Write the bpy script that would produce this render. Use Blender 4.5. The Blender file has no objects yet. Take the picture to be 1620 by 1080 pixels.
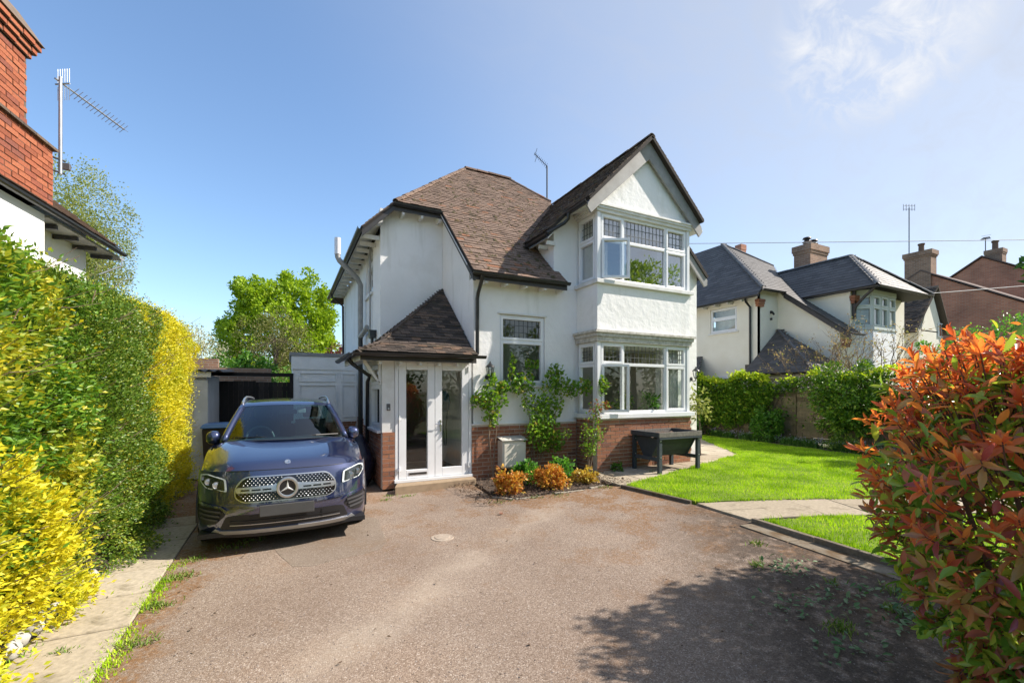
import bpy, bmesh, math, random
import numpy as np
from mathutils import Vector, Matrix, geometry
R = math.radians
random.seed(7); RNG = np.random.default_rng(7)
scene = bpy.context.scene
COL = scene.collection

# ------------------------------------------------------------------ camera, sky, sun, exposure
cd = bpy.data.cameras.new('camera'); cam = bpy.data.objects.new('camera', cd); COL.objects.link(cam)
CU, CV, CH = -5.445, -7.018, 1.57
YAW = math.atan2(355, 700)
cam.location = (CU, CV, CH); cam.rotation_euler = (R(90), 0, -YAW)
cd.sensor_width = 36; cd.lens = 36*700/1620; cd.shift_y = 79/1620
cd.clip_start = .05; cd.clip_end = 3000
scene.camera = cam

SUN = Vector((2.8, -1.0, 2.6)).normalized()
w = bpy.data.worlds.new('World'); scene.world = w; w.use_nodes = True
nt = w.node_tree; N = nt.nodes; L = nt.links; N.clear()
out = N.new('ShaderNodeOutputWorld'); bg = N.new('ShaderNodeBackground'); sky = N.new('ShaderNodeTexSky')
sky.sky_type = 'NISHITA'; sky.sun_disc = False
sky.sun_elevation = math.asin(SUN.z); sky.sun_rotation = math.atan2(SUN.x, SUN.y)
sky.air_density = 1.0; sky.dust_density = 1.0; sky.ozone_density = 1.4
# wispy high cloud, denser towards the sunny side of the sky
tc = N.new('ShaderNodeTexCoord')
mp = N.new('ShaderNodeMapping'); mp.inputs['Rotation'].default_value = (R(20), R(-35), R(25)); mp.inputs['Scale'].default_value = (1.7, 13., 13.)
L.new(tc.outputs['Generated'], mp.inputs['Vector'])
nz = N.new('ShaderNodeTexNoise'); nz.inputs['Scale'].default_value = 1.6; nz.inputs['Detail'].default_value = 9; nz.inputs['Roughness'].default_value = .62; nz.inputs['Distortion'].default_value = .6
L.new(mp.outputs['Vector'], nz.inputs['Vector'])
rp = N.new('ShaderNodeValToRGB'); rp.color_ramp.elements[0].position = .42; rp.color_ramp.elements[1].position = .78
L.new(nz.outputs['Fac'], rp.inputs['Fac'])
def dirmask(d, lo, hi, name):
    dp = N.new('ShaderNodeVectorMath'); dp.operation = 'DOT_PRODUCT'; dp.inputs[1].default_value = Vector(d).normalized()
    nrm = N.new('ShaderNodeVectorMath'); nrm.operation = 'NORMALIZE'; L.new(tc.outputs['Generated'], nrm.inputs[0]); L.new(nrm.outputs['Vector'], dp.inputs[0])
    mr = N.new('ShaderNodeMapRange'); mr.interpolation_type = 'SMOOTHSTEP'
    mr.inputs['From Min'].default_value = lo; mr.inputs['From Max'].default_value = hi
    L.new(dp.outputs['Value'], mr.inputs['Value']); return mr.outputs['Result']
def pxdir(x, y):
    a = (x-810)/700; b = (619-y)/700; c, s = math.cos(YAW), math.sin(YAW)
    return (a*c+s, -a*s+c, b)
m1 = dirmask(SUN, .12, .95, 'veil'); m2 = dirmask(pxdir(1395, 35), .988, .9985, 'wisp')
def mth(op, a, b):
    n = N.new('ShaderNodeMath'); n.operation = op
    for i, q in enumerate((a, b)):
        if isinstance(q, (int, float)): n.inputs[i].default_value = q
        else: L.new(q, n.inputs[i])
    return n.outputs[0]
veil = mth('MULTIPLY', m1, mth('ADD', .78, mth('MULTIPLY', rp.outputs['Color'], .14)))
wisp = mth('MINIMUM', mth('MULTIPLY', m2, mth('MULTIPLY', rp.outputs['Color'], 1.25)), .95)
def mixw(f, a, b):
    n = N.new('ShaderNodeMix'); n.data_type = 'RGBA'; L.new(f, n.inputs[0]); L.new(a, n.inputs[6]); n.inputs[7].default_value = b; return n.outputs[2]
tint = N.new('ShaderNodeMix'); tint.data_type = 'RGBA'; tint.blend_type = 'MULTIPLY'; tint.inputs[0].default_value = 1; L.new(sky.outputs['Color'], tint.inputs[6]); tint.inputs[7].default_value = (.585, .65, .69, 1)
c1 = mixw(veil, tint.outputs[2], (1.66, 1.75, 1.96, 1)); c2 = mixw(wisp, c1, (2.5, 2.55, 2.65, 1))
L.new(c2, bg.inputs['Color']); bg.inputs['Strength'].default_value = .15
L.new(bg.outputs[0], out.inputs['Surface'])

sl = bpy.data.lights.new('sun', 'SUN'); so = bpy.data.objects.new('sun', sl); COL.objects.link(so)
sl.energy = 3.2; sl.angle = R(.5); sl.color = (1, .915, .82)
so.rotation_euler = SUN.to_track_quat('Z', 'Y').to_euler(); so.location = (20, -10, 30)
vs = scene.view_settings; vs.view_transform = 'Standard'; vs.look = 'None'; vs.gamma = 1; vs.use_curve_mapping = False; vs.exposure = 1.34

# ------------------------------------------------------------------ helpers
def g(u): return -.14*min(1, max(0, (.5-u)/4))          # the drive falls a little towards the left
OFF = {}
def off(o):
    return OFF.get(o.name, Vector((0, 0, 0))) if o else Vector((0, 0, 0))
def tag(o, label=None, cat=None, group=None, kind=None):
    if label: o['label'] = label
    if cat: o['category'] = cat
    if group: o['group'] = group
    if kind: o['kind'] = kind
    return o
def thing(name, label, cat, loc, group=None, kind=None):
    o = bpy.data.objects.new(name, None); COL.objects.link(o); o.location = loc; o.empty_display_size = .2
    OFF[o.name] = Vector(loc)
    return tag(o, label, cat, group, kind)
def link(name, me, parent=None, loc=None):
    """loc in world coordinates"""
    o = bpy.data.objects.new(name, me); COL.objects.link(o)
    if loc is None: loc = off(parent)
    loc = Vector(loc)
    if parent: o.parent = parent; o.location = loc-off(parent)
    else: o.location = loc
    OFF[o.name] = loc
    return o
def V(*a): return Vector(a)
class MB:
    def __init__(s, xf=None): s.v = []; s.f = []; s.m = []; s.cur = 0; s.xf = xf
    def add(s, vs, fs):
        b = len(s.v); s.v += [tuple(p) for p in vs]
        for q in fs: s.f.append(tuple(b+i for i in q)); s.m.append(s.cur)
        return s
    def box(s, x0, y0, z0, x1, y1, z1):
        x0, x1 = min(x0, x1), max(x0, x1); y0, y1 = min(y0, y1), max(y0, y1); z0, z1 = min(z0, z1), max(z0, z1)
        return s.add([(x0,y0,z0),(x1,y0,z0),(x1,y1,z0),(x0,y1,z0),(x0,y0,z1),(x1,y0,z1),(x1,y1,z1),(x0,y1,z1)],
              [(0,3,2,1),(4,5,6,7),(0,1,5,4),(1,2,6,5),(2,3,7,6),(3,0,4,7)])
    def ob(s, o, a, b, c):
        """box from corner o with edge vectors a, b, c"""
        o, a, b, c = Vector(o), Vector(a), Vector(b), Vector(c)
        if a.cross(b).dot(c) < 0: a, b = b, a
        return s.add([o, o+a, o+a+b, o+b, o+c, o+a+c, o+a+b+c, o+b+c], [(0,3,2,1),(4,5,6,7),(0,1,5,4),(1,2,6,5),(2,3,7,6),(3,0,4,7)])
    def prism(s, pts, vec):
        n = len(pts); pts = [Vector(p) for p in pts]; vec = Vector(vec)
        nn = Vector((0,0,0))
        for i in range(n): nn += pts[i].cross(pts[(i+1) % n])
        if nn.dot(vec) < 0: pts = pts[::-1]
        vs = pts+[p+vec for p in pts]
        fs = [tuple(range(n))[::-1], tuple(range(n, 2*n))]+[(i, (i+1) % n, n+(i+1) % n, n+i) for i in range(n)]
        return s.add(vs, fs)
    def tube(s, path, r, n=8, r1=None, cap=True):
        path = [Vector(p) for p in path]; k = len(path); r1 = r if r1 is None else r1
        vs = []; fs = []; up = None
        for i, p in enumerate(path):
            t = (path[min(i+1, k-1)]-path[max(i-1, 0)]).normalized()
            if up is None: up = Vector((0,0,1)) if abs(t.z) < .9 else Vector((1,0,0))
            a = t.cross(up)
            if a.length < 1e-4: a = t.orthogonal()
            a.normalize(); b = a.cross(t).normalized(); up = b
            rr = r+(r1-r)*i/max(1, k-1)
            for j in range(n):
                q = 2*math.pi*j/n; vs.append(p+a*(rr*math.cos(q))+b*(rr*math.sin(q)))
        for i in range(k-1):
            for j in range(n):
                fs.append((i*n+j, i*n+(j+1) % n, (i+1)*n+(j+1) % n, (i+1)*n+j))
        if cap: fs.append(tuple(range(n))[::-1]); fs.append(tuple(range((k-1)*n, k*n)))
        return s.add(vs, fs)
    def grid(s, rows, closed=False):
        """rows: list of equal-length lists of points"""
        n = len(rows[0]); vs = [p for r in rows for p in r]; fs = []
        for i in range(len(rows)-1):
            for j in range(n if closed else n-1):
                fs.append((i*n+j, i*n+(j+1) % n, (i+1)*n+(j+1) % n, (i+1)*n+j))
        return s.add(vs, fs)
    def lathe(s, c, prof, n=16, axis=None):
        c = Vector(c); rows = []
        ax = Vector(axis).normalized() if axis else Vector((0,0,1)); a = ax.orthogonal().normalized(); b = ax.cross(a)
        for r, h in prof: rows.append([c+ax*h+a*(r*math.cos(2*math.pi*j/n))+b*(r*math.sin(2*math.pi*j/n)) for j in range(n)])
        return s.grid(rows, True)
    def mesh(s, name, o=None, smooth=False):
        o = o or Vector((0,0,0)); me = bpy.data.meshes.new(name)
        vs = s.v
        if s.xf: vs = [tuple(s.xf @ Vector(p)) for p in vs]
        me.from_pydata([(p[0]-o[0], p[1]-o[1], p[2]-o[2]) for p in vs], [], s.f); me.update()
        if smooth:
            for p in me.polygons: p.use_smooth = True
            if smooth is not True: me.set_sharp_from_angle(angle=R(smooth))
        return me
    def build(s, name, mats, parent=None, smooth=False, kind=None, label=None, loc=None, bevel=0):
        if loc is None: loc = off(parent)
        me = s.mesh(name, Vector(loc), smooth)
        for m_ in (mats if isinstance(mats, (list, tuple)) else [mats]): me.materials.append(m_)
        if len(set(s.m)) > 1: me.polygons.foreach_set('material_index', s.m)
        o = link(name, me, parent, loc)
        if kind: o['kind'] = kind
        if label: o['label'] = label
        if bevel:
            b = o.modifiers.new('bevel', 'BEVEL'); b.width = bevel; b.segments = 2; b.limit_method = 'ANGLE'; b.angle_limit = R(40)
        return o
def fast_mesh(name, verts, faces, mat, parent=None, loc=None, smooth=False):
    """verts (N,3) numpy, faces (M,k) numpy"""
    if loc is None: loc = off(parent)
    me = bpy.data.meshes.new(name); verts = np.asarray(verts, np.float32)-np.array(loc, np.float32)
    M_, k = faces.shape
    me.vertices.add(len(verts)); me.vertices.foreach_set('co', verts.ravel())
    me.loops.add(M_*k); me.loops.foreach_set('vertex_index', faces.astype(np.int32).ravel())
    me.polygons.add(M_); me.polygons.foreach_set('loop_start', np.arange(0, M_*k, k, dtype=np.int32)); me.polygons.foreach_set('loop_total', np.full(M_, k, np.int32))
    if smooth: me.polygons.foreach_set('use_smooth', np.ones(M_, bool))
    me.update(calc_edges=True); me.validate()
    for m_ in (mat if isinstance(mat, (list, tuple)) else [mat]): me.materials.append(m_)
    return link(name, me, parent, loc)

# ------------------------------------------------------------------ materials
def newmat(name):
    m = bpy.data.materials.new(name); m.use_nodes = True; t = m.node_tree
    return m, t, t.nodes, t.links, t.nodes['Principled BSDF']
def c4(c): return (c[0], c[1], c[2], 1)
def noise(t, scale, detail=4, rough=.55, vec=None, coord='Object', stretch=None):
    n = t.nodes.new('ShaderNodeTexNoise'); n.inputs['Scale'].default_value = scale; n.inputs['Detail'].default_value = detail; n.inputs['Roughness'].default_value = rough
    tc_ = t.nodes.new('ShaderNodeTexCoord'); src = tc_.outputs[coord]
    if stretch:
        mp_ = t.nodes.new('ShaderNodeMapping'); mp_.inputs['Scale'].default_value = stretch; t.links.new(src, mp_.inputs['Vector']); src = mp_.outputs['Vector']
    t.links.new(src, n.inputs['Vector']); return n.outputs['Fac']
def ramp(t, fac, stops):
    r = t.nodes.new('ShaderNodeValToRGB'); e = r.color_ramp.elements
    while len(e) < len(stops): e.new(.5)
    for i, (p, c) in enumerate(stops):
        e[i].position = p; e[i].color = c4(c) if len(c) == 3 else c
    t.links.new(fac, r.inputs['Fac']); return r.outputs['Color']
def mixc(t, fac, a, b, mode='MIX'):
    n = t.nodes.new('ShaderNodeMix'); n.data_type = 'RGBA'; n.blend_type = mode
    for i, q in ((0, fac), (6, a), (7, b)):
        if isinstance(q, (int, float)): n.inputs[i].default_value = q
        elif isinstance(q, (tuple, list)): n.inputs[i].default_value = c4(q)
        else: t.links.new(q, n.inputs[i])
    return n.outputs[2]
def fmath(t, op, a, b=0.):
    n = t.nodes.new('ShaderNodeMath'); n.operation = op
    for i, q in enumerate((a, b)):
        if isinstance(q, (int, float)): n.inputs[i].default_value = q
        else: t.links.new(q, n.inputs[i])
    return n.outputs[0]
def maprange(t, v, a, b, c=0., d=1.):
    n = t.nodes.new('ShaderNodeMapRange'); n.inputs[1].default_value = a; n.inputs[2].default_value = b; n.inputs[3].default_value = c; n.inputs[4].default_value = d
    t.links.new(v, n.inputs[0]); return n.outputs[0]
def bump(t, b, h, strength=.3, dist=.01):
    n = t.nodes.new('ShaderNodeBump'); n.inputs['Strength'].default_value = strength; n.inputs['Distance'].default_value = dist
    t.links.new(h, n.inputs['Height']); t.links.new(n.outputs['Normal'], b.inputs['Normal'])
def rnd(t):
    """a random number per object and per loose piece of a mesh"""
    oi = t.nodes.new('ShaderNodeObjectInfo'); ge = t.nodes.new('ShaderNodeNewGeometry')
    return fmath(t, 'FRACT', fmath(t, 'ADD', oi.outputs['Random'], ge.outputs['Random Per Island']))
def simple(name, c, rough=.5, c2=None, scale=8, metal=0., bstr=0., bscale=60, bdist=.004, spec=None, coat=0.):
    m, t, n, l, b = newmat(name); b.inputs['Roughness'].default_value = rough; b.inputs['Metallic'].default_value = metal
    if spec is not None: b.inputs['Specular IOR Level'].default_value = spec
    if coat: b.inputs['Coat Weight'].default_value = coat; b.inputs['Coat Roughness'].default_value = .03
    if c2: l.new(ramp(t, noise(t, scale), [(.35, c), (.7, c2)]), b.inputs['Base Color'])
    else: l.new(ramp(t, noise(t, scale), [(.3, tuple(q*.93 for q in c)), (.7, tuple(min(1, q*1.05) for q in c))]), b.inputs['Base Color'])
    if bstr: bump(t, b, noise(t, bscale, 5), bstr, bdist)
    return m
def pieces(name, stops, rough=.8, grain=60, gamt=.35, bstr=.3, moss=None, spec=.3):
    """bricks, tiles, slabs, boards: a colour of its own per piece, with grain and wear"""
    m, t, n, l, b = newmat(name); b.inputs['Roughness'].default_value = rough; b.inputs['Specular IOR Level'].default_value = spec
    c = ramp(t, rnd(t), stops)
    gcol = ramp(t, noise(t, grain, 6, .65), [(.25, (1-gamt,)*3), (.75, (1+gamt*.5,)*3)])
    c = mixc(t, 1., c, gcol, 'MULTIPLY')
    if moss:
        col, sc, lo, hi = moss
        c = mixc(t, maprange(t, noise(t, sc, 5, .6), lo, hi), c, col)
    l.new(c, b.inputs['Base Color']); bump(t, b, noise(t, grain, 6, .65), bstr, .004)
    return m
def leafmat(name, stops, trans=.35, rough=.45, patch=None, spec=.35):
    """stops: colours by leaf; patch = (noise scale, other stops)"""
    m, t, n, l, b = newmat(name); b.inputs['Roughness'].default_value = rough; b.inputs['Specular IOR Level'].default_value = spec
    c = ramp(t, rnd(t), stops)
    if patch:
        sc, st2, lo, hi = patch
        c = mixc(t, maprange(t, noise(t, sc, 3), lo, hi), c, ramp(t, rnd(t), st2))
    l.new(c, b.inputs['Base Color'])
    tr = n.new('ShaderNodeBsdfTranslucent'); l.new(mixc(t, 1., c, (1.5, 1.5, .9), 'MULTIPLY'), tr.inputs['Color'])
    ms = n.new('ShaderNodeMixShader'); ms.inputs[0].default_value = trans
    l.new(b.outputs[0], ms.inputs[1]); l.new(tr.outputs[0], ms.inputs[2]); l.new(ms.outputs[0], n['Material Output'].inputs['Surface'])
    return m
def glassmat(name, tintc=(.9, .95, .93), refl=1., rough=0.):
    m, t, n, l, b = newmat(name); n.remove(b)
    tr = n.new('ShaderNodeBsdfTransparent'); tr.inputs['Color'].default_value = c4(tintc)
    gl = n.new('ShaderNodeBsdfGlossy'); gl.inputs['Roughness'].default_value = rough
    fr = n.new('ShaderNodeFresnel'); fr.inputs['IOR'].default_value = 1.5
    ms = n.new('ShaderNodeMixShader'); ge = n.new('ShaderNodeNewGeometry')      # only the outer face of a pane reflects
    l.new(fmath(t, 'MULTIPLY', fmath(t, 'MINIMUM', fmath(t, 'MULTIPLY', fr.outputs[0], refl), 1.), fmath(t, 'SUBTRACT', 1., ge.outputs['Backfacing'])), ms.inputs[0])
    l.new(tr.outputs[0], ms.inputs[1]); l.new(gl.outputs[0], ms.inputs[2]); l.new(ms.outputs[0], n['Material Output'].inputs['Surface'])
    return m
MT = {}
BRK = [(0, (.26, .11, .062)), (.3, (.33, .145, .08)), (.6, (.39, .18, .10)), (.85, (.30, .125, .07)), (1, (.21, .10, .07))]
MT['brick'] = pieces('house_brick', BRK, .85, 45, .4)
MT['brick_or'] = pieces('orange_brick', [(0, (.27, .085, .045)), (.3, (.38, .12, .06)), (.6, (.43, .15, .075)), (.85, (.33, .10, .055)), (1, (.20, .08, .06))], .85, 45, .35)
MT['mortar'] = simple('mortar', (.60, .54, .45), .95, (.46, .41, .34), 20, bstr=.4)
MT['mortar_d'] = simple('old_mortar', (.16, .12, .095), .95, (.10, .08, .065), 20, bstr=.4)
def stucco():
    m, t, n, l, b = newmat('white_render'); b.inputs['Roughness'].default_value = .9; b.inputs['Specular IOR Level'].default_value = .2
    c = ramp(t, noise(t, 1.1, 6, .6), [(.3, (.80, .795, .77)), (.55, (.85, .845, .825)), (.75, (.76, .75, .71))])
    streak = maprange(t, noise(t, 2.6, 5, .65, stretch=(1, 1, .13)), .55, .78, 0, .55)
    c = mixc(t, streak, c, (.50, .49, .42))
    l.new(c, b.inputs['Base Color'])
    h = fmath(t, 'ADD', fmath(t, 'MULTIPLY', noise(t, 7, 4, .5), 1.), fmath(t, 'MULTIPLY', noise(t, 45, 4, .6), .16))
    bump(t, b, h, .55, .025); return m
MT['render'] = stucco()
MT['cream'] = simple('cream_render', (.74, .70, .58), .9, (.80, .77, .66), 1.5, bstr=.25, bscale=40)
MT['nwhite'] = simple('neighbour_white_render', (.82, .83, .84), .9, (.76, .77, .77), 2., bstr=.3, bscale=40)
MT['upvc'] = simple('white_upvc', (.80, .81, .82), .3, (.74, .75, .75), 3)
MT['wood_w'] = simple('white_painted_wood', (.74, .74, .72), .5, (.62, .61, .57), 6, bstr=.15)
MT['board_g'] = simple('grey_painted_bargeboard', (.30, .30, .29), .6, (.22, .217, .205), 5, bstr=.3, bscale=30)
MT['board_d'] = simple('dark_painted_board', (.035, .033, .033), .5, (.05, .045, .042), 7)
MT['black'] = simple('black_plastic', (.017, .017, .018), .35, (.03, .03, .03), 7)
MT['greypipe'] = simple('grey_pipe', (.36, .36, .35), .45, (.27, .265, .25), 6)
MT['glass'] = glassmat('window_glass', (.95, .97, .96), 2.4)
MT['glass_up'] = glassmat('upper_window_glass', (.86, .90, .90), 8.0)
MT['lead'] = simple('lead_strip', (.10, .11, .11), .5)
MT['room'] = simple('room_wall', (.56, .52, .42), .9)
MT['room_d'] = simple('room_floor', (.42, .34, .25), .7, (.52, .43, .33), 5)
MT['curtain'] = simple('curtain', (.66, .64, .58), .9, (.55, .52, .46), 6)
MT['tile'] = pieces('clay_tile', [(0, (.13, .092, .07)), (.12, (.185, .13, .10)), (.55, (.245, .175, .135)), (.85, (.215, .155, .122)), (.95, (.27, .175, .125)), (1, (.30, .14, .08))], .9, 30, .45, .4, ((.075, .062, .04), 2.2, .58, .75), .2)
MT['tile_dk'] = pieces('dark_weathered_tile', [(0, (.07, .06, .052)), (.5, (.115, .092, .076)), (.85, (.155, .12, .094)), (1, (.20, .14, .10))], .9, 30, .45, .4, ((.11, .10, .07), 6, .6, .75), .2)
MT['deck'] = simple('roof_underlay', (.03, .024, .02), .9)
MT['slate'] = pieces('slate_tile', [(0, (.066, .062, .060)), (.5, (.086, .081, .078)), (1, (.115, .108, .104))], .55, 25, .2, .15, None, .4)
MT['ridge'] = pieces('ridge_tile', [(0, (.12, .08, .06)), (1, (.2, .13, .095))], .9, 30, .4)
MT['ridge_s'] = pieces('grey_ridge_tile', [(0, (.13, .13, .135)), (1, (.18, .18, .18))], .8, 30, .3)
MT['bark'] = simple('bark', (.10, .075, .055), .95, (.17, .14, .11), 14, bstr=.6, bscale=20, bdist=.02)
MT['bark_w'] = simple('birch_bark', (.55, .53, .48), .9, (.2, .18, .16), 5, bstr=.4)
MT['twig'] = simple('twig', (.17, .115, .075), .9, (.26, .19, .13), 12)
MT['steel'] = simple('galvanised_steel', (.55, .57, .58), .35, (.42, .44, .45), 9, metal=.8)
MT['concrete'] = simple('concrete', (.40, .355, .28), .95, (.25, .225, .18), 4, bstr=.4, bscale=50)
# ------------------------------------------------------------------ ground, drive, path, lawn
def poly_sheet(name, pts, z, mat, kind='structure', thick=.12, sub=.5):
    """flat-topped slab over a plan polygon that follows the fall of the drive; cut into strips along u"""
    bm = bmesh.new(); vs = [bm.verts.new((p[0], p[1], 0)) for p in pts]; f = bm.faces.new(vs); f.normal_update()
    if f.normal.z < 0: f.normal_flip()
    lo = min(p[0] for p in pts); hi = max(p[0] for p in pts)
    for cu in (-3.5, .5):
        if lo < cu < hi: bmesh.ops.bisect_plane(bm, geom=bm.verts[:]+bm.edges[:]+bm.faces[:], plane_co=(cu, 0, 0), plane_no=(1, 0, 0))
    bmesh.ops.triangulate(bm, faces=bm.faces[:])
    top = bm.faces[:]
    r = bmesh.ops.extrude_face_region(bm, geom=top)
    nv = [e for e in r['geom'] if isinstance(e, bmesh.types.BMVert)]
    old = [v_ for v_ in bm.verts if v_ not in set(nv)]
    for v_ in nv: v_.co.z = z+g(v_.co.x)
    for v_ in old: v_.co.z = z+g(v_.co.x)-thick
    bmesh.ops.recalc_face_normals(bm, faces=bm.faces[:])
    me = bpy.data.meshes.new(name); bm.to_mesh(me); bm.free(); me.materials.append(mat)
    o = link(name, me); o['kind'] = kind; return o

def drive_mat(name='drive_surface', mul=None):
    m, t, n, l, b = newmat(name); b.inputs['Roughness'].default_value = .92; b.inputs['Specular IOR Level'].default_value = .25
    vo = n.new('ShaderNodeTexVoronoi'); vo.inputs['Scale'].default_value = 115; tcn = n.new('ShaderNodeTexCoord'); l.new(tcn.outputs['Object'], vo.inputs['Vector'])
    v2 = n.new('ShaderNodeTexVoronoi'); v2.inputs['Scale'].default_value = 115; v2.feature = 'DISTANCE_TO_EDGE'; l.new(tcn.outputs['Object'], v2.inputs['Vector'])
    sep = n.new('ShaderNodeSeparateColor'); l.new(vo.outputs['Color'], sep.inputs[0])
    c = ramp(t, sep.outputs[0], [(0, (.205, .152, .113)), (.35, (.28, .213, .163)), (.7, (.34, .267, .208)), (.93, (.40, .325, .262)), (1, (.49, .42, .36))])
    c = mixc(t, maprange(t, v2.outputs['Distance'], 0, .14, .55, 0), c, (.11, .078, .06))
    big = noise(t, .55, 5, .6); c = mixc(t, 1., c, ramp(t, big, [(.3, (.80, .76, .74)), (.55, (1, 1, 1)), (.75, (1.12, 1.06, 1.0))]), 'MULTIPLY')
    sx = n.new('ShaderNodeSeparateXYZ'); l.new(tcn.outputs['Object'], sx.inputs[0]); X, Y = sx.outputs[0], sx.outputs[1]
    # pale worn streak running diagonally over the middle
    d = fmath(t, 'ADD', fmath(t, 'MULTIPLY', fmath(t, 'ADD', X, 3.9), .60), fmath(t, 'MULTIPLY', fmath(t, 'ADD', Y, 3.0), -.80))
    d = fmath(t, 'ADD', d, fmath(t, 'MULTIPLY', fmath(t, 'SUBTRACT', noise(t, 1.6, 5), .5), .5))
    st = maprange(t, fmath(t, 'ABSOLUTE', d), .05, .30, .55, 0); st = fmath(t, 'MULTIPLY', st, maprange(t, noise(t, 1.3, 4), .42, .6))
    c = mixc(t, st, c, mixc(t, .6, c, (.50, .42, .33)))
    # rusty moss: in patches, thick along the lawn kerb and the bed
    near = maprange(t, X, -3.6, -.6); near2 = maprange(t, Y, -2.6, -1.0)
    edge = fmath(t, 'MINIMUM', 1., fmath(t, 'ADD', fmath(t, 'MULTIPLY', near, .75), fmath(t, 'ADD', fmath(t, 'MULTIPLY', near2, .45), fmath(t, 'MULTIPLY', maprange(t, X, -5.7, -6.4), .75))))
    mo = fmath(t, 'ADD', noise(t, 1.9, 6, .68), fmath(t, 'MULTIPLY', edge, .17))
    mo = fmath(t, 'MULTIPLY', maprange(t, mo, .565, .665), maprange(t, noise(t, 26, 4, .7), .36, .56))
    mo = fmath(t, 'MULTIPLY', mo, fmath(t, 'MINIMUM', .92, fmath(t, 'ADD', .25, fmath(t, 'MULTIPLY', edge, .8))))
    c = mixc(t, mo, c, ramp(t, noise(t, 60, 3), [(.3, (.13, .06, .022)), (.7, (.29, .15, .055))]))
    # soil and dark crumbs by the shrub, plus shadow depth painted into the colour
    soil_shade = fmath(t, 'MULTIPLY', maprange(t, fmath(t, 'ADD', X, fmath(t, 'MULTIPLY', Y, -1.)), 1.5, 2.9), maprange(t, noise(t, 9, 5, .7), .33, .52))
    c = mixc(t, fmath(t, 'MULTIPLY', soil_shade, .82), c, ramp(t, noise(t, 70, 4, .7), [(.3, (.03, .022, .016)), (.6, (.075, .055, .04)), (.75, (.17, .135, .11))]))
    if mul: c = mixc(t, 1., mixc(t, .35, c, (.27, .215, .17)), mul, 'MULTIPLY')
    l.new(c, b.inputs['Base Color'])
    h = fmath(t, 'ADD', v2.outputs['Distance'], fmath(t, 'MULTIPLY', noise(t, 300, 3), .3)); bump(t, b, h, .7, .007); return m
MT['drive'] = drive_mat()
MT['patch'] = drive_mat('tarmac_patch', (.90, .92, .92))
MT['soil'] = simple('bed_soil', (.06, .042, .03), .95, (.13, .092, .066), 14, bstr=1., bscale=30, bdist=.03)
MT['earth'] = simple('ground_earth', (.10, .12, .045), .95, (.14, .13, .06), 1.2, bstr=.4)
MT['lawn'] = simple('lawn_soil', (.11, .17, .010), .95, (.16, .23, .015), 6, bstr=.5)
MT['slab'] = pieces('paving_slab', [(0, (.36, .30, .215)), (.5, (.43, .365, .27)), (1, (.49, .425, .325))], .92, 22, .35, .35, ((.15, .125, .075), 3.2, .56, .72))
MT['kerb'] = pieces('kerb_stone', [(0, (.13, .105, .075)), (1, (.23, .19, .14))], .95, 18, .4, .5, ((.10, .08, .03), 5, .5, .65))
MT['hardcore'] = simple('path_bed', (.10, .08, .06), .95)

# wide ground to the horizon
gb = MB(); us = (-900, -60, -12, -3.5, .5, 12, 60, 900); vv = (-900, -40, -12, 0, 12, 40, 900)
gb.grid([[(u, v_, g(u)-.10) for u in us] for v_ in vv]); gb.build('ground', MT['earth'], kind='structure')
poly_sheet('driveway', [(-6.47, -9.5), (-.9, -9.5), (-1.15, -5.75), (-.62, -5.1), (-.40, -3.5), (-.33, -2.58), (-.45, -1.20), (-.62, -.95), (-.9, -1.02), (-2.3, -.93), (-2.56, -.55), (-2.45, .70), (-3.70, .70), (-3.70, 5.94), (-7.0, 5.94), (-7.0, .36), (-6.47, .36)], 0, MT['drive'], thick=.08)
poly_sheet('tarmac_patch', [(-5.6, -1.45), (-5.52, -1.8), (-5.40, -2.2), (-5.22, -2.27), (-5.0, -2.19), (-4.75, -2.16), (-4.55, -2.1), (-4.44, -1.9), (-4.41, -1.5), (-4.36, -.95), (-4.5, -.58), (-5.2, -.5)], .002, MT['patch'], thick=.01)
# worn round cover in the drive
cv = MB(); cv.lathe((-3.83, -2.03, g(-3.83)), [(.0, .012), (.085, .012), (.095, .005), (.13, .006), (.15, -.02)], 18)
o = cv.build('drain_cover', simple('worn_cover', (.40, .33, .26), .95, (.28, .22, .17), 30, bstr=.6)); tag(o, 'small round worn drain cover set in the middle of the drive', 'drain cover')
soilbed = poly_sheet('flower_bed', [(-2.50, -.50), (-2.3, -.87), (-.95, -.96), (-.62, -.9), (-.42, -.66), (-.05, -.02), (-.01, .69), (-2.36, .69)], .014, MT['soil'])
poly_sheet('border_bed', [(7.66, 3.9), (7.05, -.92), (6.4, -3.2), (7.9, -3.4), (7.93, 5.2)], .03, MT['soil'])
poly_sheet('paving_bed', [(-.42, -1.2), (3.9, -1.0), (6.7, 3.2), (7.6, 4.5), (3.63, 4.5), (3.63, .69), (2.6, .69), (2.58, -.02), (-.03, -.02), (-.42, -.66)], -.012, MT['hardcore'])
LAWN1 = [(-.37, -1.26), (.8, -.98), (2.0, -.62), (4.47, .155), (6.63, 3.06), (7.64, 3.9), (7.03, -.92), (6.4, -3.2), (5.6, -5.15), (2.3, -3.72), (-.25, -2.62)]
LAWN2 = [(-.29, -3.60), (1.2, -4.22), (5.2, -5.99), (4.2, -8.3), (-1.0, -8.3), (-.88, -5.9), (-.44, -5.06)]
poly_sheet('lawn', LAWN1, .03, MT['lawn']); poly_sheet('lawn', LAWN2, .03, MT['lawn'])

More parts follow.
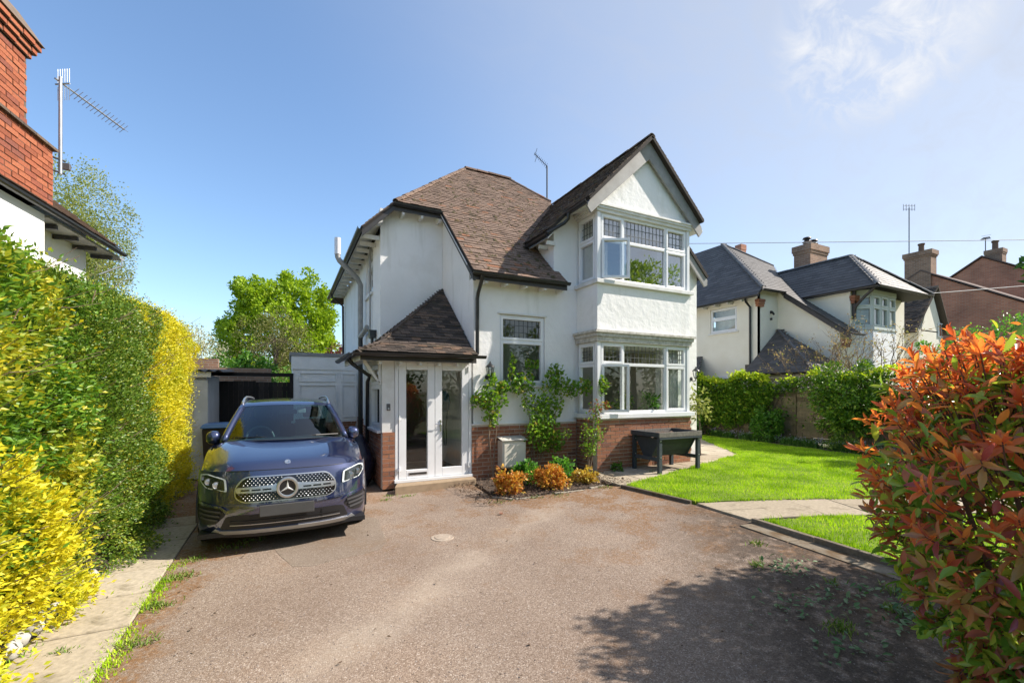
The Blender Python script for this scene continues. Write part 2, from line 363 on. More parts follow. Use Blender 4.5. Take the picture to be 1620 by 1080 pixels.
def slabs(root, o, e, nrm, spec, z, mat, name='paving_slab', thick=.05, gap=.012):
    """spec: list of (a0, a1, b0, b1) rectangles along e / nrm from o"""
    e, nrm = Vector(e).normalized(), Vector(nrm).normalized()
    for (a0, a1, b0, b1) in spec:
        q = MB(); c = [Vector(o)+e*a+nrm*b for a, b in ((a0+gap/2, b0+gap/2), (a1-gap/2, b0+gap/2), (a1-gap/2, b1-gap/2), (a0+gap/2, b1-gap/2))]
        dz = [random.uniform(-.005, .005) for _ in range(4)]
        top = [Vector((p.x, p.y, z+g(p.x)+d)) for p, d in zip(c, dz)]
        # worn corners: chamfered top
        cen = sum(top, Vector())/4; inn = [cen+(p-cen)*.985 for p in top]
        low = [p-Vector((0, 0, .008)) for p in top]; bot = [p-Vector((0, 0, thick)) for p in top]
        vs_ = inn+low+bot; fs_ = [(0, 1, 2, 3)]
        for k in (0, 4):
            for i in range(4): j = (i+1) % 4; fs_.append((k+i, k+4+i, k+4+j, k+j))
        if e.cross(nrm).z < 0: fs_ = [f_[::-1] for f_ in fs_]
        q.add(vs_, fs_); q.build(name, mat, root, loc=cen)
def structure(name, loc):
    o = bpy.data.objects.new(name, None); COL.objects.link(o); o.location = loc; OFF[o.name] = Vector(loc); o['kind'] = 'structure'; return o
sp = structure('side_path', (-6.7, -2, -.14)); b0 = -6.2; spec = []
while b0 < .3:
    d = random.choice((.62, .9, .9)); spec.append((0, .54, b0, min(b0+d, .36))); b0 += d
slabs(sp, (-7.01, 0, 0), (1, 0, 0), (0, 1, 0), spec, .012, MT['slab'], gap=.022)
poly_sheet('side_path_bed', [(-7.4, -6.4), (-6.47, -6.4), (-6.47, .36), (-7.4, .36)], -.012, MT['hardcore'])
fp = structure('front_path', (1, -3.4, 0)); spec = []; a = .46
for pts_ in ([(-.345, -3.455), (.061, -3.632), (.223, -3.27), (-.325, -3.03)], [(-.325, -3.02), (.227, -3.26), (.382, -2.905), (-.285, -2.625)]):
    q = MB(); q.prism([(x, y, g(x)-.03) for x, y in pts_], (0, 0, .052)); q.build('paving_slab', MT['slab'], fp, bevel=.006)
e = Vector((.914, -.406, 0))
while a < 6.6:
    d = random.choice((.6, .75, .9)); h = random.choice((.40, .40, .52)); spec += [(a, a+d, 0, h), (a, a+d, h, .80)] if random.random() < .35 else [(a, a+d, 0, .80)]; a += d
slabs(fp, (-.36, -3.43, 0), e, (.406, .914, 0), spec, .022, MT['slab'])
poly_sheet('front_path_bed', [(-.40, -3.48), (-.30, -2.60), (5.7, -5.2), (5.3, -6.0)], -.006, MT['hardcore'])
pv = structure('front_paving', (1.5, -.4, 0)); spec = []
for i in range(12):
    u0 = -.40+i*.61
    for j in range(-2, 7):
        v0 = j*.56-.02
        if v0+.3 < -1.0 and u0 > 0: continue
        if u0 > 2.58 and v0 < 4 or v0 < -.1:
            v1 = min(v0+.56, -.02) if (u0 < 2.5 or v0 < -.1) else v0+.56
            if v0 > .1 and u0 < 3.6: continue
            if u0 > 2.4 and v0 < 0: v1 = v0+.56
            spec.append((u0, u0+.61, v0, v1))
slabs(pv, (0, 0, 0), (1, 0, 0), (0, 1, 0), spec, .012, MT['slab'])

def kerb_run(root, pts, h, w_, mat, name='kerb_stone', ln=.9, lean=.0):
    for p, q in zip(pts[:-1], pts[1:]):
        p, q = Vector((*p, 0)), Vector((*q, 0)); L_ = (q-p).length; n_ = max(1, round(L_/ln)); d = (q-p)/n_; nn = Vector((-d.y, d.x, 0)).normalized()
        for i in range(n_):
            a_ = p+d*i+d*.006; zz = g(a_.x)+random.uniform(-.008, .004); m_ = MB()
            ww = w_*random.uniform(.9, 1.1)
            m_.ob(a_+Vector((0, 0, zz-.1)), d*.985, nn*ww, Vector((random.uniform(-.01, .01), 0, h+.1)))
            m_.build(name, mat, root, loc=a_+Vector((0, 0, zz)), bevel=.008)
kb = structure('lawn_kerb', (-.35, -2, 0)); kerb_run(kb, [(-.45, -1.24), (-.30, -2.56)], .055, -.045, MT['kerb'])
kb2 = structure('lawn_kerb', (-.6, -4.4, 0)); kerb_run(kb2, [(-.34, -3.52), (-.50, -5.06), (-.90, -5.9), (-1.0, -8)], .062, -.06, MT['kerb'])
MT['edging'] = pieces('edging_slab', [(0, (.20, .165, .12)), (1, (.28, .235, .175))], .95, 18, .4, .5, ((.12, .075, .035), 4, .46, .62))
es = structure('edging_strip', (-.7, -4.5, 0))
slabs(es, (-.39, -3.55, 0), (-.104, -.994, 0), (-.994, .104, 0), [(i*.62, i*.62+.62, .0, .24) for i in range(3)], .010, MT['edging'], 'edging_slab')
slabs(es, (-.58, -5.40, 0), (-.42, -.9, 0), (-.9, .42, 0), [(i*.62, i*.62+.62, .0, .30) for i in range(3)], .010, MT['edging'], 'edging_slab')
be = structure('bed_edging', (-1.8, -.9, 0)); kerb_run(be, [(-2.52, -.62), (-2.3, -.91), (-.95, -1.0), (-.60, -.93)], .022, -.06, MT['concrete'], 'edging_stone', .6)

# grass blades
def in_poly(px, py, poly):
    ins = np.zeros(len(px), bool); n_ = len(poly)
    for i in range(n_):
        x0, y0 = poly[i]; x1, y1 = poly[(i+1) % n_]
        cnd = ((y0 > py) != (y1 > py)) & (px < (x1-x0)*(py-y0)/((y1-y0) or 1e-9)+x0); ins ^= cnd
    return ins
MT['grass'] = leafmat('grass_blade', [(0, (.22, .40, .010)), (.4, (.37, .60, .014)), (.8, (.52, .72, .03)), (1, (.66, .68, .14))], .3, .55, (1.5, [(0, (.15, .31, .008)), (1, (.33, .51, .012))], .46, .60), .2)
def blades(px, py, pz, h, wd, name='grass', mat=None, lean=.5, seed=1, kind='stuff', parent=None):
    r = np.random.default_rng(seed); n_ = len(px); a_ = r.uniform(0, 2*np.pi, n_); hh = h*r.uniform(.5, 1.3, n_); la = r.uniform(0, 2*np.pi, n_); ll = lean*hh*r.uniform(.1, 1, n_)
    dx, dy = np.cos(a_)*wd/2, np.sin(a_)*wd/2; lx, ly = np.cos(la)*ll, np.sin(la)*ll
    v_ = np.empty((n_, 5, 3)); v_[:, 0] = np.stack([px-dx, py-dy, pz], 1); v_[:, 1] = np.stack([px+dx, py+dy, pz], 1)
    v_[:, 2] = np.stack([px+dx*.7+lx*.4, py+dy*.7+ly*.4, pz+hh*.6], 1); v_[:, 3] = np.stack([px-dx*.7+lx*.4, py-dy*.7+ly*.4, pz+hh*.6], 1); v_[:, 4] = np.stack([px+lx, py+ly, pz+hh*.95], 1)
    i = np.arange(n_)*5
    f_ = np.concatenate([np.stack([i, i+1, i+2], 1), np.stack([i, i+2, i+3], 1), np.stack([i+3, i+2, i+4], 1)])
    o_ = fast_mesh(name, v_.reshape(-1, 3), f_, mat or MT['grass'], parent); 
    if kind: o_['kind'] = kind
    return o_
gz = np.vectorize(g)
def lawn_blades(poly, n_, seed):
    r = np.random.default_rng(seed); P_ = np.array(poly); lo, hi = P_.min(0), P_.max(0)
    x = r.uniform(lo[0], hi[0], n_*2); y = r.uniform(lo[1], hi[1], n_*2); k = in_poly(x, y, poly); x, y = x[k][:n_], y[k][:n_]
    h = .034*(1+.35*np.sin(x*3.1+np.sin(y*2.3))*np.sin(y*2.7))
    blades(x, y, gz(x)+.028, h, .007, seed=seed)
lawn_blades(LAWN1, 110000, 11); lawn_blades(LAWN2, 60000, 12)
# longer grass along the lawn edges
def edge_grass(pts, n_, h, seed, sp_=.05, z=.01, mat=None, name='grass'):
    r = np.random.default_rng(seed); P_ = np.array(pts, float); seg = np.linalg.norm(np.diff(P_, axis=0), axis=1); cum = np.concatenate([[0], np.cumsum(seg)])
    t_ = r.uniform(0, cum[-1], n_); 
    t_ = t_[np.sin(t_*5.1+seed)+np.sin(t_*13.7)+r.normal(0, .6, n_) > -.2]
    x = np.interp(t_, cum, P_[:, 0])+r.normal(0, sp_, len(t_)); y = np.interp(t_, cum, P_[:, 1])+r.normal(0, sp_, len(t_))
    blades(x, y, gz(x)+z, h*r.uniform(.4, 1.2, len(t_)), .008, name, mat, .8, seed)
edge_grass([(-.28, -1.28), (-.2, -2.6)], 900, .07, 21, .03); edge_grass([(-.2, -2.64), (2.3, -3.76), (5.5, -5.1)], 2500, .06, 22, .02)
edge_grass([(-.25, -3.6), (1.2, -4.26), (5, -5.9)], 2500, .07, 23, .02); edge_grass([(-.27, -3.6), (-.40, -5.06), (-.85, -5.95)], 2500, .08, 24, .03)
edge_grass([(-.3, -1.24), (.8, -.95), (2.0, -.59), (4.47, .18), (6.6, 3.05)], 2600, .06, 25, .02)
edge_grass([(-6.46, -3.6), (-6.44, -1.5)], 2200, .03, 26, .05, 0); edge_grass([(-6.98, -3.6), (-6.96, -.6)], 900, .035, 27, .04, .01)
# ------------------------------------------------------------------ building helpers
def tube_thing(path, r, name, mat, parent, n=8, **k):
    m_ = MB(); m_.tube(path, r, n); return m_.build(name, mat, parent, smooth=45, **k)
def wall_holes(m_, o, e, nrm, w_, z0, z1, holes, thick):
    """rendered wall: front face through o, along e, outward normal nrm, with holes (a0, a1, z0, z1)"""
    o, e, nrm = Vector(o), Vector(e), Vector(nrm)
    xs = sorted({0, w_, *[h[0] for h in holes], *[h[1] for h in holes]}); zs = sorted({z0, z1, *[h[2] for h in holes], *[h[3] for h in holes]})
    pt = lambda a, z, d: Vector((o.x, o.y, 0))+e*a+Vector((0, 0, z))-nrm*d
    inside = lambda a, z: any(h[0] < a < h[1] and h[2] < z < h[3] for h in holes)
    for i in range(len(xs)-1):
        for j in range(len(zs)-1):
            if inside((xs[i]+xs[i+1])/2, (zs[j]+zs[j+1])/2): continue
            for d in (0, thick):
                q = [pt(xs[i], zs[j], d), pt(xs[i+1], zs[j], d), pt(xs[i+1], zs[j+1], d), pt(xs[i], zs[j+1], d)]
                if d: q = q[::-1]
                m_.add(q, [(0, 1, 2, 3)])
    loops = list(holes)+[(0, w_, z0, z1)]
    for (a0, a1, b0, b1) in loops:
        for (p, q) in (((a0, b0), (a1, b0)), ((a1, b0), (a1, b1)), ((a1, b1), (a0, b1)), ((a0, b1), (a0, b0))):
            m_.add([pt(*p, 0), pt(*q, 0), pt(*q, thick), pt(*p, thick)], [(0, 1, 2, 3)])
    return m_

BRICKMESH = {}
def brick_face(root, o, e, nrm, w_, z0, z1, mat, mort, parts, deep=.05, course=.075, ln=.225, skip=None, joint=.012, top_soldier=False, name='brick', jit=.004):
    """stretcher-bond face: mortar core plus every brick; parts = how many bricks may still become objects (list of one int)"""
    o, e, nrm = Vector(o), Vector(e).normalized(), Vector(nrm).normalized()
    core = MB(); core.ob(o+Vector((0, 0, z0-o.z))-nrm*.008, e*w_, -nrm*(deep+.02), Vector((0, 0, z1-z0))); core.build('mortar', mort, root, kind=None)
    rest = MB(); rows = int(round((z1-z0)/course)); made = 0
    for j in range(rows):
        zb = z0+j*course+joint/2; hh = course-joint
        a = -(ln/2 if j % 2 else 0)
        while a < w_-.02:
            a0, a1 = max(a, 0)+joint/2, min(a+ln, w_)-joint/2; a += ln
            if a1-a0 < .03 or (skip and skip((a0+a1)/2, zb+hh/2)): continue
            dn = random.uniform(-jit, jit); c = o+e*a0+nrm*dn; c.z = zb
            key = (round(a1-a0, 3), round(hh, 3), round(deep, 3), tuple(round(q, 3) for q in e), tuple(round(q, 3) for q in nrm))
            if parts[0] > 0:
                if key not in BRICKMESH:
                    t_ = MB(); L_, D_, H_ = e*(a1-a0), -nrm*deep, Vector((0, 0, hh)); bv = .004
                    # front face slightly arrised
                    t_.ob((0, 0, 0), L_, D_, H_)
                    BRICKMESH[key] = t_.mesh('brick')
                    BRICKMESH[key].materials.append(mat)
                parts[0] -= 1; link(name, BRICKMESH[key], root, c)
            else:
                rest.ob(c, e*(a1-a0), -nrm*deep, Vector((0, 0, hh))); made += 1
    if made: rest.build('brickwork', mat, root, kind='stuff')

TILEMESH = {}
def tiles(root, p0, e, s, poly, mat, gauge=.1, width=.165, sel=None, budget=None, name='roof_tile', stuffname='roof_tiles', jit=1., th=.013, lift=.026, b_lo=0, over=1.9):
    """lap tiles over a roof plane: p0 origin, e along the eave, s up the slope, poly in (a, b)"""
    p0, e, s = Vector(p0), Vector(e).normalized(), Vector(s).normalized(); n_ = e.cross(s)
    if n_.z < 0: n_ = -n_
    bs = [q[1] for q in poly]; b = min(bs)+b_lo; row = 0; rest = MB()
    rr = random.Random(len(poly)*13+int(b*10))
    while b < max(bs)-.02:
        bm_ = b+gauge*.5; xs = []
        for i in range(len(poly)):
            (xa, ya), (xb, yb) = poly[i], poly[(i+1) % len(poly)]
            if (ya > bm_) != (yb > bm_): xs.append(xa+(xb-xa)*(bm_-ya)/(yb-ya))
        xs.sort()
        for k in range(0, len(xs)-1, 2):
            lo, hi = xs[k], xs[k+1]; a = math.floor(lo/width)*width-(width/2 if row % 2 else 0)
            while a < hi:
                a0, a1 = max(a, lo), min(a+width, hi); full = a1-a0 > width*.98; a += width
                if a1-a0 < .025: continue
                h0 = lift+rr.uniform(-.004, .006)*jit; dz = rr.uniform(-.004, .004)*jit; db = rr.uniform(-.004, .004)*jit
                base = p0+e*a0+s*(b+db); upl = min(gauge*over, max(bs)-b+.004)
                if budget and full and upl > gauge*over-.001 and sel and sel(a0, b) and budget[0] > 0:
                    key = (round(width, 3), tuple(round(q, 4) for q in e), tuple(round(q, 4) for q in s), mat.name)
                    if key not in TILEMESH:
                        t_ = MB(); L_ = e*(width-.003); T_ = n_*th; low = n_*(lift-th); up = s*(gauge*over)-n_*(lift-.006)
                        t_.ob(low, L_, up, T_); TILEMESH[key] = t_.mesh('roof_tile'); TILEMESH[key].materials.append(mat)
                    budget[0] -= 1; o_ = link(name, TILEMESH[key], root, base+n_*(h0-lift)); continue
                L_ = e*(a1-a0-.003)+n_*dz
                rest.ob(base+n_*(h0-th), L_, s*upl-n_*(h0-.006)*upl/(gauge*over), n_*th)
        b += gauge; row += 1
    if rest.f: rest.build(stuffname, mat, root, kind='stuff')
def plane_tiles(root, pts, mat, deckmat, down=None, thick=.05, **k):
    """pts: 3-D polygon; its first edge is the eave"""
    pts = [Vector(p) for p in pts]; e = (pts[1]-pts[0]).normalized()
    nn = Vector((0, 0, 0))
    for i in range(len(pts)): nn += pts[i].cross(pts[(i+1) % len(pts)])
    nn.normalize()
    if nn.z < 0: nn = -nn
    s = nn.cross(e)
    if s.z < 0: s = -s
    m_ = MB(); m_.prism(pts, -nn*thick); m_.build('roof_deck', deckmat, root)
    tiles(root, pts[0], e, s, [((p-pts[0]).dot(e), (p-pts[0]).dot(s)) for p in pts], mat, **k)
def ridge_run(root, p, q, mat, r=.085, ln=.33, name='ridge_tile', up=(0, 0, .01)):
    p, q = Vector(p)+Vector(up), Vector(q)+Vector(up); d = q-p; n_ = max(1, int(d.length/ln)); d /= n_; t = d.normalized()
    side = t.cross(Vector((0, 0, 1))).normalized(); upv = side.cross(t)
    for i in range(n_):
        m_ = MB(); rows = []
        a_ = p+d*i; jz = upv*random.uniform(-.006, .008)
        for k_, (pos, rr) in enumerate(((a_+d*.01, r), (a_+d*1.03, r*.93))):
            rows.append([pos+jz+side*(rr*math.cos(R(an)))+upv*(rr*.85*math.sin(R(an))-.03) for an in range(0, 181, 30)])
            rows[-1] += [pos+jz+side*((rr-.014)*math.cos(R(an)))+upv*((rr-.014)*.85*math.sin(R(an))-.03) for an in range(180, -1, -30)]
        m_.grid(rows, True); n7 = len(rows[0])
        m_.f.append(tuple(range(n7))); m_.m.append(0); m_.f.append(tuple(range(n7, 2*n7))[::-1]); m_.m.append(0)
        m_.build(name, mat, root, loc=a_)

def window(name, root, o, e, nrm, w_, z0, z1, lights, mat=None, glass=None, fw=.055, depth=.075, bars=(), label=None, lead_sp=(.105, .125)):
    """lights: (a0, a1, zb, zt, kind) - kind 'fix', 'sash' (proud sash), 'lead' (leaded), 'slead' (sash, leaded), 'open:deg' (side-hung, open)
       the frame is the part; sashes, panes and lead strips are its sub-parts"""
    mat = mat or MT['upvc']; glass = glass or MT['glass']; o, e, nrm = Vector(o), Vector(e).normalized(), Vector(nrm).normalized(); Z = Vector((0, 0, 1))
    P_ = lambda a, z, d: Vector((o.x, o.y, 0))+e*a+Z*z+nrm*d
    fr = MB(); bar = lambda m_, a0, a1, b0, b1, d0, d1: m_.ob(P_(a0, b0, d0), e*(a1-a0), nrm*(d1-d0), Z*(b1-b0))
    bar(fr, 0, fw, z0, z1, -depth, 0); bar(fr, w_-fw, w_, z0, z1, -depth, 0); bar(fr, fw, w_-fw, z0, z0+fw, -depth, 0); bar(fr, fw, w_-fw, z1-fw, z1, -depth, 0)
    for b_ in bars: bar(fr, *b_, -depth+.004, -.003)
    f_ = fr.build(name, mat, root, label=label, bevel=.004)
    for (a0, a1, b0, b1, kind) in lights:
        kd = kind.split(':')[0]; d0, d1 = -.045, -.039
        parent = f_; pa = lambda a, z, d: P_(a, z, d)
        ee, nn, base = e, nrm, None
        if kd == 'open':
            ang = R(float(kind.split(':')[1])); ee = (e*math.cos(ang)+nrm*math.sin(ang)); nn = (nrm*math.cos(ang)-e*math.sin(ang)); base = P_(a0-.02, 0, .02)
            pa = lambda a, z, d: base+ee*(a-a0+.02)+nn*d+Z*z
        pb = lambda m_, x0, x1, y0, y1, q0, q1: m_.ob(pa(x0, y0, q0), ee*(x1-x0), nn*(q1-q0), Z*(y1-y0))
        sw = 0
        if kd in ('sash', 'slead', 'open'):
            sw = .048; sm = MB(); pr = .014
            pb(sm, a0-.02, a0+sw-.02, b0-.02, b1+.02, -.05, pr); pb(sm, a1-sw+.02, a1+.02, b0-.02, b1+.02, -.05, pr)
            pb(sm, a0+sw-.02, a1-sw+.02, b0-.02, b0+sw-.02, -.05, pr); pb(sm, a0+sw-.02, a1-sw+.02, b1-sw+.02, b1+.02, -.05, pr)
            sm.build('sash', mat, f_, bevel=.004); sw -= .022
        gm = MB(); pb(gm, a0+sw-.004, a1-sw+.004, b0+sw-.004, b1-sw+.004, d0, d1); gm.build('pane', glass, f_)
        if 'lead' in kd:
            lm = MB(); nx = max(2, round((a1-a0)/lead_sp[0])); nz_ = max(2, round((b1-b0)/lead_sp[1]))
            for i in range(1, nx): x = a0+(a1-a0)*i/nx; pb(lm, x-.005, x+.005, b0+sw, b1-sw, -.037, -.032)
            for i in range(1, nz_): z = b0+(b1-b0)*i/nz_; pb(lm, a0+sw, a1-sw, z-.005, z+.005, -.0365, -.0325)
            lm.build('leading', MT['lead'], f_)
    return f_
def room(root, u0, u1, v0, v1, z0, z1, wall=None, floor=None):
    w_ = MB(); w_.add([(u0,v1,z0),(u1,v1,z0),(u1,v1,z1),(u0,v1,z1)], [(0,1,2,3)]); w_.add([(u0,v0,z0),(u0,v1,z0),(u0,v1,z1),(u0,v0,z1)], [(0,1,2,3)]); w_.add([(u1,v0,z0),(u1,v1,z0),(u1,v1,z1),(u1,v0,z1)], [(0,3,2,1)]); w_.add([(u0,v0,z1),(u1,v0,z1),(u1,v1,z1),(u0,v1,z1)], [(0,1,2,3)])
    w_.build('room_wall', wall or MT['room'], root)
    f_ = MB(); f_.add([(u0,v0,z0),(u1,v0,z0),(u1,v1,z0),(u0,v1,z0)], [(0,1,2,3)]); f_.build('room_floor', floor or MT['room_d'], root)

# ------------------------------------------------------------------ the house
UC, VM, VR, UL, UR = -2.34, .706, 2.567, -3.70, 3.61
house = thing('detached_house', 'white rendered two storey house with brown tiled roof, gabled double bay and glazed corner porch', 'house', (0, 2, 0))
ZF = lambda v_: 3.75+.935*(v_-.406)                 # front roof slope
ZL = lambda u_: 4.883+.955*(u_+4.109)               # left slope
GA, GZ, GS = 1.27, 6.84, .98                       # gable apex u, z, slope
ZG = lambda u_: GZ-GS*abs(u_-GA)
wl = MB()
wall_holes(wl, (UC, VM, 0), (1,0,0), (0,-1,0), UR-UC, -.2, 3.70, [(.54, 1.56, 1.70, 3.07), (2.48, 4.78, .98, 2.6)], .2)
wl.prism([(-.566, VM, 3.703), (.06, VM, 3.703), (.06, VM, ZG(.06)-.10), (-.566, VM, ZG(-.566)-.10)], (0, .2, 0))
wl.prism([(2.50, VM, 3.703), (UR, VM, 3.703), (UR, VM, ZG(UR)-.08), (2.50, VM, ZG(2.5)-.10)], (0, .2, 0))
wl.prism([(-.566, VM+.203, 3.6), (-.566, 2.2, 3.6), (-.566, 2.2, 4.90), (-.566, VM+.203, 4.90)], (.15, 0, 0))       # cheek of the wing
wl.prism([(UC, VM+.203, -.2), (UC, VR+.2, -.2), (UC, VR+.2, ZF(VR)-.12), (UC, VM+.203, ZF(VM+.2)-.12)], (.2, 0, 0)) # side of the catslide
wl.box(UL, VR, 1.9, UC-.003, VR+.2, 5.44)                                                                          # recessed upper wall
wall_holes(wl, (UL, VR+.203, 0), (0, 1, 0), (-1, 0, 0), 6.6, -.2, 4.92, [(.72, 1.62, 3.86, 4.86)], .2)               # left side
wl.prism([(UL, VR, 4.9), (UL+.003, VR, 5.42), (UL-.0, VR, 5.18)], (0, .2, 0))
wl.box(UR-.2, VM+.203, -.2, UR, 9, 4.2)                                                                             # right side
wl.build('wall', MT['render'], house)
# bay
bay = MB()
bay.add([(0,0,2.785),(2.56,0,2.785),(2.56,VM-.003,2.785),(0,VM-.003,2.785),(0,0,3.705),(2.56,0,3.705),(2.56,VM-.003,3.705),(0,VM-.003,3.705)],[(0,3,2,1),(4,5,6,7),(0,1,5,4),(1,2,6,5),(2,3,7,6),(3,0,4,7)])
bay.build('bay_wall', MT['render'], house); bay = MB()
bay.prism([(-.08, 0, 5.275), (2.60, 0, 5.275), (2.60, 0, ZG(2.60)-.1), (GA, 0, GZ-.1), (-.08, 0, ZG(-.08)-.1)], (0, .12, 0))
bay.build('gable_wall', MT['render'], house)
mo = MB()
for (z0, z1, p_) in ((2.565, 2.66, .035), (2.662, 2.735, .065), (2.737, 2.783, .10)):       # lower cornice
    mo.box(-p_, -p_, z0, 2.56+p_, .09, z1); mo.box(-p_, .092, z0, .10, VM-.002, z1); mo.box(2.46, .092, z0, 2.56+p_, VM-.002, z1)
mo.build('cornice', simple('weathered_cornice', (.62, .60, .54), .8, (.36, .34, .29), 14, bstr=.4, bscale=35), house)
mo = MB()
for (z0, z1, p_) in ((5.135, 5.19, .03), (5.192, 5.235, .06), (5.237, 5.273, .085)):
    mo.box(-p_, -p_, z0, 2.56+p_, .09, z1); mo.box(-p_, .092, z0, .10, VM-.002, z1); mo.box(2.46, .092, z0, 2.56+p_, VM-.002, z1)
mo.build('gable_moulding', MT['wood_w'], house)
sl_ = MB(); sl_.box(-.06, -.075, 3.708, 2.62, .10, 3.785); sl_.box(-.06, .102, 3.708, .10, VM-.002, 3.785); sl_.box(2.46, .102, 3.708, 2.62, VM-.002, 3.785)
sl_.build('window_sill', MT['wood_w'], house, bevel=.006)
sl_ = MB(); sl_.box(-.07, -.09, 1.03, 2.63, .10, 1.12); sl_.box(-.07, .102, 1.03, .10, VM-.002, 1.12); sl_.box(2.46, .102, 1.03, 2.63, VM-.002, 1.12)
sl_.build('window_sill', MT['upvc'], house, bevel=.006)
for (z0, z1) in ((1.123, 2.562), (3.788, 5.132)):                                          # bay corner posts
    for u0 in (.0, 2.48): q = MB(); q.box(u0, .0, z0, u0+.08, .08, z1); q.build('corner_post', MT['upvc'], house, bevel=.006)
def bay_front(z0, z1, zt, glass, ang):
    fw = .055; a1, a2 = .60, 1.78; w_ = 2.394
    bars = [(a1-.03, a1+.03, z0+fw, z1-fw), (a2-.03, a2+.03, z0+fw, z1-fw), (fw, a1-.032, zt-.03, zt+.03), (a1+.032, a2-.032, zt-.03, zt+.03), (a2+.032, w_-fw, zt-.03, zt+.03)]
    window('bay_window', house, (.083, .03, 0), (1,0,0), (0,-1,0), w_, z0, z1, [
        (fw, a1-.03, z0+fw, zt-.03, 'open:%d' % ang), (a1+.03, a2-.03, z0+fw, zt-.03, 'fix'), (a2+.03, w_-fw, z0+fw, zt-.03, 'sash'),
        (fw, a1-.03, zt+.03, z1-fw, 'slead'), (a1+.03, a2-.03, zt+.03, z1-fw, 'lead'), (a2+.03, w_-fw, zt+.03, z1-fw, 'slead')], bars=bars, glass=glass)
    for u0, nn, e_ in ((.03, (-1,0,0), (0,-1,0)), (2.53, (1,0,0), (0,1,0))):
        oo = (u0, VM-.03, 0) if nn[0] < 0 else (u0, .083, 0); w2 = .593
        window('bay_side_window', house, oo, e_, nn, w2, z0, z1, [(fw, w2-fw, z0+fw, zt-.03, 'sash'), (fw, w2-fw, zt+.03, z1-fw, 'slead')], bars=[(fw, w2-fw, zt-.03, zt+.03)], glass=glass)
bay_front(1.123, 2.562, 2.12, MT['glass'], 24); bay_front(3.788, 5.132, 4.62, MT['glass_up'], 27)
window('front_window', house, (UC+.545, VM+.03, 0), (1,0,0), (0,-1,0), 1.01, 1.705, 3.065, [(.055, .955, 1.76, 2.53, 'sash'), (.055, .955, 2.60, 3.01, 'slead')], bars=[(.055, .955, 2.535, 2.595)])
q = MB(); q.box(UC+.50, VM-.05, 1.655, UC+1.60, VM+.02, 1.70); q.build('window_sill', MT['wood_w'], house, bevel=.006)
q = MB(); q.box(UC+.50, VM-.03, 3.073, UC+1.60, VM+.0, 3.10); q.build('drip_mould', MT['wood_w'], house)
window('side_window', house, (UL+.03, VR+.203+1.615, 0), (0,-1,0), (-1,0,0), .89, 3.865, 4.855, [(.055, .835, 3.92, 4.50, 'sash'), (.055, .835, 4.57, 4.80, 'sash')], bars=[(.055, .835, 4.51, 4.56)])
q = MB(); q.box(UL-.05, VR+.203+.68, 3.80, UL+.02, VR+.203+1.66, 3.855); q.build('window_sill', MT['wood_w'], house)
# rooms behind the glass
for (z0, z1, v1) in ((.35, 2.56, 3.0), (3.2, 5.12, 2.6)):
    room(house, -.1, 2.52, VM+.205, v1, z0, z1); q = MB(); q.box(.13, .13, z0+.7 if z0 < 1 else 3.72, 2.43, VM+.204, (z0+.74 if z0 < 1 else 3.76)); q.box(.13, .13, z1-.03, 2.43, VM+.204, z1); q.build('bay_seat', MT['wood_w'], house)
room(house, -2.1, -.3, VM+.21, 1.9, .5, 3.2); room(house, -3.49, -2.4, 2.8, 5.4, 3.0, 4.9)
cu = MB()
def curtain(u0, u1, v_, z0, z1, axis='u'):
    n_ = 40; rows = []
    for z in (z0, z1):
        rows.append([((u0+(u1-u0)*i/n_, v_+.025*math.sin(i*1.9), z) if axis == 'u' else (v_+.025*math.sin(i*1.9), u0+(u1-u0)*i/n_, z)) for i in range(n_+1)])
    cu.grid(rows)
for a_ in ((.18, .40, .20, 3.78, 5.09), (2.02, 2.40, .17, 3.78, 5.09), (.16, .62, .16, 3.78, 5.09, 'v'), (2.15, 2.40, .2, 1.15, 2.5)):
    cu = MB(); curtain(*a_); cu.build('curtain', MT['curtain'], house, smooth=True)

# roofs: deck, single tiles, ridge and hip tiles
BUD = [175]
F = lambda u_, v_: (u_, v_, ZF(v_)); Lf = lambda u_, v_: (u_, v_, ZL(u_)); Gp = lambda u_, v_: (u_, v_, ZG(u_))
roof = bpy.data.objects.new('main_roof', None); COL.objects.link(roof); roof.parent = house; roof.location = (0, 1, 0); OFF[roof.name] = Vector((0, 3, 0)); roof.location = Vector((0, 3, 0))-off(house)
plane_tiles(roof, [F(-2.46, .40), F(-.44, .40), F(-.44, .69), F(-.575, .70), F(-.575, 1.776), F(GA, 3.71), F(1.37, 3.94), F(.46, 4.855), F(-.94, 4.855), F(-3.46, 2.267), F(-2.46, 2.267)], MT['tile'], MT['deck'], sel=lambda a, b: b < 1.35, budget=BUD)
plane_tiles(roof, [Lf(-4.109, 9.8), Lf(-4.109, 2.267), Lf(-3.46, 2.267), Lf(-.94, 4.855), Lf(-.94, 7.0)], MT['tile'], MT['deck'])
rb = MB(); rb.prism([(.46, 4.855, 7.90), (3.8, 1.6, 4.75), (3.8, 8.4, 4.75)], (0, 0, -.06)); rb.prism([(-.94, 4.86, 7.9), (.46, 4.86, 7.9), (3.8, 8.4, 4.75), (3.8, 9.6, 4.0), (-4.1, 9.8, 4.75), (-.94, 7.0, 7.7)], (0, 0, -.06)); rb.build('rear_slope', MT['tile'], roof)
wing = bpy.data.objects.new('gable_roof', None); COL.objects.link(wing); wing.parent = house; OFF[wing.name] = Vector((1.28, 1, 5)); wing.location = Vector((1.28, 1, 5))-off(house)
plane_tiles(wing, [Gp(-.83, 1.51), Gp(-.83, .50), Gp(-.34, .50), Gp(-.34, -.20), Gp(GA, -.20), Gp(GA, 3.71)], MT['tile_dk'], MT['deck'])
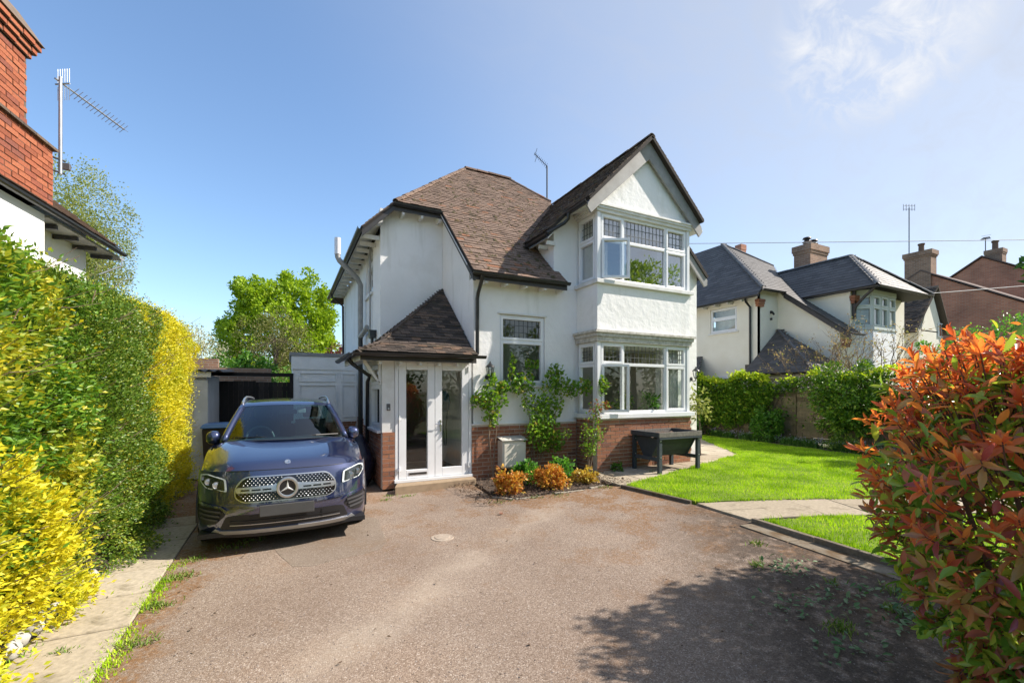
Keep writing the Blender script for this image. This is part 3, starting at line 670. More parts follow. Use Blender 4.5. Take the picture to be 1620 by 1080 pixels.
plane_tiles(wing, [Gp(2.80, -.20), Gp(2.80, .50), Gp(3.78, .50), Gp(3.78, 3.6), Gp(GA, 3.71), Gp(GA, -.20)], MT['tile_dk'], MT['deck'])
ridge_run(wing, (GA, -.19, GZ+.01), (GA, 3.66, GZ+.01), MT['tile_dk'], .085)
ridge_run(roof, (-.94, 4.855, ZF(4.855)+.02), (.5, 4.855, ZF(4.855)+.02), MT['ridge'], .10)
ridge_run(roof, (-3.46, 2.25, 5.52), (-.94, 4.855, ZF(4.855)+.02), MT['tile'], .07, .2, 'hip_tile'); ridge_run(roof, (1.37, 3.94, ZF(3.94)+.02), (.46, 4.855, ZF(4.855)+.02), MT['tile'], .07, .2, 'hip_tile')
# moss cushions on the main slope
MT['moss'] = simple('roof_moss', (.055, .05, .022), .95, (.12, .075, .03), 9, bstr=.6, bscale=40)
def moss(root, n_, f, u0, u1, v0, v1, seed):
    rr = random.Random(seed); m_ = MB(); k = 0
    while k < n_:
        u_, v_ = rr.uniform(u0, u1), rr.betavariate(1.1, 1.7)*(v1-v0)+v0; p = f(u_, v_)
        if p is None: continue
        k += 1; r_ = rr.uniform(.012, .05)*rr.choice((.6, .8, 1, 1.2)); c = Vector(p)+Vector((0, -.01, .02)); ring = [c+Vector((r_*rr.uniform(.7, 1.3)*math.cos(a), r_*rr.uniform(.5, .9)*math.sin(a), r_*.6*math.sin(a))) for a in np.linspace(0, 2*math.pi, 8)[:-1]]
        m_.add(ring+[c+Vector((0, -r_*.35, r_*.7))], [(i, (i+1) % 7, 7) for i in range(7)])
    m_.build('moss', MT['moss'], root, smooth=True, kind='stuff')
def fmain(u_, v_):
    if u_ < -2.4 and v_ < 2.35: return None
    if u_ < -3.2+(v_-2.3)*.9 or u_ > 1.0-(v_-3.9) or v_ > 4.7: return None
    if u_ > -.45 and v_ < .8: return None
    if v_ < 2.385+1.112*u_+.05 and u_ > -.7: return None
    return F(u_, v_)
moss(roof, 330, fmain, -3.3, 1.0, .45, 4.7, 77)
moss(wing, 120, lambda u_, v_: None if (v_ > 2.385+1.112*u_-.1 or (u_ < -.33 and v_ < .55)) else Gp(u_, v_), -.75, 1.1, -.2, 3.2, 78)
def board(name, pts, vec, mat, **k): m_ = MB(); m_.prism(pts, vec); return m_.build(name, mat, house, **k)
# bargeboards of the bay gable: a broad board each side under the verge tiles
for sgn in (-1, 1):
    tip = GA+sgn*1.55; zt = GZ-GS*1.55
    board('bargeboard', [(GA, -.10, GZ-.07), (tip, -.10, zt-.07), (tip+sgn*.03, -.10, zt-.19), (tip-sgn*.06, -.10, zt-.30), (tip-sgn*.22, -.10, zt-.30+.16*GS), (GA, -.10, GZ-.44)] , (0, .04, 0), MT['board_g'])
    # soffit return at the foot and lining
    board('bargeboard', [(GA+sgn*.0, -.058, GZ-.10), (tip, -.058, zt-.10), (tip, -.058, zt-.15), (GA, -.058, GZ-.15)], (0, .055, 0), MT['board_d'], label='dark lining board under the verge tiles')
# verge boards of the wing behind, right side
board('bargeboard', [(2.62, .53, ZG(2.62)-.07), (3.78, .53, ZG(3.78)-.07), (3.78, .53, ZG(3.78)-.20), (3.70, .53, ZG(3.78)-.24), (2.62, .53, ZG(2.62)-.32)], (0, .04, 0), MT['board_g'])
for (p0, p1) in (((-2.46, .42), (-2.46, 2.25)),):        # verge of the catslide
    board('verge_board', [(p0[0], p0[1], ZF(p0[1])-.04), (p1[0], p1[1], ZF(p1[1])-.04), (p1[0], p1[1], ZF(p1[1])-.17), (p0[0], p0[1], ZF(p0[1])-.19)], (.05, 0, 0), MT['board_d'])
board('verge_board', [(-4.11, 2.27, ZL(-4.11)-.05), (-3.46, 2.27, ZL(-3.46)-.04), (-3.46, 2.27, ZL(-3.46)-.16), (-4.11, 2.27, ZL(-4.11)-.19)], (0, .045, 0), MT['board_d'])
board('soffit', [(UC-.13, VM, ZF(VM)-.11), (UC-.13, VR, ZF(VR)-.11), (UC, VR, ZF(VR)-.11), (UC, VM, ZF(VM)-.11)], (0, 0, .03), MT['wood_w'])
board('soffit', [(-4.06, 2.3, 4.86), (-4.06, 9.6, 4.86), (UL, 9.6, 5.06), (UL, 2.3, 5.06)], (0, 0, .03), MT['wood_w'])
board('soffit', [(-3.5, 2.29, 5.36), (-2.44, 2.29, 5.36), (-2.44, VR, 5.50), (-3.5, VR, 5.50)], (0, 0, .03), MT['wood_w'])
board('soffit', [(-2.4, .44, 3.66), (-.5, .44, 3.66), (-.5, VM, 3.71), (-2.4, VM, 3.71)], (0, 0, .03), MT['wood_w'])
board('soffit', [(-.80, .56, 4.62), (-.80, 1.5, 4.62), (-.566, 1.5, 4.86), (-.566, .56, 4.86)], (0, 0, .03), MT['wood_w'])
board('soffit', [(-.32, -.08, 5.16), (-.32, .5, 5.16), (0, .5, 5.28), (0, -.08, 5.28)], (0, 0, .03), MT['wood_w'])
board('soffit', [(2.58, -.08, 5.28), (2.58, .5, 5.28), (2.88, .5, 5.16), (2.88, -.08, 5.16)], (0, 0, .03), MT['wood_w'])
q = MB(); q.box(-3.52, 2.288, 5.33, -2.44, 2.299, 5.475); q.build('fascia', MT['board_d'], house)
q = MB(); q.box(-2.44, .43, 3.60, -.42, .439, 3.735); q.build('fascia', MT['board_d'], house)
q = MB(); q.box(-2.52, 2.301, 5.33, -2.345, VR-.002, 5.40); q.build('soffit', MT['wood_w'], house)
def rafters(pts, size, name='rafter_end'):
    for p in pts:
        m_ = MB(); m_.box(p[0], p[1], p[2], p[0]+size[0], p[1]+size[1], p[2]+size[2]); m_.build(name, MT['wood_w'], house, loc=p)
rafters([(-2.2+i*.42, .45, 3.57) for i in range(5)], (.05, .25, .085)); rafters([(-3.3+i*.4, 2.3, 5.28) for i in range(3)], (.05, .26, .08))
rafters([(-4.04, 2.6+i*.5, 4.77) for i in range(14)], (.33, .05, .085)); rafters([(-.78, .62+i*.3, 4.54) for i in range(2)], (.2, .05, .08))
# gutters and pipes
def gutter(p, q, r=.055, name='gutter'):
    p, q = Vector(p), Vector(q); t = (q-p).normalized(); sd = t.cross(Vector((0,0,1))).normalized(); m_ = MB(); rows = []
    for pos in (p, q):
        rows.append([pos+sd*(r*math.cos(R(a)))-Vector((0,0,1))*(r*math.sin(R(a))) for a in range(0, 181, 30)]+[pos+sd*((r-.006)*math.cos(R(a)))-Vector((0,0,1))*((r-.006)*math.sin(R(a))) for a in range(180, -1, -30)])
    m_.grid(rows, True); k = len(rows[0]); m_.f += [tuple(range(k))[::-1], tuple(range(k, 2*k))]; m_.m += [0, 0]
    return m_.build(name, MT['black'], house)
gutter((-2.50, .37, 3.72), (-.40, .37, 3.74)); gutter((-3.50, 2.23, 5.47), (-2.44, 2.23, 5.46)); gutter((-4.15, 2.22, 4.86), (-4.15, 9.85, 4.86)); gutter((-.38, -.19, 5.21), (-.38, .52, 5.19)); gutter((-.87, .46, 4.68), (-.87, 1.40, 4.68))
def pipe(pts, r=.035, mat=None, name='downpipe', label=None): return tube_thing(pts, r, name, mat or MT['black'], house, 10, label=label)
pipe([(-2.30, .37, 3.68), (-2.30, .39, 3.60), (-2.28, .62, 3.40), (-2.28, .655, 3.30), (-2.28, .655, 2.27)])
pipe([(-.40, .40, 5.15), (-.40, .42, 5.05), (-.44, .5, 4.98), (-.72, .52, 4.80), (-.85, .52, 4.72)])
pipe([(-4.15, 8.9, 4.83), (-4.1, 8.9, 4.7), (-3.78, 8.9, 4.45), (-3.76, 8.9, 2.3)])
pipe([(-4.36, 4.5, 5.30), (-4.36, 4.5, 4.84), (-4.32, 4.5, 4.76), (-3.90, 4.5, 4.36), (-3.83, 4.5, 4.22), (-3.83, 4.5, 2.9)], .065, MT['greypipe'], 'soil_vent_pipe')
pipe([(-4.36, 4.5, 4.90), (-4.36, 4.5, 5.30)], .075, simple('pale_plastic', (.75, .76, .78), .4), 'vent_cowl')
pipe([(-3.83, 4.5, 2.93), (-3.80, 4.1, 3.0), (-3.76, 3.9, 3.10)], .06, MT['greypipe'], 'soil_vent_pipe'); pipe([(-3.83, 4.5, 2.9), (-3.83, 4.5, -.1)], .058, MT['black'], 'soil_pipe')
pipe([(-3.745, 3.6, 4.9), (-3.745, 3.6, 3.0)], .022, MT['greypipe'], 'waste_pipe'); pipe([(-3.78, 3.1, 2.75), (-3.78, 3.1, -.1)], .035)
q = MB(); q.prism([(-3.86, 3.0, 2.92), (-3.70, 3.0, 2.92), (-3.73, 3.0, 2.74), (-3.83, 3.0, 2.74)], (0, .2, 0)); q.build('rainwater_hopper', MT['black'], house)

# ------------------------------------------------------------------ porch (part of the house)
PU = -4.01
pw = MB(); pw.box(PU, VM, .86, -3.80, VM+.2, 2.19); pw.box(PU, 1.86, .86, PU+.12, VR+.19, 2.19); pw.box(PU, VM+.202, 2.06, PU+.12, 1.858, 2.19); pw.box(-3.798, VM+.02, 2.145, UC-.004, VM+.16, 2.19)
pw.build('porch_wall', MT['wood_w'], house)
window('porch_side_window', house, (PU+.02, 1.855, 0), (0,-1,0), (-1,0,0), .945, .90, 2.055, [(.055, .89, .955, 1.64, 'sash'), (.055, .89, 1.72, 2.0, 'sash')], bars=[(.055, .89, 1.655, 1.705)])
q = MB(); q.box(PU-.06, VM+.14, .845, PU+.10, 1.90, .895); q.build('window_sill', MT['upvc'], house, bevel=.005)
room(house, PU+.13, UC-.01, VM+.1, VR-.01, .03, 2.17, simple('porch_wall_paint', (.88, .86, .80), .9), simple('porch_floor_tile', (.42, .37, .32), .6, (.34, .30, .26), 9))
q = MB(); q.box(-3.55, VR-.05, .04, -3.50, VR-.015, 2.0); q.box(-2.72, VR-.05, .04, -2.67, VR-.015, 2.0); q.box(-3.498, VR-.05, 1.95, -2.722, VR-.015, 2.0); q.build('inner_door_frame', MT['upvc'], house)
q = MB(); q.box(-3.495, VR-.04, .04, -2.725, VR-.012, 1.945); q.build('inner_door', simple('brown_door', (.055, .035, .025), .5, (.08, .05, .035), 4), house)
df = MB(); D0, D1, DZ0, DZ1 = -3.795, -2.385, .02, 2.14
df.box(D0, VM-.02, DZ0, D0+.055, VM+.06, DZ1); df.box(D1-.055, VM-.02, DZ0, D1, VM+.06, DZ1); df.box(D0+.057, VM-.02, DZ1-.055, D1-.057, VM+.06, DZ1)
df.build('door_frame', MT['upvc'], house, bevel=.005)
q = MB(); q.box(D0-.02, VM-.075, -.005, D1+.01, VM+.06, .045); q.build('door_threshold', MT['upvc'], house, bevel=.004)
lw = (D1-D0-.12)/2
for k in (0, 1):
    a0 = D0+.06+k*lw+(.002 if k else 0); a1 = a0+lw-.004; m_ = MB(); st = .13; y0, y1 = VM-.028, VM+.04
    m_.box(a0, y0, .05, a0+st, y1, 2.08); m_.box(a1-st, y0, .05, a1, y1, 2.08); m_.box(a0+st+.001, y0, .05, a1-st-.001, y1, .20); m_.box(a0+st+.001, y0, 1.95, a1-st-.001, y1, 2.08)
    d_ = m_.build('porch_door', MT['upvc'], house, bevel=.006)
    m_ = MB(); m_.box(a0+st-.006, VM, .195, a1-st+.006, VM+.01, 1.955); m_.build('pane', MT['glass'], d_)
    if k: m_ = MB(); m_.box(a0+.085, y0-.014, .86, a0+.112, y0-.001, 1.06); m_.tube([(a0+.098, y0-.012, .99), (a0+.098, y0-.05, .99), (a0-.01, y0-.05, .99)], .008, 8); m_.build('handle', simple('chrome', (.7, .7, .72), .2, metal=1.), d_)
    if not k: m_ = MB(); m_.box(a0+st+.04, y0-.006, .105, a1-st-.01, y0-.001, .155); m_.build('letter_plate', simple('chrome_plate', (.55, .55, .56), .3, metal=.9), d_); m_ = MB(); m_.box(a0+st+.055, y0-.009, .118, a1-st-.025, y0-.0065, .144); m_.build('letter_flap', MT['black'], d_)
    for hz in (.22, 1.10, 1.98):
        m_ = MB(); hx = a0-.02 if k == 0 else a1-.035; m_.tube([(hx+.028, y0-.012, hz-.05), (hx+.028, y0-.012, hz+.05)], .012, 8); m_.box(hx-.02, y0-.007, hz-.03, hx+.075, y0-.001, hz+.03); m_.build('hinge', MT['upvc'], d_)
# brick pier, dwarf wall under the side window, plinths
PB = [290]
brick_face(house, (PU, VM-.02, 0), (1,0,0), (0,-1,0), .215, -.10, .845, MT['brick'], MT['mortar'], PB, .1)
brick_face(house, (-.03, -.03, 0), (1,0,0), (0,-1,0), 2.62, -.05, 1.025, MT['brick'], MT['mortar'], PB, .1, skip=lambda a, z: .33 < a < .60 and .05 < z < .12)
PB2 = [120]
brick_face(house, (-2.385, VM-.03, 0), (1,0,0), (0,-1,0), 2.36, -.14, .94, MT['brick'], MT['mortar'], PB, .1)
brick_face(house, (-.03, VM-.035, 0), (0,-1,0), (-1,0,0), .585, -.05, 1.025, MT['brick'], MT['mortar'], PB, .1)
brick_face(house, (PU-.0, VR+.2, 0), (0,-1,0), (-1,0,0), VR+.2-VM-.09, -.10, .845, MT['brick'], MT['mortar'], PB, .09)
brick_face(house, (2.59, .085, 0), (0,1,0), (1,0,0), .70, -.05, 1.025, MT['brick'], MT['mortar'], PB, .1)
brick_face(house, (UL-.005, 6.0, 0), (0,-1,0), (-1,0,0), 3.2, -.10, .86, MT['brick'], MT['mortar'], PB, .09)
q = MB(); q.box(.34, -.045, .055, .59, -.02, .115); q.build('air_brick', MT['black'], house)
q = MB(); q.box(-2.385, VM-.045, .942, -.04, VM-.001, .965); q.build('plinth_ledge', MT['render'], house)
q = MB(); q.prism([(-3.87, .36, -.2), (-2.40, .42, -.2), (-2.38, VM-.08, -.2), (-3.78, VM-.08, -.2)], (0, 0, .198)); st_ = q.build('door_step', simple('sandstone_step', (.34, .25, .16), .9, (.26, .19, .12), 8, bstr=.5, bscale=40), house, bevel=.012)
# porch roof with a bell-cast foot
prf = bpy.data.objects.new('porch_roof', None); COL.objects.link(prf); prf.parent = house; OFF[prf.name] = Vector((-3.2, 1.2, 2.3)); prf.location = Vector((-3.2, 1.2, 2.3))-off(house)
PBUD = [120]; EZ = 2.21; TZ = 3.84
c0, c1, ap = (-4.47, .36, EZ), (-4.03, .78, EZ+.20), (UC-.004, VR-.02, TZ)
MT['tile_porch'] = pieces('porch_tile', [(0, (.055, .046, .04)), (.5, (.10, .078, .064)), (.85, (.15, .11, .085)), (1, (.19, .12, .08))], .9, 30, .45, .4, ((.085, .075, .045), 5, .55, .72), .2)
plane_tiles(prf, [c0, (-2.375, .36, EZ), (-2.375, .78, EZ+.20), c1], MT['tile_porch'], MT['deck'], sel=lambda a, b: True, budget=PBUD, thick=.03)
plane_tiles(prf, [c1, (-2.36, .78, EZ+.20), ap], MT['tile_porch'], MT['deck'], sel=lambda a, b: True, budget=PBUD, thick=.04)
plane_tiles(prf, [(-4.47, VR+.2, EZ), c0, c1, (-4.03, VR+.2, EZ+.2)], MT['tile_porch'], MT['deck'], thick=.03)
plane_tiles(prf, [(-4.03, VR+.2, EZ+.2), c1, ap, (UL-.003, VR-.02, EZ+.2+.33*.859), (UL-.003, VR+.2, EZ+.2+.33*.859)], MT['tile_porch'], MT['deck'], thick=.04)
ridge_run(prf, c0, c1, MT['tile_porch'], .06, .18, 'hip_tile'); ridge_run(prf, c1, ap, MT['tile_porch'], .06, .18, 'hip_tile')
board('porch_fascia', [(-4.40, .43, EZ-.13), (-2.39, .43, EZ-.13), (-2.39, .43, EZ-.01), (-4.40, .43, EZ-.01)], (0, .03, 0), MT['board_d'])
board('porch_fascia', [(-4.40, .462, EZ-.13), (-4.40, VR+.1, EZ-.13), (-4.40, VR+.1, EZ-.01), (-4.40, .462, EZ-.01)], (.03, 0, 0), MT['wood_w'])
board('porch_soffit', [(-4.36, .47, EZ-.10), (-2.39, .47, EZ-.10), (-2.39, VM+.1, EZ-.06), (-4.36, VM+.1, EZ-.06)], (0, 0, .025), MT['wood_w'])
board('porch_soffit', [(-4.36, VM+.11, EZ-.10), (-4.36, VR+.1, EZ-.10), (PU+.02, VR+.1, EZ-.06), (PU+.02, VM+.11, EZ-.06)], (0, 0, .025), MT['wood_w'])
rafters([(-4.1+i*.34, .50, EZ-.185) for i in range(5)], (.05, .19, .075)); gutter((-4.53, .31, EZ-.02), (-2.26, .31, EZ-.0)); gutter((-4.53, VR+.1, EZ-.02), (-4.53, .33, EZ-.02))
pipe([(-4.50, 1.1, EZ-.08), (-4.44, 1.1, EZ-.16), (-4.02, 1.9, EZ-.34), (-4.05, 2.0, EZ-.45), (-4.06, 2.0, -.1)])
q = MB(); q.prism([(PU-.02, VM+.05, 1.72), (PU-.05, VM+.05, 1.72), (PU-.30, VM+.05, 2.05), (PU-.30, VM+.05, 2.10), (PU-.26, VM+.05, 2.10)], (0, .05, 0)); q.box(PU-.05, VM+.05, 1.7, PU-.003, VM+.10, 2.1); q.build('porch_bracket', MT['wood_w'], house)
q = MB(); q.box(-3.935, VM-.025, 1.245, -3.875, VM-.001, 1.36); bell = q.build('doorbell', simple('bell_grey', (.10, .10, .105), .4), house, bevel=.006)
q = MB(); q.lathe((-3.905, VM-.026, 1.275), [(.0, .008), (.016, .006), (.018, 0)], 14, (0, -1, 0)); q.build('bell_button', MT['steel'], bell)
# ------------------------------------------------------------------ the parked car (x across, y from the nose back, z up)
CX, CY, CZ = -5.445, -1.72, -.14
car = thing('parked_car', 'dark blue metallic SUV with a star badge grille, parked nose out beside the porch', 'car', (CX, CY+2.2, CZ))
CXF = Matrix.Translation((CX, CY+.03, CZ)) @ Matrix.Diagonal((.955, 1, 1, 1))
def paint():
    m, t, n, l, b = newmat('blue_car_paint'); b.inputs['Base Color'].default_value = (.019, .029, .095, 1); b.inputs['Metallic'].default_value = .55; b.inputs['Roughness'].default_value = .34
    b.inputs['Coat Weight'].default_value = 1; b.inputs['Coat Roughness'].default_value = .02; b.inputs['Coat IOR'].default_value = 2.1; return m
PAINT = paint(); CHROME = simple('chrome_trim', (.78, .79, .80), .16, metal=1.); SATIN = simple('satin_silver', (.58, .59, .61), .32, metal=.9)
GLOSSB = simple('gloss_black', (.008, .008, .009), .15, coat=.5); TRIM = simple('dark_trim', (.014, .014, .016), .5); TYRE = simple('tyre_rubber', (.018, .018, .018), .85, bstr=.2)
CGLASS = glassmat('car_glass', (.42, .60, .60), 1.9)
HW = .915
def plan(x): q = min(1, abs(x)/HW); return .60*(1-(1-q**2.6)**(1/2.6))
def smooth(a, b, x): q = min(1, max(0, (x-a)/(b-a))); return q*q*(3-2*q)
FZ = [(.20, .10), (.26, .035), (.36, .015), (.48, .0), (.58, .012), (.70, .03), (.80, .055), (.87, .085)]
def fyc(z):
    for (z0, y0), (z1, y1) in zip(FZ[:-1], FZ[1:]):
        if z <= z1: return y0+(y1-y0)*max(0, (z-z0)/(z1-z0))
    return FZ[-1][1]+(z-.87)*1.1
def fy(x, z): return fyc(z)+plan(x)
def carb(m_, name, mat, parent=None, smooth_=False, **k):
    m_.xf = CXF; return m_.build(name, mat, parent or car, smooth=smooth_, **k)
# nose and bonnet as one skin
xs = [-HW*math.sin(R(90)*q) if False else q*HW for q in np.concatenate([-np.array([1, .995, .985, .965, .935, .9, .85, .78, .7, .6, .5, .38, .25, .12]), [0], np.array([.12, .25, .38, .5, .6, .7, .78, .85, .9, .935, .965, .985, .995, 1])])]
rows = []
for z in (.20, .23, .26, .31, .36, .42, .48, .53, .58, .64, .70, .75, .80, .835, .87): rows.append([(x, fy(x, z), z+.0*abs(x)) for x in xs])
bon = [(.115, .905, 1), (.16, .937, .98), (.24, .962, .94), (.36, .988, .85), (.55, 1.018, .68), (.8, 1.052, .42), (1.0, 1.075, .25), (1.18, 1.092, .18)]
for (y, z, k) in bon:
    r_ = []
    for x in xs:
        q = abs(x)/HW; d = .02*q**2+.085*smooth(.80, 1.0, q)
        rib = .014*math.exp(-((abs(x)-.52)/.06)**2)*smooth(.15, .5, y)
        r_.append((x, y+plan(x)*k, z-d+rib-.05*smooth(.6, 1, q)*(1-smooth(.1, .9, y))))
    rows.append(r_)
b_ = MB(); b_.grid(rows[:15]); front = carb(b_, 'front_bumper', PAINT, smooth_=50)
b_ = MB(); b_.grid(rows[14:]); bonnet = carb(b_, 'bonnet', PAINT, smooth_=50)
# sides, wings, rear
for sgn in (-1, 1):
    rs = []
    tops = [rows[k][0 if sgn < 0 else -1] for k in range(14, len(rows))]
    ys = [p[1] for p in tops]; yy = [.62, .70, .80, .95, 1.1, 1.25, 1.36, 1.6, 2.0, 2.6, 3.2, 3.6, 4.0, 4.25, 4.42, 4.50]
    ztop = lambda y: np.interp(y, ys+[2.4, 3.6, 4.5], [p[2] for p in tops]+[1.02, 1.04, 1.03])
    for y in yy:
        taper = .14*smooth(3.9, 4.5, y); zt = float(ztop(y))
        rs.append([(sgn*(HW-taper-.02), y, .26), (sgn*(HW-taper), y, .36), (sgn*(HW-taper+.004), y, .55), (sgn*(HW-taper+.008), y, .75), (sgn*(HW-taper), y, .9 if zt > .93 else zt-.04), (sgn*(HW-taper-.012*smooth(1.2, 2, y)), y, zt), (sgn*(HW-taper-.07*smooth(1.1, 2, y)), y, zt+.015*smooth(1.1, 2, y))])
    q = MB(); q.grid(rs); carb(q, 'body_side', PAINT, smooth_=45)
    for wy in (.93, 3.70):
        a_ = MB(); prof = []
        for k in range(13):
            an = R(-10+200*k/12); prof.append([(sgn*(HW-.03), wy+r*math.cos(an), .36+r*math.sin(an)) for r in (.385, .44)]+[(sgn*(HW+.016), wy+r*math.cos(an), .36+r*math.sin(an)) for r in (.44, .385)])
        a_.grid(prof, True); carb(a_, 'wheel_arch', TRIM, smooth_=30)
        d_ = MB(); d_.tube([(sgn*(HW-.05), wy, .36), (sgn*(HW+.009), wy, .36)], .384, 28); carb(d_, 'wheel_well', simple('wheel_well_dark', (.006, .006, .006), .9))
        wroot = bpy.data.objects.new('wheel', None); COL.objects.link(wroot); wroot.parent = car; wl_ = Vector((CX+sgn*.82, CY+wy, CZ+.36)); OFF[wroot.name] = wl_; wroot.location = wl_-off(car)
        t_ = MB(); t_.lathe((sgn*.80, wy, .36), [(.24, -.11), (.33, -.125), (.352, -.10), (.358, 0), (.352, .10), (.33, .128), (.25, .12)], 40, (sgn, 0, 0)); carb(t_, 'tyre', TYRE, wroot, 40)
        t_ = MB(); t_.lathe((sgn*.80, wy, .36), [(.255, .10), (.25, .12), (.235, .118), (.225, .05), (.06, .06), (.055, .11), (0, .112)], 40, (sgn, 0, 0))
        for k in range(5):
            an = 2*math.pi*k/5+.3; dv = Vector((0, math.cos(an), math.sin(an))); pv_ = Vector((0, -math.sin(an), math.cos(an)))
            t_.ob(Vector((sgn*.885, wy, .36))+dv*.04-pv_*.03, dv*.20, pv_*.06, (sgn*.03, 0, 0))
        carb(t_, 'rim', SATIN, wroot, 35)
    # sill
    q = MB(); q.box(sgn*(HW-.03), 1.36, .18, sgn*(HW-.12), 3.3, .28); carb(q, 'side_sill', TRIM)
rr_ = [[(sgn*x, y, z) for sgn, x in ((-1, .775), (-1, .5), (1, .5), (1, .775))] for (y, z) in ((4.50, .26), (4.60, .45), (4.63, .7), (4.58, .95), (4.54, 1.05))]
q = MB(); q.grid([[(p[0], p[1]-(.10 if abs(p[0]) > .7 else 0), p[2]) for p in r] for r in rr_]); carb(q, 'tailgate', PAINT, smooth_=40)
q = MB(); q.box(-.86, .16, .19, .86, 4.4, .24); carb(q, 'underbody', TRIM)
# cabin
def lerp(a, b, t_): return a+(b-a)*t_
def crow(yc, zc, xe, ye, ze, n_=17):
    out_ = []
    for i in range(n_):
        q = -1+2*i/(n_-1); out_.append((xe*q, yc+(ye-yc)*abs(q)**2.2, zc+(ze-zc)*abs(q)**2.4))
    return out_
WB = (1.06, 1.10, .775, 1.44, 1.06); WT_ = (1.86, 1.515, .600, 2.02, 1.485)
ws = [crow(*[lerp(a, b, k/8)+(.022*math.sin(math.pi*k/8) if j in (1, 4) else 0) for j, (a, b) in enumerate(zip(WB, WT_))]) for k in range(9)]
q = MB(); q.grid(ws); carb(q, 'windscreen', CGLASS, smooth_=True)
RT = [(1.865, 1.519, .605, 2.025, 1.490), (1.95, 1.548, .605, 2.08, 1.515), (2.05, 1.566, .607, 2.15, 1.530), (2.3, 1.592, .61, 2.35, 1.555), (2.9, 1.605, .615, 2.9, 1.565), (3.6, 1.59, .60, 3.6, 1.545), (4.25, 1.545, .57, 4.2, 1.50), (4.42, 1.50, .56, 4.36, 1.46)]
q = MB(); q.grid([crow(*a_) for a_ in RT[:3]]); carb(q, 'roof_front', PAINT, smooth_=True)
q = MB(); q.grid([crow(*a_) for a_ in RT[2:]]); carb(q, 'glass_roof', GLOSSB, smooth_=True)
q = MB(); q.grid([crow(4.42, 1.50, .56, 4.36, 1.46), crow(4.56, 1.06, .70, 4.48, 1.04)]); carb(q, 'rear_window', CGLASS, smooth_=True)
for sgn in (-1, 1):
    side = [Vector((sgn*p[2], p[3], p[4])) for p in RT]; belt = [(sgn*.845, 1.5, 1.035), (sgn*.852, 2.2, 1.05), (sgn*.85, 3.2, 1.06), (sgn*.80, 4.2, 1.06), (sgn*.72, 4.47, 1.05)]
    top = [(sgn*.612, 2.03, 1.487), (sgn*.62, 2.4, 1.548), (sgn*.622, 3.2, 1.552), (sgn*.60, 4.1, 1.50), (sgn*.57, 4.36, 1.46)]
    q = MB(); q.grid([belt, [tuple((Vector(a)*.45+Vector(b)*.55)+Vector((sgn*.012, 0, 0))) for a, b in zip(belt, top)], top]); carb(q, 'side_window', CGLASS, smooth_=True)
    q = MB(); q.tube([ws[k][0 if sgn < 0 else -1] for k in range(9)], .042, 10); carb(q, 'windscreen_pillar', PAINT, smooth_=True)
    q = MB(); q.add([(sgn*.775, 1.44, 1.06), (sgn*.90, 1.2, 1.0), (sgn*.905, 1.7, 1.02), (sgn*.845, 1.55, 1.035)], [(0, 1, 2, 3)]); carb(q, 'cowl_corner', PAINT)
    q = MB(); q.tube([(sgn*.605, 2.02, 1.487)]+[tuple(p) for p in side[3:]], .03, 8); carb(q, 'roof_edge', PAINT, smooth_=True)
    for yb, yt, xt, zt in ((2.55, 2.65, .618, 1.55), (3.6, 3.45, .61, 1.53)):
        q = MB(); q.tube([(sgn*.853, yb, 1.05), (sgn*.765, (yb+yt)/2, 1.31), (sgn*xt, yt, zt)], .028, 6); carb(q, 'door_pillar', TRIM)
    # roof rail
    q = MB(); q.tube([(sgn*.600, 2.02, 1.485), (sgn*.602, 2.18, 1.555), (sgn*.605, 2.42, 1.598), (sgn*.61, 2.9, 1.622), (sgn*.60, 3.6, 1.61), (sgn*.58, 4.0, 1.585), (sgn*.57, 4.15, 1.53)], .0155, 10); carb(q, 'roof_rail', SATIN, smooth_=True)
    # door mirror
    mroot = MB(); rows_ = []
    for k in range(9):
        an = math.pi*k/8; s_ = max(.06, math.sin(an)**.6); cx_ = sgn*(.825+.098*(-math.cos(an)+1)*.85)
        rows_.append([(cx_, 1.62+.085*s_*math.cos(R(a))*(1.0 if math.cos(R(a)) < 0 else .55), 1.105+.098*s_*math.sin(R(a))*(1-.15*k/8)) for a in range(0, 360, 24)])
    mroot.grid(rows_, True); mo_ = carb(mroot, 'door_mirror', PAINT, smooth_=True)
    q = MB(); q.ob((sgn*.83, 1.60, 1.015), (sgn*.12, 0, .02), (0, .06, 0), (0, 0, .035)); carb(q, 'mirror_foot', TRIM, mo_)
    q = MB(); q.ob((sgn*.845, 1.672, 1.045), (sgn*.135, 0, 0), (0, .004, 0), (0, 0, .12)); carb(q, 'mirror_glass', CHROME, mo_)
q = MB(); q.grid([[(p[0]*.99, p[1]-.035, p[2]-.004) for p in ws[0]], [(p[0], p[1]+.012, p[2]+.004) for p in ws[0]]]); carb(q, 'scuttle', TRIM)
for (x0, x1) in ((-.62, -.02), (.05, .66)):
    q = MB(); q.tube([(x0, 1.13+.3*abs(x0/.775)**2.2, 1.118), ((x0+x1)/2, 1.12+.3*abs((x0+x1)/1.55)**2.2, 1.128), (x1, 1.12+.3*abs(x1/.775)**2.2, 1.118)], .008, 6); carb(q, 'wiper', TRIM)
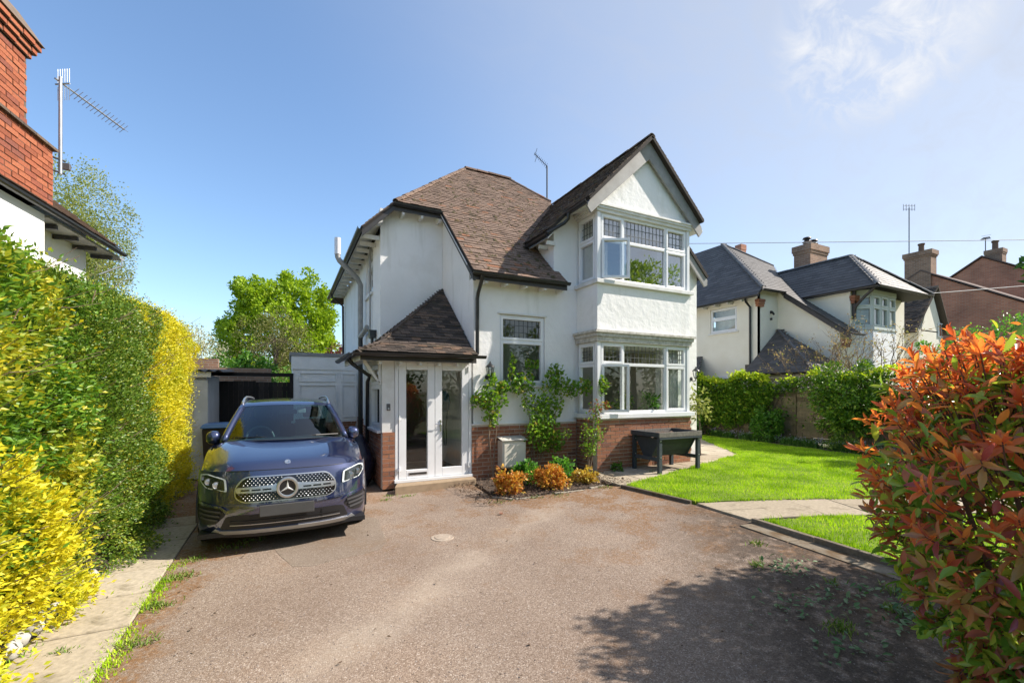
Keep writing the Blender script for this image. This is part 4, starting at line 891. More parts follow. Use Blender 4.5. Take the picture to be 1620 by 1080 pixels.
# inside: dashboard, wheel, seats, mirror
DARK = simple('car_interior', (.045, .047, .05), .8); SEAT = simple('seat_leather', (.07, .07, .072), .6)
q = MB(); q.grid([[(x, 1.30, .98) for x in (-.74, 0, .74)], [(x, 1.62, 1.07) for x in (-.74, 0, .74)], [(x, 1.95, 1.02) for x in (-.74, 0, .74)], [(x, 2.0, .6) for x in (-.74, 0, .74)]]); carb(q, 'dashboard', DARK, smooth_=30)
q = MB(); pts = [(-.37+.185*math.cos(a), 2.02+.05*math.sin(a), 1.02+.18*math.sin(a)) for a in np.linspace(0, 2*math.pi, 25)]; q.tube(pts, .016, 8, cap=False); q.box(-.53, 2.0, 1.0, -.21, 2.03, 1.03); q.box(-.42, 1.99, .96, -.32, 2.03, 1.06); carb(q, 'steering_wheel', simple('wheel_grey', (.13, .135, .14), .45), smooth_=40)
for sx in (-.37, .37):
    q = MB(); q.grid([[(sx+x, y, z) for x in (-.25, -.2, 0, .2, .25)] for (y, z) in ((2.35, .55), (2.38, .75), (2.80, .72), (2.93, 1.02), (3.0, 1.24), (3.08, 1.24), (3.1, .6))]); s_ = carb(q, 'seat', SEAT, smooth_=40)
    q = MB(); q.ob((sx-.13, 3.0, 1.27), (.26, 0, 0), (0, .09, 0), (0, .02, .18)); carb(q, 'headrest', SEAT, s_, bevel=.03)
q = MB(); q.ob((-.12, 2.02, 1.375), (.25, 0, 0), (0, .04, 0), (0, 0, .07)); carb(q, 'rear_view_mirror', simple('mirror_back', (.05, .05, .055), .4), bevel=.01)
q = MB(); q.ob((.14, 1.92, 1.39), (.11, 0, 0), (0, .05, .01), (0, 0, .075)); carb(q, 'windscreen_sensor', simple('sensor_grey', (.35, .36, .37), .5), bevel=.01)
q = MB(); q.box(-.74, 2.0, .3, .74, 4.3, .36); carb(q, 'cabin_floor', DARK)

# panels that lie on the nose, laid over its curve
def skin(outline, thick, name, mat, parent=None, out_=.004, res=.03, smooth_=35, fn=fy, **k):
    """outline in (x, z): a plate following the nose; front face stands 'out_' proud"""
    pts = [Vector(p) for p in outline]; x0, x1 = min(p.x for p in pts), max(p.x for p in pts); z0, z1 = min(p.y for p in pts), max(p.y for p in pts)
    dense = []
    for i, p in enumerate(pts):
        q = pts[(i+1) % len(pts)]; n_ = max(1, int((q-p).length/res)); dense += [p+(q-p)*j/n_ for j in range(n_)]
    nb = len(dense); inner = []
    px = np.array([p.x for p in dense]); py = np.array([p.y for p in dense])
    gx, gy = np.meshgrid(np.arange(x0+res/2, x1, res), np.arange(z0+res/2, z1, res)); gx, gy = gx.ravel(), gy.ravel()
    k_ = in_poly(gx, gy, [tuple(p) for p in dense])
    for x, y in zip(gx[k_], gy[k_]):
        if np.min((px-x)**2+(py-y)**2) > (res*.45)**2: inner.append(Vector((x, y)))
    vs_, ed, fs_, *_ = geometry.delaunay_2d_cdt(dense+inner, [(i, (i+1) % nb) for i in range(nb)], [tuple(range(nb))], 1, 1e-6)
    m_ = MB(); top = [(p.x, fn(p.x, p.y)-out_, p.y) for p in vs_]; m_.add(top, [tuple(f) for f in fs_])
    bot = [(p[0], p[1]+thick, p[2]) for p in top[:nb]]
    m_.add([top[i] for i in range(nb)]+bot, [(i, (i+1) % nb, nb+(i+1) % nb, nb+i) for i in range(nb)])
    return carb(m_, name, mat, parent, smooth_, **k)
def rounded(pts, r, n_=4):
    out_ = []; k = len(pts)
    for i in range(k):
        p, a, b = Vector(pts[i]), Vector(pts[i-1]), Vector(pts[(i+1) % k]); u_, v_ = (a-p).normalized(), (b-p).normalized(); rr = min(r, (a-p).length*.45, (b-p).length*.45)
        A, B = p+u_*rr, p+v_*rr
        for j in range(n_+1): t_ = j/n_; out_.append(A*(1-t_)**2+p*2*t_*(1-t_)+B*t_*t_)
    return out_
GR = rounded([(-.42, .805), (.42, .805), (.505, .70), (.505, .605), (.43, .56), (-.43, .56), (-.505, .605), (-.505, .70)], .06, 5)
GR2 = rounded([(-.428, .816), (.428, .816), (.518, .705), (.518, .60), (.438, .548), (-.438, .548), (-.518, .60), (-.518, .705)], .065, 5)
surround = skin(GR2, .02, 'grille_surround', SATIN, out_=.006); gri = skin(GR, .02, 'grille', GLOSSB, out_=.012)
sd = MB(); j = 0; z = .575
while z < .81:
    x = -.53+(.0195 if j % 2 else 0)
    while x < .54:
        if in_poly(np.array([x]), np.array([z]), [(p.x*.97, .685+(p.y-.685)*.95) for p in GR])[0] and math.hypot(x, z-.68) > .125 and abs(z-.683) > .036:
            y = fy(x, z)-.0125; s_ = .0098
            sd.add([(x-s_, y, z), (x, y, z-s_*.8), (x+s_, y, z), (x, y, z+s_*.8), (x, y-.007, z)], [(0, 1, 4), (1, 2, 4), (2, 3, 4), (3, 0, 4)])
        x += .039
    z += .0215; j += 1
carb(sd, 'grille_stud', CHROME, gri, kind='stuff')
for sgn in (-1, 1):
    bar_ = [(sgn*.08, .655), (sgn*.495, .650), (sgn*.505, .680), (sgn*.495, .706), (sgn*.14, .722), (sgn*.08, .735)]
    lou = skin(rounded(bar_, .015, 3), .02, 'grille_bar', SATIN, gri, out_=.026)
    for k in range(3): x0 = sgn*(.16+.105*k); skin([(x0, .672), (x0+sgn*.085, .671), (x0+sgn*.085, .687), (x0, .688)], .004, 'grille_slot', GLOSSB, lou, out_=.0275, res=.05) if False else skin([(x0, .672), (x0+sgn*.085, .671), (x0+sgn*.085, .687), (x0, .688)], .004, 'grille_slot', GLOSSB, gri, out_=.0275, res=.05)
bc = Vector((0, fy(0, .68)-.03, .683))
q = MB(); q.lathe(bc, [(.082, -.012), (.082, .012), (.095, .018), (.110, .012), (.114, -.015)], 40, (0, -1, 0)); badge = carb(q, 'star_badge', SATIN, smooth_=50)
q = MB(); q.lathe(bc, [(0, .004), (.084, .004), (.084, -.012)], 40, (0, -1, 0)); carb(q, 'badge_disc', simple('badge_black', (.02, .02, .022), .25), badge)
def star(c, r, ax, upv, name, mat, parent, th=.009, wdt=.17):
    c = Vector(c); ax = Vector(ax).normalized(); upv = Vector(upv).normalized(); rt = upv.cross(ax); m_ = MB(); ring_ = []
    for k in range(6):
        an = R(90+60*k); rr = r if k % 2 == 0 else r*wdt; ring_.append(c+rt*(rr*math.cos(an))+upv*(rr*math.sin(an)))
    m_.add([c+ax*th]+ring_, [(0, 1+k, 1+(k+1) % 6) for k in range(6)]); return carb(m_, name, mat, parent)
star(bc+Vector((0, -.0045, 0)), .084, (0, -1, 0), (0, 0, 1), 'star', simple('star_silver', (.78, .79, .80), .35, metal=.25), badge, .006)
bz = .945; bq = Vector((0, .155, .936)); nb_ = Vector((0, -.62, .78)).normalized()
q = MB(); q.lathe(bq, [(0, .004), (.014, .004), (.018, .0055), (.031, .0045), (.033, -.004)], 24, nb_); hb = carb(q, 'bonnet_badge', CHROME, bonnet, 40)
star(bq+nb_*.0047, .017, nb_, Vector((0, .78, .62)), 'bonnet_star', SATIN, car, .002)
# headlights
LENS = glassmat('headlight_lens', (.93, .95, .95), 1.6); REFL = simple('headlight_inner', (.06, .065, .07), .25, metal=.6)
for sgn in (-1, 1):
    hl = rounded([(sgn*.585, .665), (sgn*.80, .700), (sgn*.872, .765), (sgn*.868, .835), (sgn*.80, .848), (sgn*.60, .795)], .022, 4)
    h = skin(hl, .03, 'headlight', REFL, out_=.003, res=.025)
    cen = Vector((sgn*.74, .755)); inn = [cen+(p-cen)*.86 for p in hl]
    # bright daytime running strip round the edge
    n_ = len(hl); m_ = MB()
    for i in range(n_):
        a, b, c_, d_ = hl[i], hl[(i+1) % n_], inn[(i+1) % n_], inn[i]
        if (a.y+b.y)/2 < .70 and abs(a.x) > .64: continue
        m_.add([(p.x, fy(p.x, p.y)-.012, p.y) for p in (a, b, c_, d_)], [(0, 1, 2, 3)])
    carb(m_, 'running_light', simple('running_light_white', (.75, .78, .80), .25), h)
    for (x, z, r) in ((.695, .735, .034), (.775, .765, .034), (.835, .795, .02)):
        m_ = MB(); y = fy(sgn*x, z)-.006; m_.lathe((sgn*x, y, z), [(0, .006), (r*.6, .008), (r*.8, .004), (r, .012), (r*1.08, .0)], 18, (sgn*-.25, -1, .05)); carb(m_, 'projector_lamp', SATIN, h, 40)
    skin(hl, .004, 'lens', LENS, h, out_=.018, res=.03)
    # corner air intake with fins
    ai = rounded([(sgn*.60, .43), (sgn*.66, .50), (sgn*.855, .535), (sgn*.885, .50), (sgn*.875, .37), (sgn*.82, .315), (sgn*.70, .33)], .025, 4)
    intake = skin(ai, .03, 'air_intake', TRIM, out_=.003, res=.035)
    for k in range(3):
        z0 = .365+.045*k; xa, xb = .675-.015*k, .868
        skin([(sgn*xa, z0), (sgn*xb, z0+.018), (sgn*xb, z0+.036), (sgn*xa, z0+.017)], .03, 'intake_fin', simple('fin_grey', (.06, .06, .065), .5), intake, out_=.022, res=.05)
    skin(rounded([(sgn*.58, .475), (sgn*.64, .52), (sgn*.86, .56), (sgn*.905, .52), (sgn*.898, .47), (sgn*.875, .535), (sgn*.66, .502)], .008, 2), .02, 'intake_blade', SATIN if False else PAINT, out_=.028, res=.04)
    skin([(sgn*.30, .525), (sgn*.62, .545), (sgn*.60, .52), (sgn*.30, .505)], .02, 'bumper_crease', PAINT, out_=.018, res=.05)
# lower intake, splitter, number plate
LI = rounded([(-.60, .41), (-.50, .425), (.50, .425), (.60, .41), (.66, .275), (-.66, .275)], .03, 3)
li = skin(LI, .03, 'lower_intake', TRIM, out_=.004)
for z0 in (.315, .355): skin([(-.56, z0), (.56, z0), (.56, z0+.007), (-.56, z0+.007)], .02, 'intake_bar', SATIN if z0 < .33 else TRIM, li, out_=.014, res=.06)
for x in (-.36, -.12, .12, .36): skin([(x-.004, .285), (x+.004, .285), (x+.004, .41), (x-.004, .41)], .02, 'intake_strut', TRIM, li, out_=.011, res=.06)
skin(rounded([(-.76, .225), (-.70, .285), (-.66, .262), (.66, .262), (.70, .285), (.76, .225), (.66, .212), (-.66, .212)], .008, 2), .03, 'front_splitter', simple('splitter_silver', (.50, .51, .52), .3, metal=.35), out_=.022, res=.04)
q = MB(); rows_ = [[(x, fy(x, .22)+d, z) for x in np.linspace(-.90, .90, 31)] for d, z in ((.0, .215), (.02, .17), (.30, .16))]; q.grid(rows_); carb(q, 'bumper_apron', TRIM, smooth_=40)
q = MB(); q.box(-.272, -.045, .405, .272, -.012, .52); carb(q, 'number_plate', simple('blank_number_plate', (.065, .065, .065), .6), bevel=.004)
# panel gap between bonnet and nose
q = MB(); pts = [(x, fy(x, .872)-.003, .872) for x in np.linspace(-.60, .60, 25)]; q.tube(pts, .0035, 5); carb(q, 'bonnet_gap', TRIM)
# ------------------------------------------------------------------ foliage tools
T2 = (np.array([(0, 0, 0), (.45, .5, .07), (1, 0, -.05), (.45, -.5, .07)]), np.array([(0, 2, 1), (0, 3, 2)]))
T6 = (np.array([(0, 0, 0), (.22, .36, .05), (.22, 0, 0), (.22, -.36, .05), (.55, .5, .05), (.55, 0, -.02), (.55, -.5, .05), (.82, .28, .0), (.82, 0, -.06), (.82, -.28, .0), (1, 0, -.14)]),
      np.array([(0, 2, 1), (0, 3, 2), (1, 2, 4), (2, 5, 4), (2, 3, 5), (3, 6, 5), (4, 5, 7), (5, 8, 7), (5, 6, 8), (6, 9, 8), (7, 8, 10), (8, 9, 10)]))
def unit(a): return a/np.maximum(np.linalg.norm(a, axis=1, keepdims=True), 1e-9)
def leaf_frames(ax, up):
    ax = unit(ax); sd = np.cross(up, ax); bad = np.linalg.norm(sd, axis=1) < 1e-3; sd[bad] = (1, 0, 0); sd = unit(sd); nn = np.cross(ax, sd); return ax, sd, nn
def leaves(name, pos, ax, up, L_, W_, mat, parent=None, tmpl=T2, kind=None):
    tv, tf = tmpl; n_ = len(pos); ax, sd, nn = leaf_frames(ax, up); L_ = np.broadcast_to(L_, n_)[:, None, None]; W_ = np.broadcast_to(W_, n_)[:, None, None]
    v_ = pos[:, None, :]+ax[:, None, :]*tv[None, :, :1]*L_+sd[:, None, :]*tv[None, :, 1:2]*W_+nn[:, None, :]*tv[None, :, 2:3]*L_
    f_ = (np.arange(n_)*len(tv))[:, None, None]+tf[None]
    o_ = fast_mesh(name, v_.reshape(-1, 3), f_.reshape(-1, 3), mat, parent)
    if kind: o_['kind'] = kind
    return o_
def rdir(r, n_): return unit(r.normal(size=(n_, 3)))
def scatter_leaves(name, pos, outd, L_, W_, mat, parent, seed, spread=.9, upb=.35, tmpl=T2, kind=None):
    r = np.random.default_rng(seed); n_ = len(pos); ax = unit(outd+spread*rdir(r, n_)+np.array([0, 0, upb*.3])); up = unit(outd*.5+np.array([0, 0, upb])+.7*rdir(r, n_))
    return leaves(name, pos, ax, up, L_*r.uniform(.65, 1.3, n_), W_*r.uniform(.7, 1.2, n_), mat, parent, tmpl, kind)
def clumps(c, rad, n_, per, cr, seed, shell=.55, flat=1., zmin=None):
    """leaf positions in clumps through the outer volume of an ellipsoid, with outward directions"""
    r = np.random.default_rng(seed); d = rdir(r, n_); k = shell+(1-shell)*r.uniform(0, 1, n_)**.6; c = np.array(c); rad = np.array(rad)
    wob = 1+.16*np.sin(d[:, 0]*4.1+seed)*np.sin(d[:, 1]*3.7+2*seed)+.12*np.sin(d[:, 2]*6+d[:, 0]*5+seed)
    cen = c+d*rad*(k*wob)[:, None]; p = np.repeat(cen, per, 0); q = rdir(r, n_*per)*(r.uniform(.15, 1, n_*per)**.6)[:, None]*cr*np.repeat(r.uniform(.6, 1.4, n_), per)[:, None]; q[:, 2] *= flat
    p = p+q; o_ = unit((p-c)/rad+.6*unit(q))
    if zmin is not None: m_ = p[:, 2] > zmin; p, o_ = p[m_], o_[m_]
    return p, o_
def limbs(base, top, r0, ends, seed, name, mat, parent, nseg=5):
    m_ = MB(); rr = random.Random(seed); base, top = Vector(base), Vector(top); path = [base.lerp(top, i/6)+Vector((rr.uniform(-1, 1), rr.uniform(-1, 1), 0))*r0*.5*(0 < i < 6) for i in range(7)]
    m_.tube(path, r0, 9, r0*.35)
    for e_ in ends:
        e_ = Vector(e_); s_ = path[rr.randint(2, 6)]; k = (e_-s_).length; mid = [s_.lerp(e_, t_)+Vector((rr.uniform(-1, 1), rr.uniform(-1, 1), rr.uniform(-.3, 1)))*k*.07*math.sin(math.pi*t_) for t_ in np.linspace(0, 1, nseg)]
        m_.tube(mid, r0*.38, 6, r0*.06)
    return m_.build(name, mat, parent, smooth=50)
def tree(name, label, cat, base, c, rad, mat, L_, W_, n_, per, cr, seed, group=None, trunk=None, r0=.16, shell=.5, nl=14, bark=None, flat=1., upb=.35, tmpl=T2, partname='crown'):
    t = thing(name, label, cat, base, group); p, o_ = clumps(c, rad, n_, per, cr, seed, shell, flat, base[2]+.05)
    scatter_leaves(partname, p, o_, L_, W_, mat, t, seed+1, upb=upb, tmpl=tmpl)
    rr = np.random.default_rng(seed+5); d = rdir(rr, nl); d[:, 2] = np.abs(d[:, 2])*.8-.1; ends = np.array(c)+d*np.array(rad)*rr.uniform(.55, .95, (nl, 1))
    limbs(base, trunk or (c[0], c[1], c[2]+rad[2]*.3), r0, [tuple(q) for q in ends], seed, 'trunk' if r0 > .05 else 'stem', bark or MT['bark'], t)
    return t
LM = {}
LM['yellow'] = leafmat('golden_privet_leaf', [(0, (.48, .43, .012)), (.35, (.64, .56, .02)), (.75, (.74, .66, .03)), (1, (.32, .38, .02))], .28, .5, (1.2, [(0, (.16, .28, .02)), (.5, (.42, .44, .02)), (1, (.70, .62, .03))], .50, .66))
LM['hgreen'] = leafmat('privet_leaf', [(0, (.05, .13, .015)), (.4, (.10, .23, .02)), (.8, (.16, .31, .025)), (.90, (.26, .36, .03)), (1, (.58, .50, .03))], .3, .42, (1.3, [(0, (.12, .24, .02)), (.4, (.38, .38, .03)), (1, (.64, .54, .03))], .50, .64))
LM['dgreen'] = leafmat('small_dark_leaf', [(0, (.05, .11, .012)), (.45, (.10, .19, .02)), (.8, (.17, .27, .03)), (.94, (.28, .34, .06)), (1, (.45, .42, .05))], .25, .4, (.9, [(0, (.14, .24, .02)), (.6, (.24, .32, .03)), (1, (.5, .45, .04))], .55, .72))
LM['maple'] = leafmat('maple_leaf', [(0, (.15, .26, .012)), (.5, (.27, .40, .018)), (1, (.38, .50, .03))], .30, .5)
LM['brown'] = leafmat('budding_leaf', [(0, (.12, .12, .04)), (.5, (.17, .19, .05)), (1, (.24, .22, .09))], .3, .6)
LM['laurel'] = leafmat('laurel_leaf', [(0, (.04, .12, .015)), (.6, (.08, .21, .02)), (1, (.15, .29, .03))], .28, .4)
LM['birch'] = leafmat('birch_leaf', [(0, (.18, .23, .06)), (.6, (.27, .31, .09)), (1, (.36, .37, .13))], .4, .55)
LM['blossom'] = leafmat('pale_blossom', [(0, (.32, .33, .22)), (.6, (.50, .50, .40)), (1, (.60, .58, .50))], .4, .6)
LM['ivy'] = leafmat('ivy_leaf', [(0, (.05, .12, .014)), (.5, (.11, .23, .02)), (.85, (.20, .34, .03)), (1, (.36, .44, .05))], .25, .35)
LM['ivytop'] = leafmat('young_ivy_leaf', [(0, (.26, .40, .02)), (.5, (.44, .56, .03)), (1, (.58, .62, .06))], .4, .4)
LM['rose'] = leafmat('rose_leaf', [(0, (.08, .18, .02)), (.5, (.17, .33, .03)), (.9, (.30, .45, .05)), (1, (.38, .28, .07))], .35, .38)
LM['rosered'] = leafmat('young_rose_leaf', [(0, (.24, .07, .03)), (1, (.34, .14, .05))], .35, .4)
LM['heuch'] = leafmat('orange_leaf', [(0, (.38, .12, .03)), (.4, (.52, .22, .04)), (.8, (.60, .36, .06)), (1, (.50, .42, .08))], .3, .45)
LM['heuch2'] = leafmat('amber_leaf', [(0, (.36, .20, .04)), (.5, (.55, .37, .06)), (1, (.52, .46, .09))], .3, .45)
LM['fresh'] = leafmat('fresh_green_leaf', [(0, (.06, .19, .025)), (.6, (.11, .29, .04)), (1, (.19, .38, .05))], .35, .4)

# ------------------------------------------------------------------ the tall mixed hedge on the left
def wob(a, b, s=0): return np.sin(a*1.9+s)*np.sin(b*2.3+s*1.7)*.5+np.sin(a*4.7+b*1.3+s)*.28+np.sin(b*6.1-a*2.9+s*2)*.22
def hedge(label, v0, v1, zlo, zhi, u_face, L_, W_, mat, dens, seed, bulge=.10, top=True, zdroop=0, tmpl=T2, inner=.30, cat='hedge', lean=0., skirt=0.):
    root = thing('hedge_shrub', label, cat, (u_face-.5, (v0+v1)/2, -.14), 'clipped hedge shrubs along the side path'); r = np.random.default_rng(seed)
    zt = lambda v_: zhi(v_) if callable(zhi) else zhi+0*v_
    area = (v1-v0)*(float(np.mean(zt(np.linspace(v0, v1, 9))))-zlo); n_ = int(area*dens)
    v_ = r.uniform(v0-.12, v1+.12, n_); f_ = r.uniform(0, 1, n_); z = zlo+(zt(v_)-zlo)*f_+r.normal(0, .05, n_)
    edge = np.minimum(np.minimum(v_-v0, v1-v_)/.35, 1); edge = np.clip(edge, 0, 1)
    face = u_face+bulge*wob(v_*1.3, z*1.3, seed)+bulge*.45*np.sin(v_*9+z*7+seed)*np.sin(z*11-v_*5)+lean*(1-f_)+skirt*np.exp(-((z+.1)/.28)**2)-.25*(1-edge)-.35*np.clip((f_-.88)/.12, 0, 1)**2
    dpt = r.exponential(.07, n_); out_ = np.clip(r.exponential(.05, n_)*(r.random(n_) < .25), 0, .2)
    pos = np.stack([face-dpt+out_, v_, z], 1); od = np.stack([np.ones(n_), (v_-(v0+v1)/2)/(v1-v0)*.6, .25+.8*(f_-.5)], 1)
    ps, os_ = [pos], [od]
    if top:
        m_ = int((v1-v0)*.9*dens*.8); v2 = r.uniform(v0-.1, v1+.1, m_); x2 = u_face-r.uniform(.0, .95, m_); z2 = zt(v2)+.08*wob(v2*2, x2*2, seed)-r.exponential(.07, m_)-.25*np.clip(1-(u_face-x2)/.3, 0, 1)**2+np.clip(r.exponential(.05, m_)*(r.random(m_) < .25), 0, .2)
        ps.append(np.stack([x2, v2, z2], 1)); os_.append(np.stack([r.normal(0, .4, m_), r.normal(0, .4, m_), np.ones(m_)], 1))
    for end, sg in ((v0, -1), (v1, 1)):
        m_ = int(.7*dens*.5*(np.mean(zt(np.array([end])))-zlo)); x2 = u_face-r.uniform(0, .8, m_); z2 = zlo+(float(zt(np.array([end]))[0])-zlo)*r.uniform(0, 1, m_)
        ps.append(np.stack([x2, end+sg*(.08+.06*wob(x2*3, z2*2, seed))-sg*r.exponential(.06, m_), z2], 1)); os_.append(np.stack([r.normal(.3, .4, m_), sg*np.ones(m_), r.normal(.2, .4, m_)], 1))
    pos = np.concatenate(ps); od = unit(np.concatenate(os_)); k = (pos[:, 2] > -.12) & (r.random(len(pos)) < np.clip(.95+.75*wob(pos[:, 1]*3.1, pos[:, 2]*3.3, seed+4), .18, 1)); pos, od = pos[k], od[k]
    scatter_leaves('foliage', pos, od, L_, W_, mat, root, seed+3, .85, .5, tmpl)
    # woody inside: many stems and dense old leaves
    m_ = MB(); rr = random.Random(seed)
    for i in range(int(14*(v1-v0))):
        vb = rr.uniform(v0, v1); b_ = Vector((u_face-.5+rr.uniform(-.15, .15), vb, -.14)); e_ = Vector((u_face+rr.uniform(-.25, .04), vb+rr.uniform(-.4, .4), rr.uniform(max(.1, zlo), float(zt(np.array([vb]))[0])-.1))); m_.tube([b_, b_.lerp(e_, .5)+Vector((-.1, 0, .1)), e_], .014, 5, .004)
    for i in range(int(16*(v1-v0))):
        vb = rr.uniform(v0, v1); zb = rr.uniform(max(.1, zlo), float(zt(np.array([vb]))[0])-.15); b_ = Vector((u_face-.2, vb, zb)); d_ = Vector((rr.uniform(.25, .45), rr.uniform(-.25, .25), rr.uniform(.0, .3))); m_.tube([b_, b_+d_*.6, b_+d_+Vector((0, 0, .05))], .004, 4, .0018, cap=False)
    m_.build('stem', MT['twig'], root)
    n3 = int(area*420); v3 = r.uniform(v0, v1, n3); z3 = r.uniform(-.1, 1, n3); z3 = np.where(z3 < 0, 0, z3)*(zt(v3)-.2); x3 = u_face-inner-r.uniform(0, .28, n3)
    scatter_leaves('inner_foliage', np.stack([x3, v3, z3], 1), np.tile([1., 0, .1], (n3, 1)), .10, .075, LM['laurel'] if mat is not LM['yellow'] else LM['yellow'], root, seed+9, .6, .1)
    return root
ztop = lambda v_: np.interp(v_, [-4, -3.2, -2.7, -2.0, -.9, .1, 1.4, 2.3, 2.75], [2.62, 2.62, 2.60, 2.60, 2.64, 2.68, 2.80, 2.84, 2.62])
hedge('low sprawling golden shrub at the near foot of the hedge, over the white edging stones', -4.6, -1.95, -.1, lambda v_: 1.0+.3*np.sin(v_*3.3), -6.98, .045, .021, LM['yellow'], 5600, 31, .20, True, skirt=.10)
hedge('tall bright green shrub with yellow tips at the near end of the hedge', -4.8, -1.35, .45, ztop, -7.06, .052, .025, LM['hgreen'], 5400, 32, .17)
hedge('small-leaved dark green shrub between the two golden shrubs of the hedge', -1.9, .55, -.1, ztop, -6.99, .028, .017, LM['dgreen'], 11500, 33, .17, skirt=.16)
hedge('tall golden yellow shrub at the far end of the hedge, beside the white shed', -.05, 2.72, -.1, ztop, -6.99, .031, .018, LM['yellow'], 8500, 34, .14)
# white stones along the foot of the hedge
wst = thing('stone_edging', 'row of whitewashed stones along the foot of the low golden shrub', 'edging', (-7.03, -3, -.14))
for i in range(17):
    vv_ = -4.3+i*.155+random.uniform(-.03, .03); m_ = MB(); c = Vector((-7.03+random.uniform(-.02, .02), vv_, -.10)); rows_ = []; rx, ry, rz = random.uniform(.045, .07), random.uniform(.055, .085), random.uniform(.05, .075)
    for k in range(5):
        ph = R(-60+37*k); rows_.append([c+Vector((rx*math.cos(ph)*math.cos(a)*random.uniform(.88, 1.1), ry*math.cos(ph)*math.sin(a)*random.uniform(.88, 1.1), rz*math.sin(ph)+.02)) for a in np.linspace(0, 2*math.pi, 9)[:-1]])
    m_.grid(rows_, True); n_ = len(rows_)*8; m_.f += [tuple(range(8))[::-1], tuple(range(n_-8, n_))]; m_.m += [0, 0]
    m_.build('stone', MT.setdefault('wstone', simple('whitewashed_stone', (.50, .50, .48), .9, (.33, .31, .27), 14, bstr=.5)), wst, smooth=60, loc=c)

# ------------------------------------------------------------------ neighbour on the left: gutter, rendered wall, brick chimney stack
N0 = Vector((-8.112, 3.193, 0)); DL = Vector((.1235, .9924, 0)); XL = Vector((.9924, -.1235, 0))
NX = Matrix(((XL.x, DL.x, 0, N0.x), (XL.y, DL.y, 0, N0.y), (0, 0, 1, 0), (0, 0, 0, 1)))
nl = thing('neighbour_house', 'white rendered house with tall orange brick chimney stack rising behind the hedge', 'house', tuple(NX @ Vector((-3, -2, -.15))))
def nb(m_, name, mat, parent=None, **k): m_.xf = NX; return m_.build(name, mat, parent or nl, **k)
q = MB(); q.box(-6, -9, -.2, -.28, -.45, 3.9); nb(q, 'wall', MT['nwhite'])
q = MB(); q.box(-.278, -6, -.2, .03, -2.12, 3.93); nb(q, 'chimney_breast', MT['nwhite'])
e3, s3 = DL, None
pA, pB, pC, pD = [NX @ Vector(p) for p in ((.10, -9, 4.04), (.10, -.2, 4.04), (-3.6, -.2, 6.9), (-3.6, -9, 6.9))]
plane_tiles(nl, [pA, pB, pC, pD], MT['tile'], MT['deck'], thick=.06)
pE = [NX @ Vector(p) for p in ((-3.6, -.2, 6.9), (-7.2, -.2, 4.04), (-7.2, -9, 4.04), (-3.6, -9, 6.9))]; q = MB(); q.prism(pE, (0, 0, -.06)); q.build('roof_slope', MT['tile'], nl)
q = MB(); q.add([(-6, -.452, 3.9), (-.28, -.452, 3.9), (-.28, -.452, 4.2), (-3.6, -.452, 6.7), (-6, -.452, 5)], [(0, 1, 2, 3, 4)]); nb(q, 'gable_wall', MT['nwhite'])
q = MB(); q.prism([(-.28, -2.1, 3.90), (.06, -2.1, 3.90), (.06, -2.1, 3.93), (-.28, -2.1, 3.93)], (0, 2.1, 0)); nb(q, 'soffit', MT['board_g'])
for i in range(4): q = MB(); q.box(-.27, -1.85+i*.5, 3.83, .02, -1.81+i*.5, 3.89); nb(q, 'rafter_end', MT['board_d'])
g0, g1 = NX @ Vector((.13, -7, 3.98)), NX @ Vector((.13, -.17, 3.98)); house_keep = house; house = nl; gutter(g0, g1, .048); house = house_keep
q = MB(); q.tube([(.07, -.12, 3.9), (.07, -.12, 3.78), (-.2, -.3, 3.55)], .012, 6); nb(q, 'gutter_bracket', MT['steel'])
stack = bpy.data.objects.new('chimney_stack', None); COL.objects.link(stack); stack.parent = nl; OFF[stack.name] = NX @ Vector((-.5, -2.8, 4)); stack.location = OFF[stack.name]-off(nl)
PB3 = [300]
def stack_block(x0, x1, y0, y1, z0, z1, deep=.3):
    core = MB(); core.box(x0+.02, y0+.02, z0, x1-.03, y1-.03, z1-.002); nb(core, 'stack_core', MT['mortar_d'], stack)
    brick_face(stack, NX @ Vector((x1, y0, 0)), DL, XL, y1-y0, z0, z1, MT['brick_or'], MT['mortar_d'], PB3, deep, .073, .225, jit=.006)
stack_block(-.75, .05, -4.0, -1.98, 4.08, 4.86)
# oversailing weathering course on the shoulder
for (z0, x1, y1) in ((4.86, .09, -1.93),):
    for i in range(9): q = MB(); y0 = -4.0+i*.23; q.prism([(x1, y0, z0), (x1, y0, z0+.035), (x1-.38, y0, z0+.19), (x1-.38, y0, z0)], (0, .222, 0)); nb(q, 'weathering_tile', MT['tile_dk'], stack)
stack_block(-.75, -.18, -3.9, -2.06, 4.90, 6.02)
for k, (z0, z1, ex) in enumerate(((6.02, 6.095, .035), (6.095, 6.17, .07), (6.17, 6.245, .105))): stack_block(-.75, -.18+ex, -3.9, -2.06+ex, z0, z1)
q = MB(); q.prism([(-.05, -2.98, 6.25), (-.05, -1.94, 6.25), (-.28, -2.02, 6.62), (-.28, -2.98, 6.62)], (-.5, 0, 0)); nb(q, 'chimney_cap', simple('old_cap_mortar', (.20, .14, .10), .95, (.12, .10, .08), 9, bstr=.6), stack)
stack_block(-.7, -.06, -4.0, -2.93, 4.95, 6.35)
for z0, ex in ((6.35, .03), (6.425, .06)): stack_block(-.7, -.06+ex, -4.0, -2.93+ex, z0, z0+.075)
q = MB(); q.prism([(.0, -4, 6.5), (.0, -2.86, 6.5), (-.3, -2.95, 6.95), (-.3, -4, 6.95)], (-.3, 0, 0)); nb(q, 'chimney_cap', simple('old_cap_mortar', (.20, .14, .10), .95, (.12, .10, .08), 9, bstr=.6), stack)
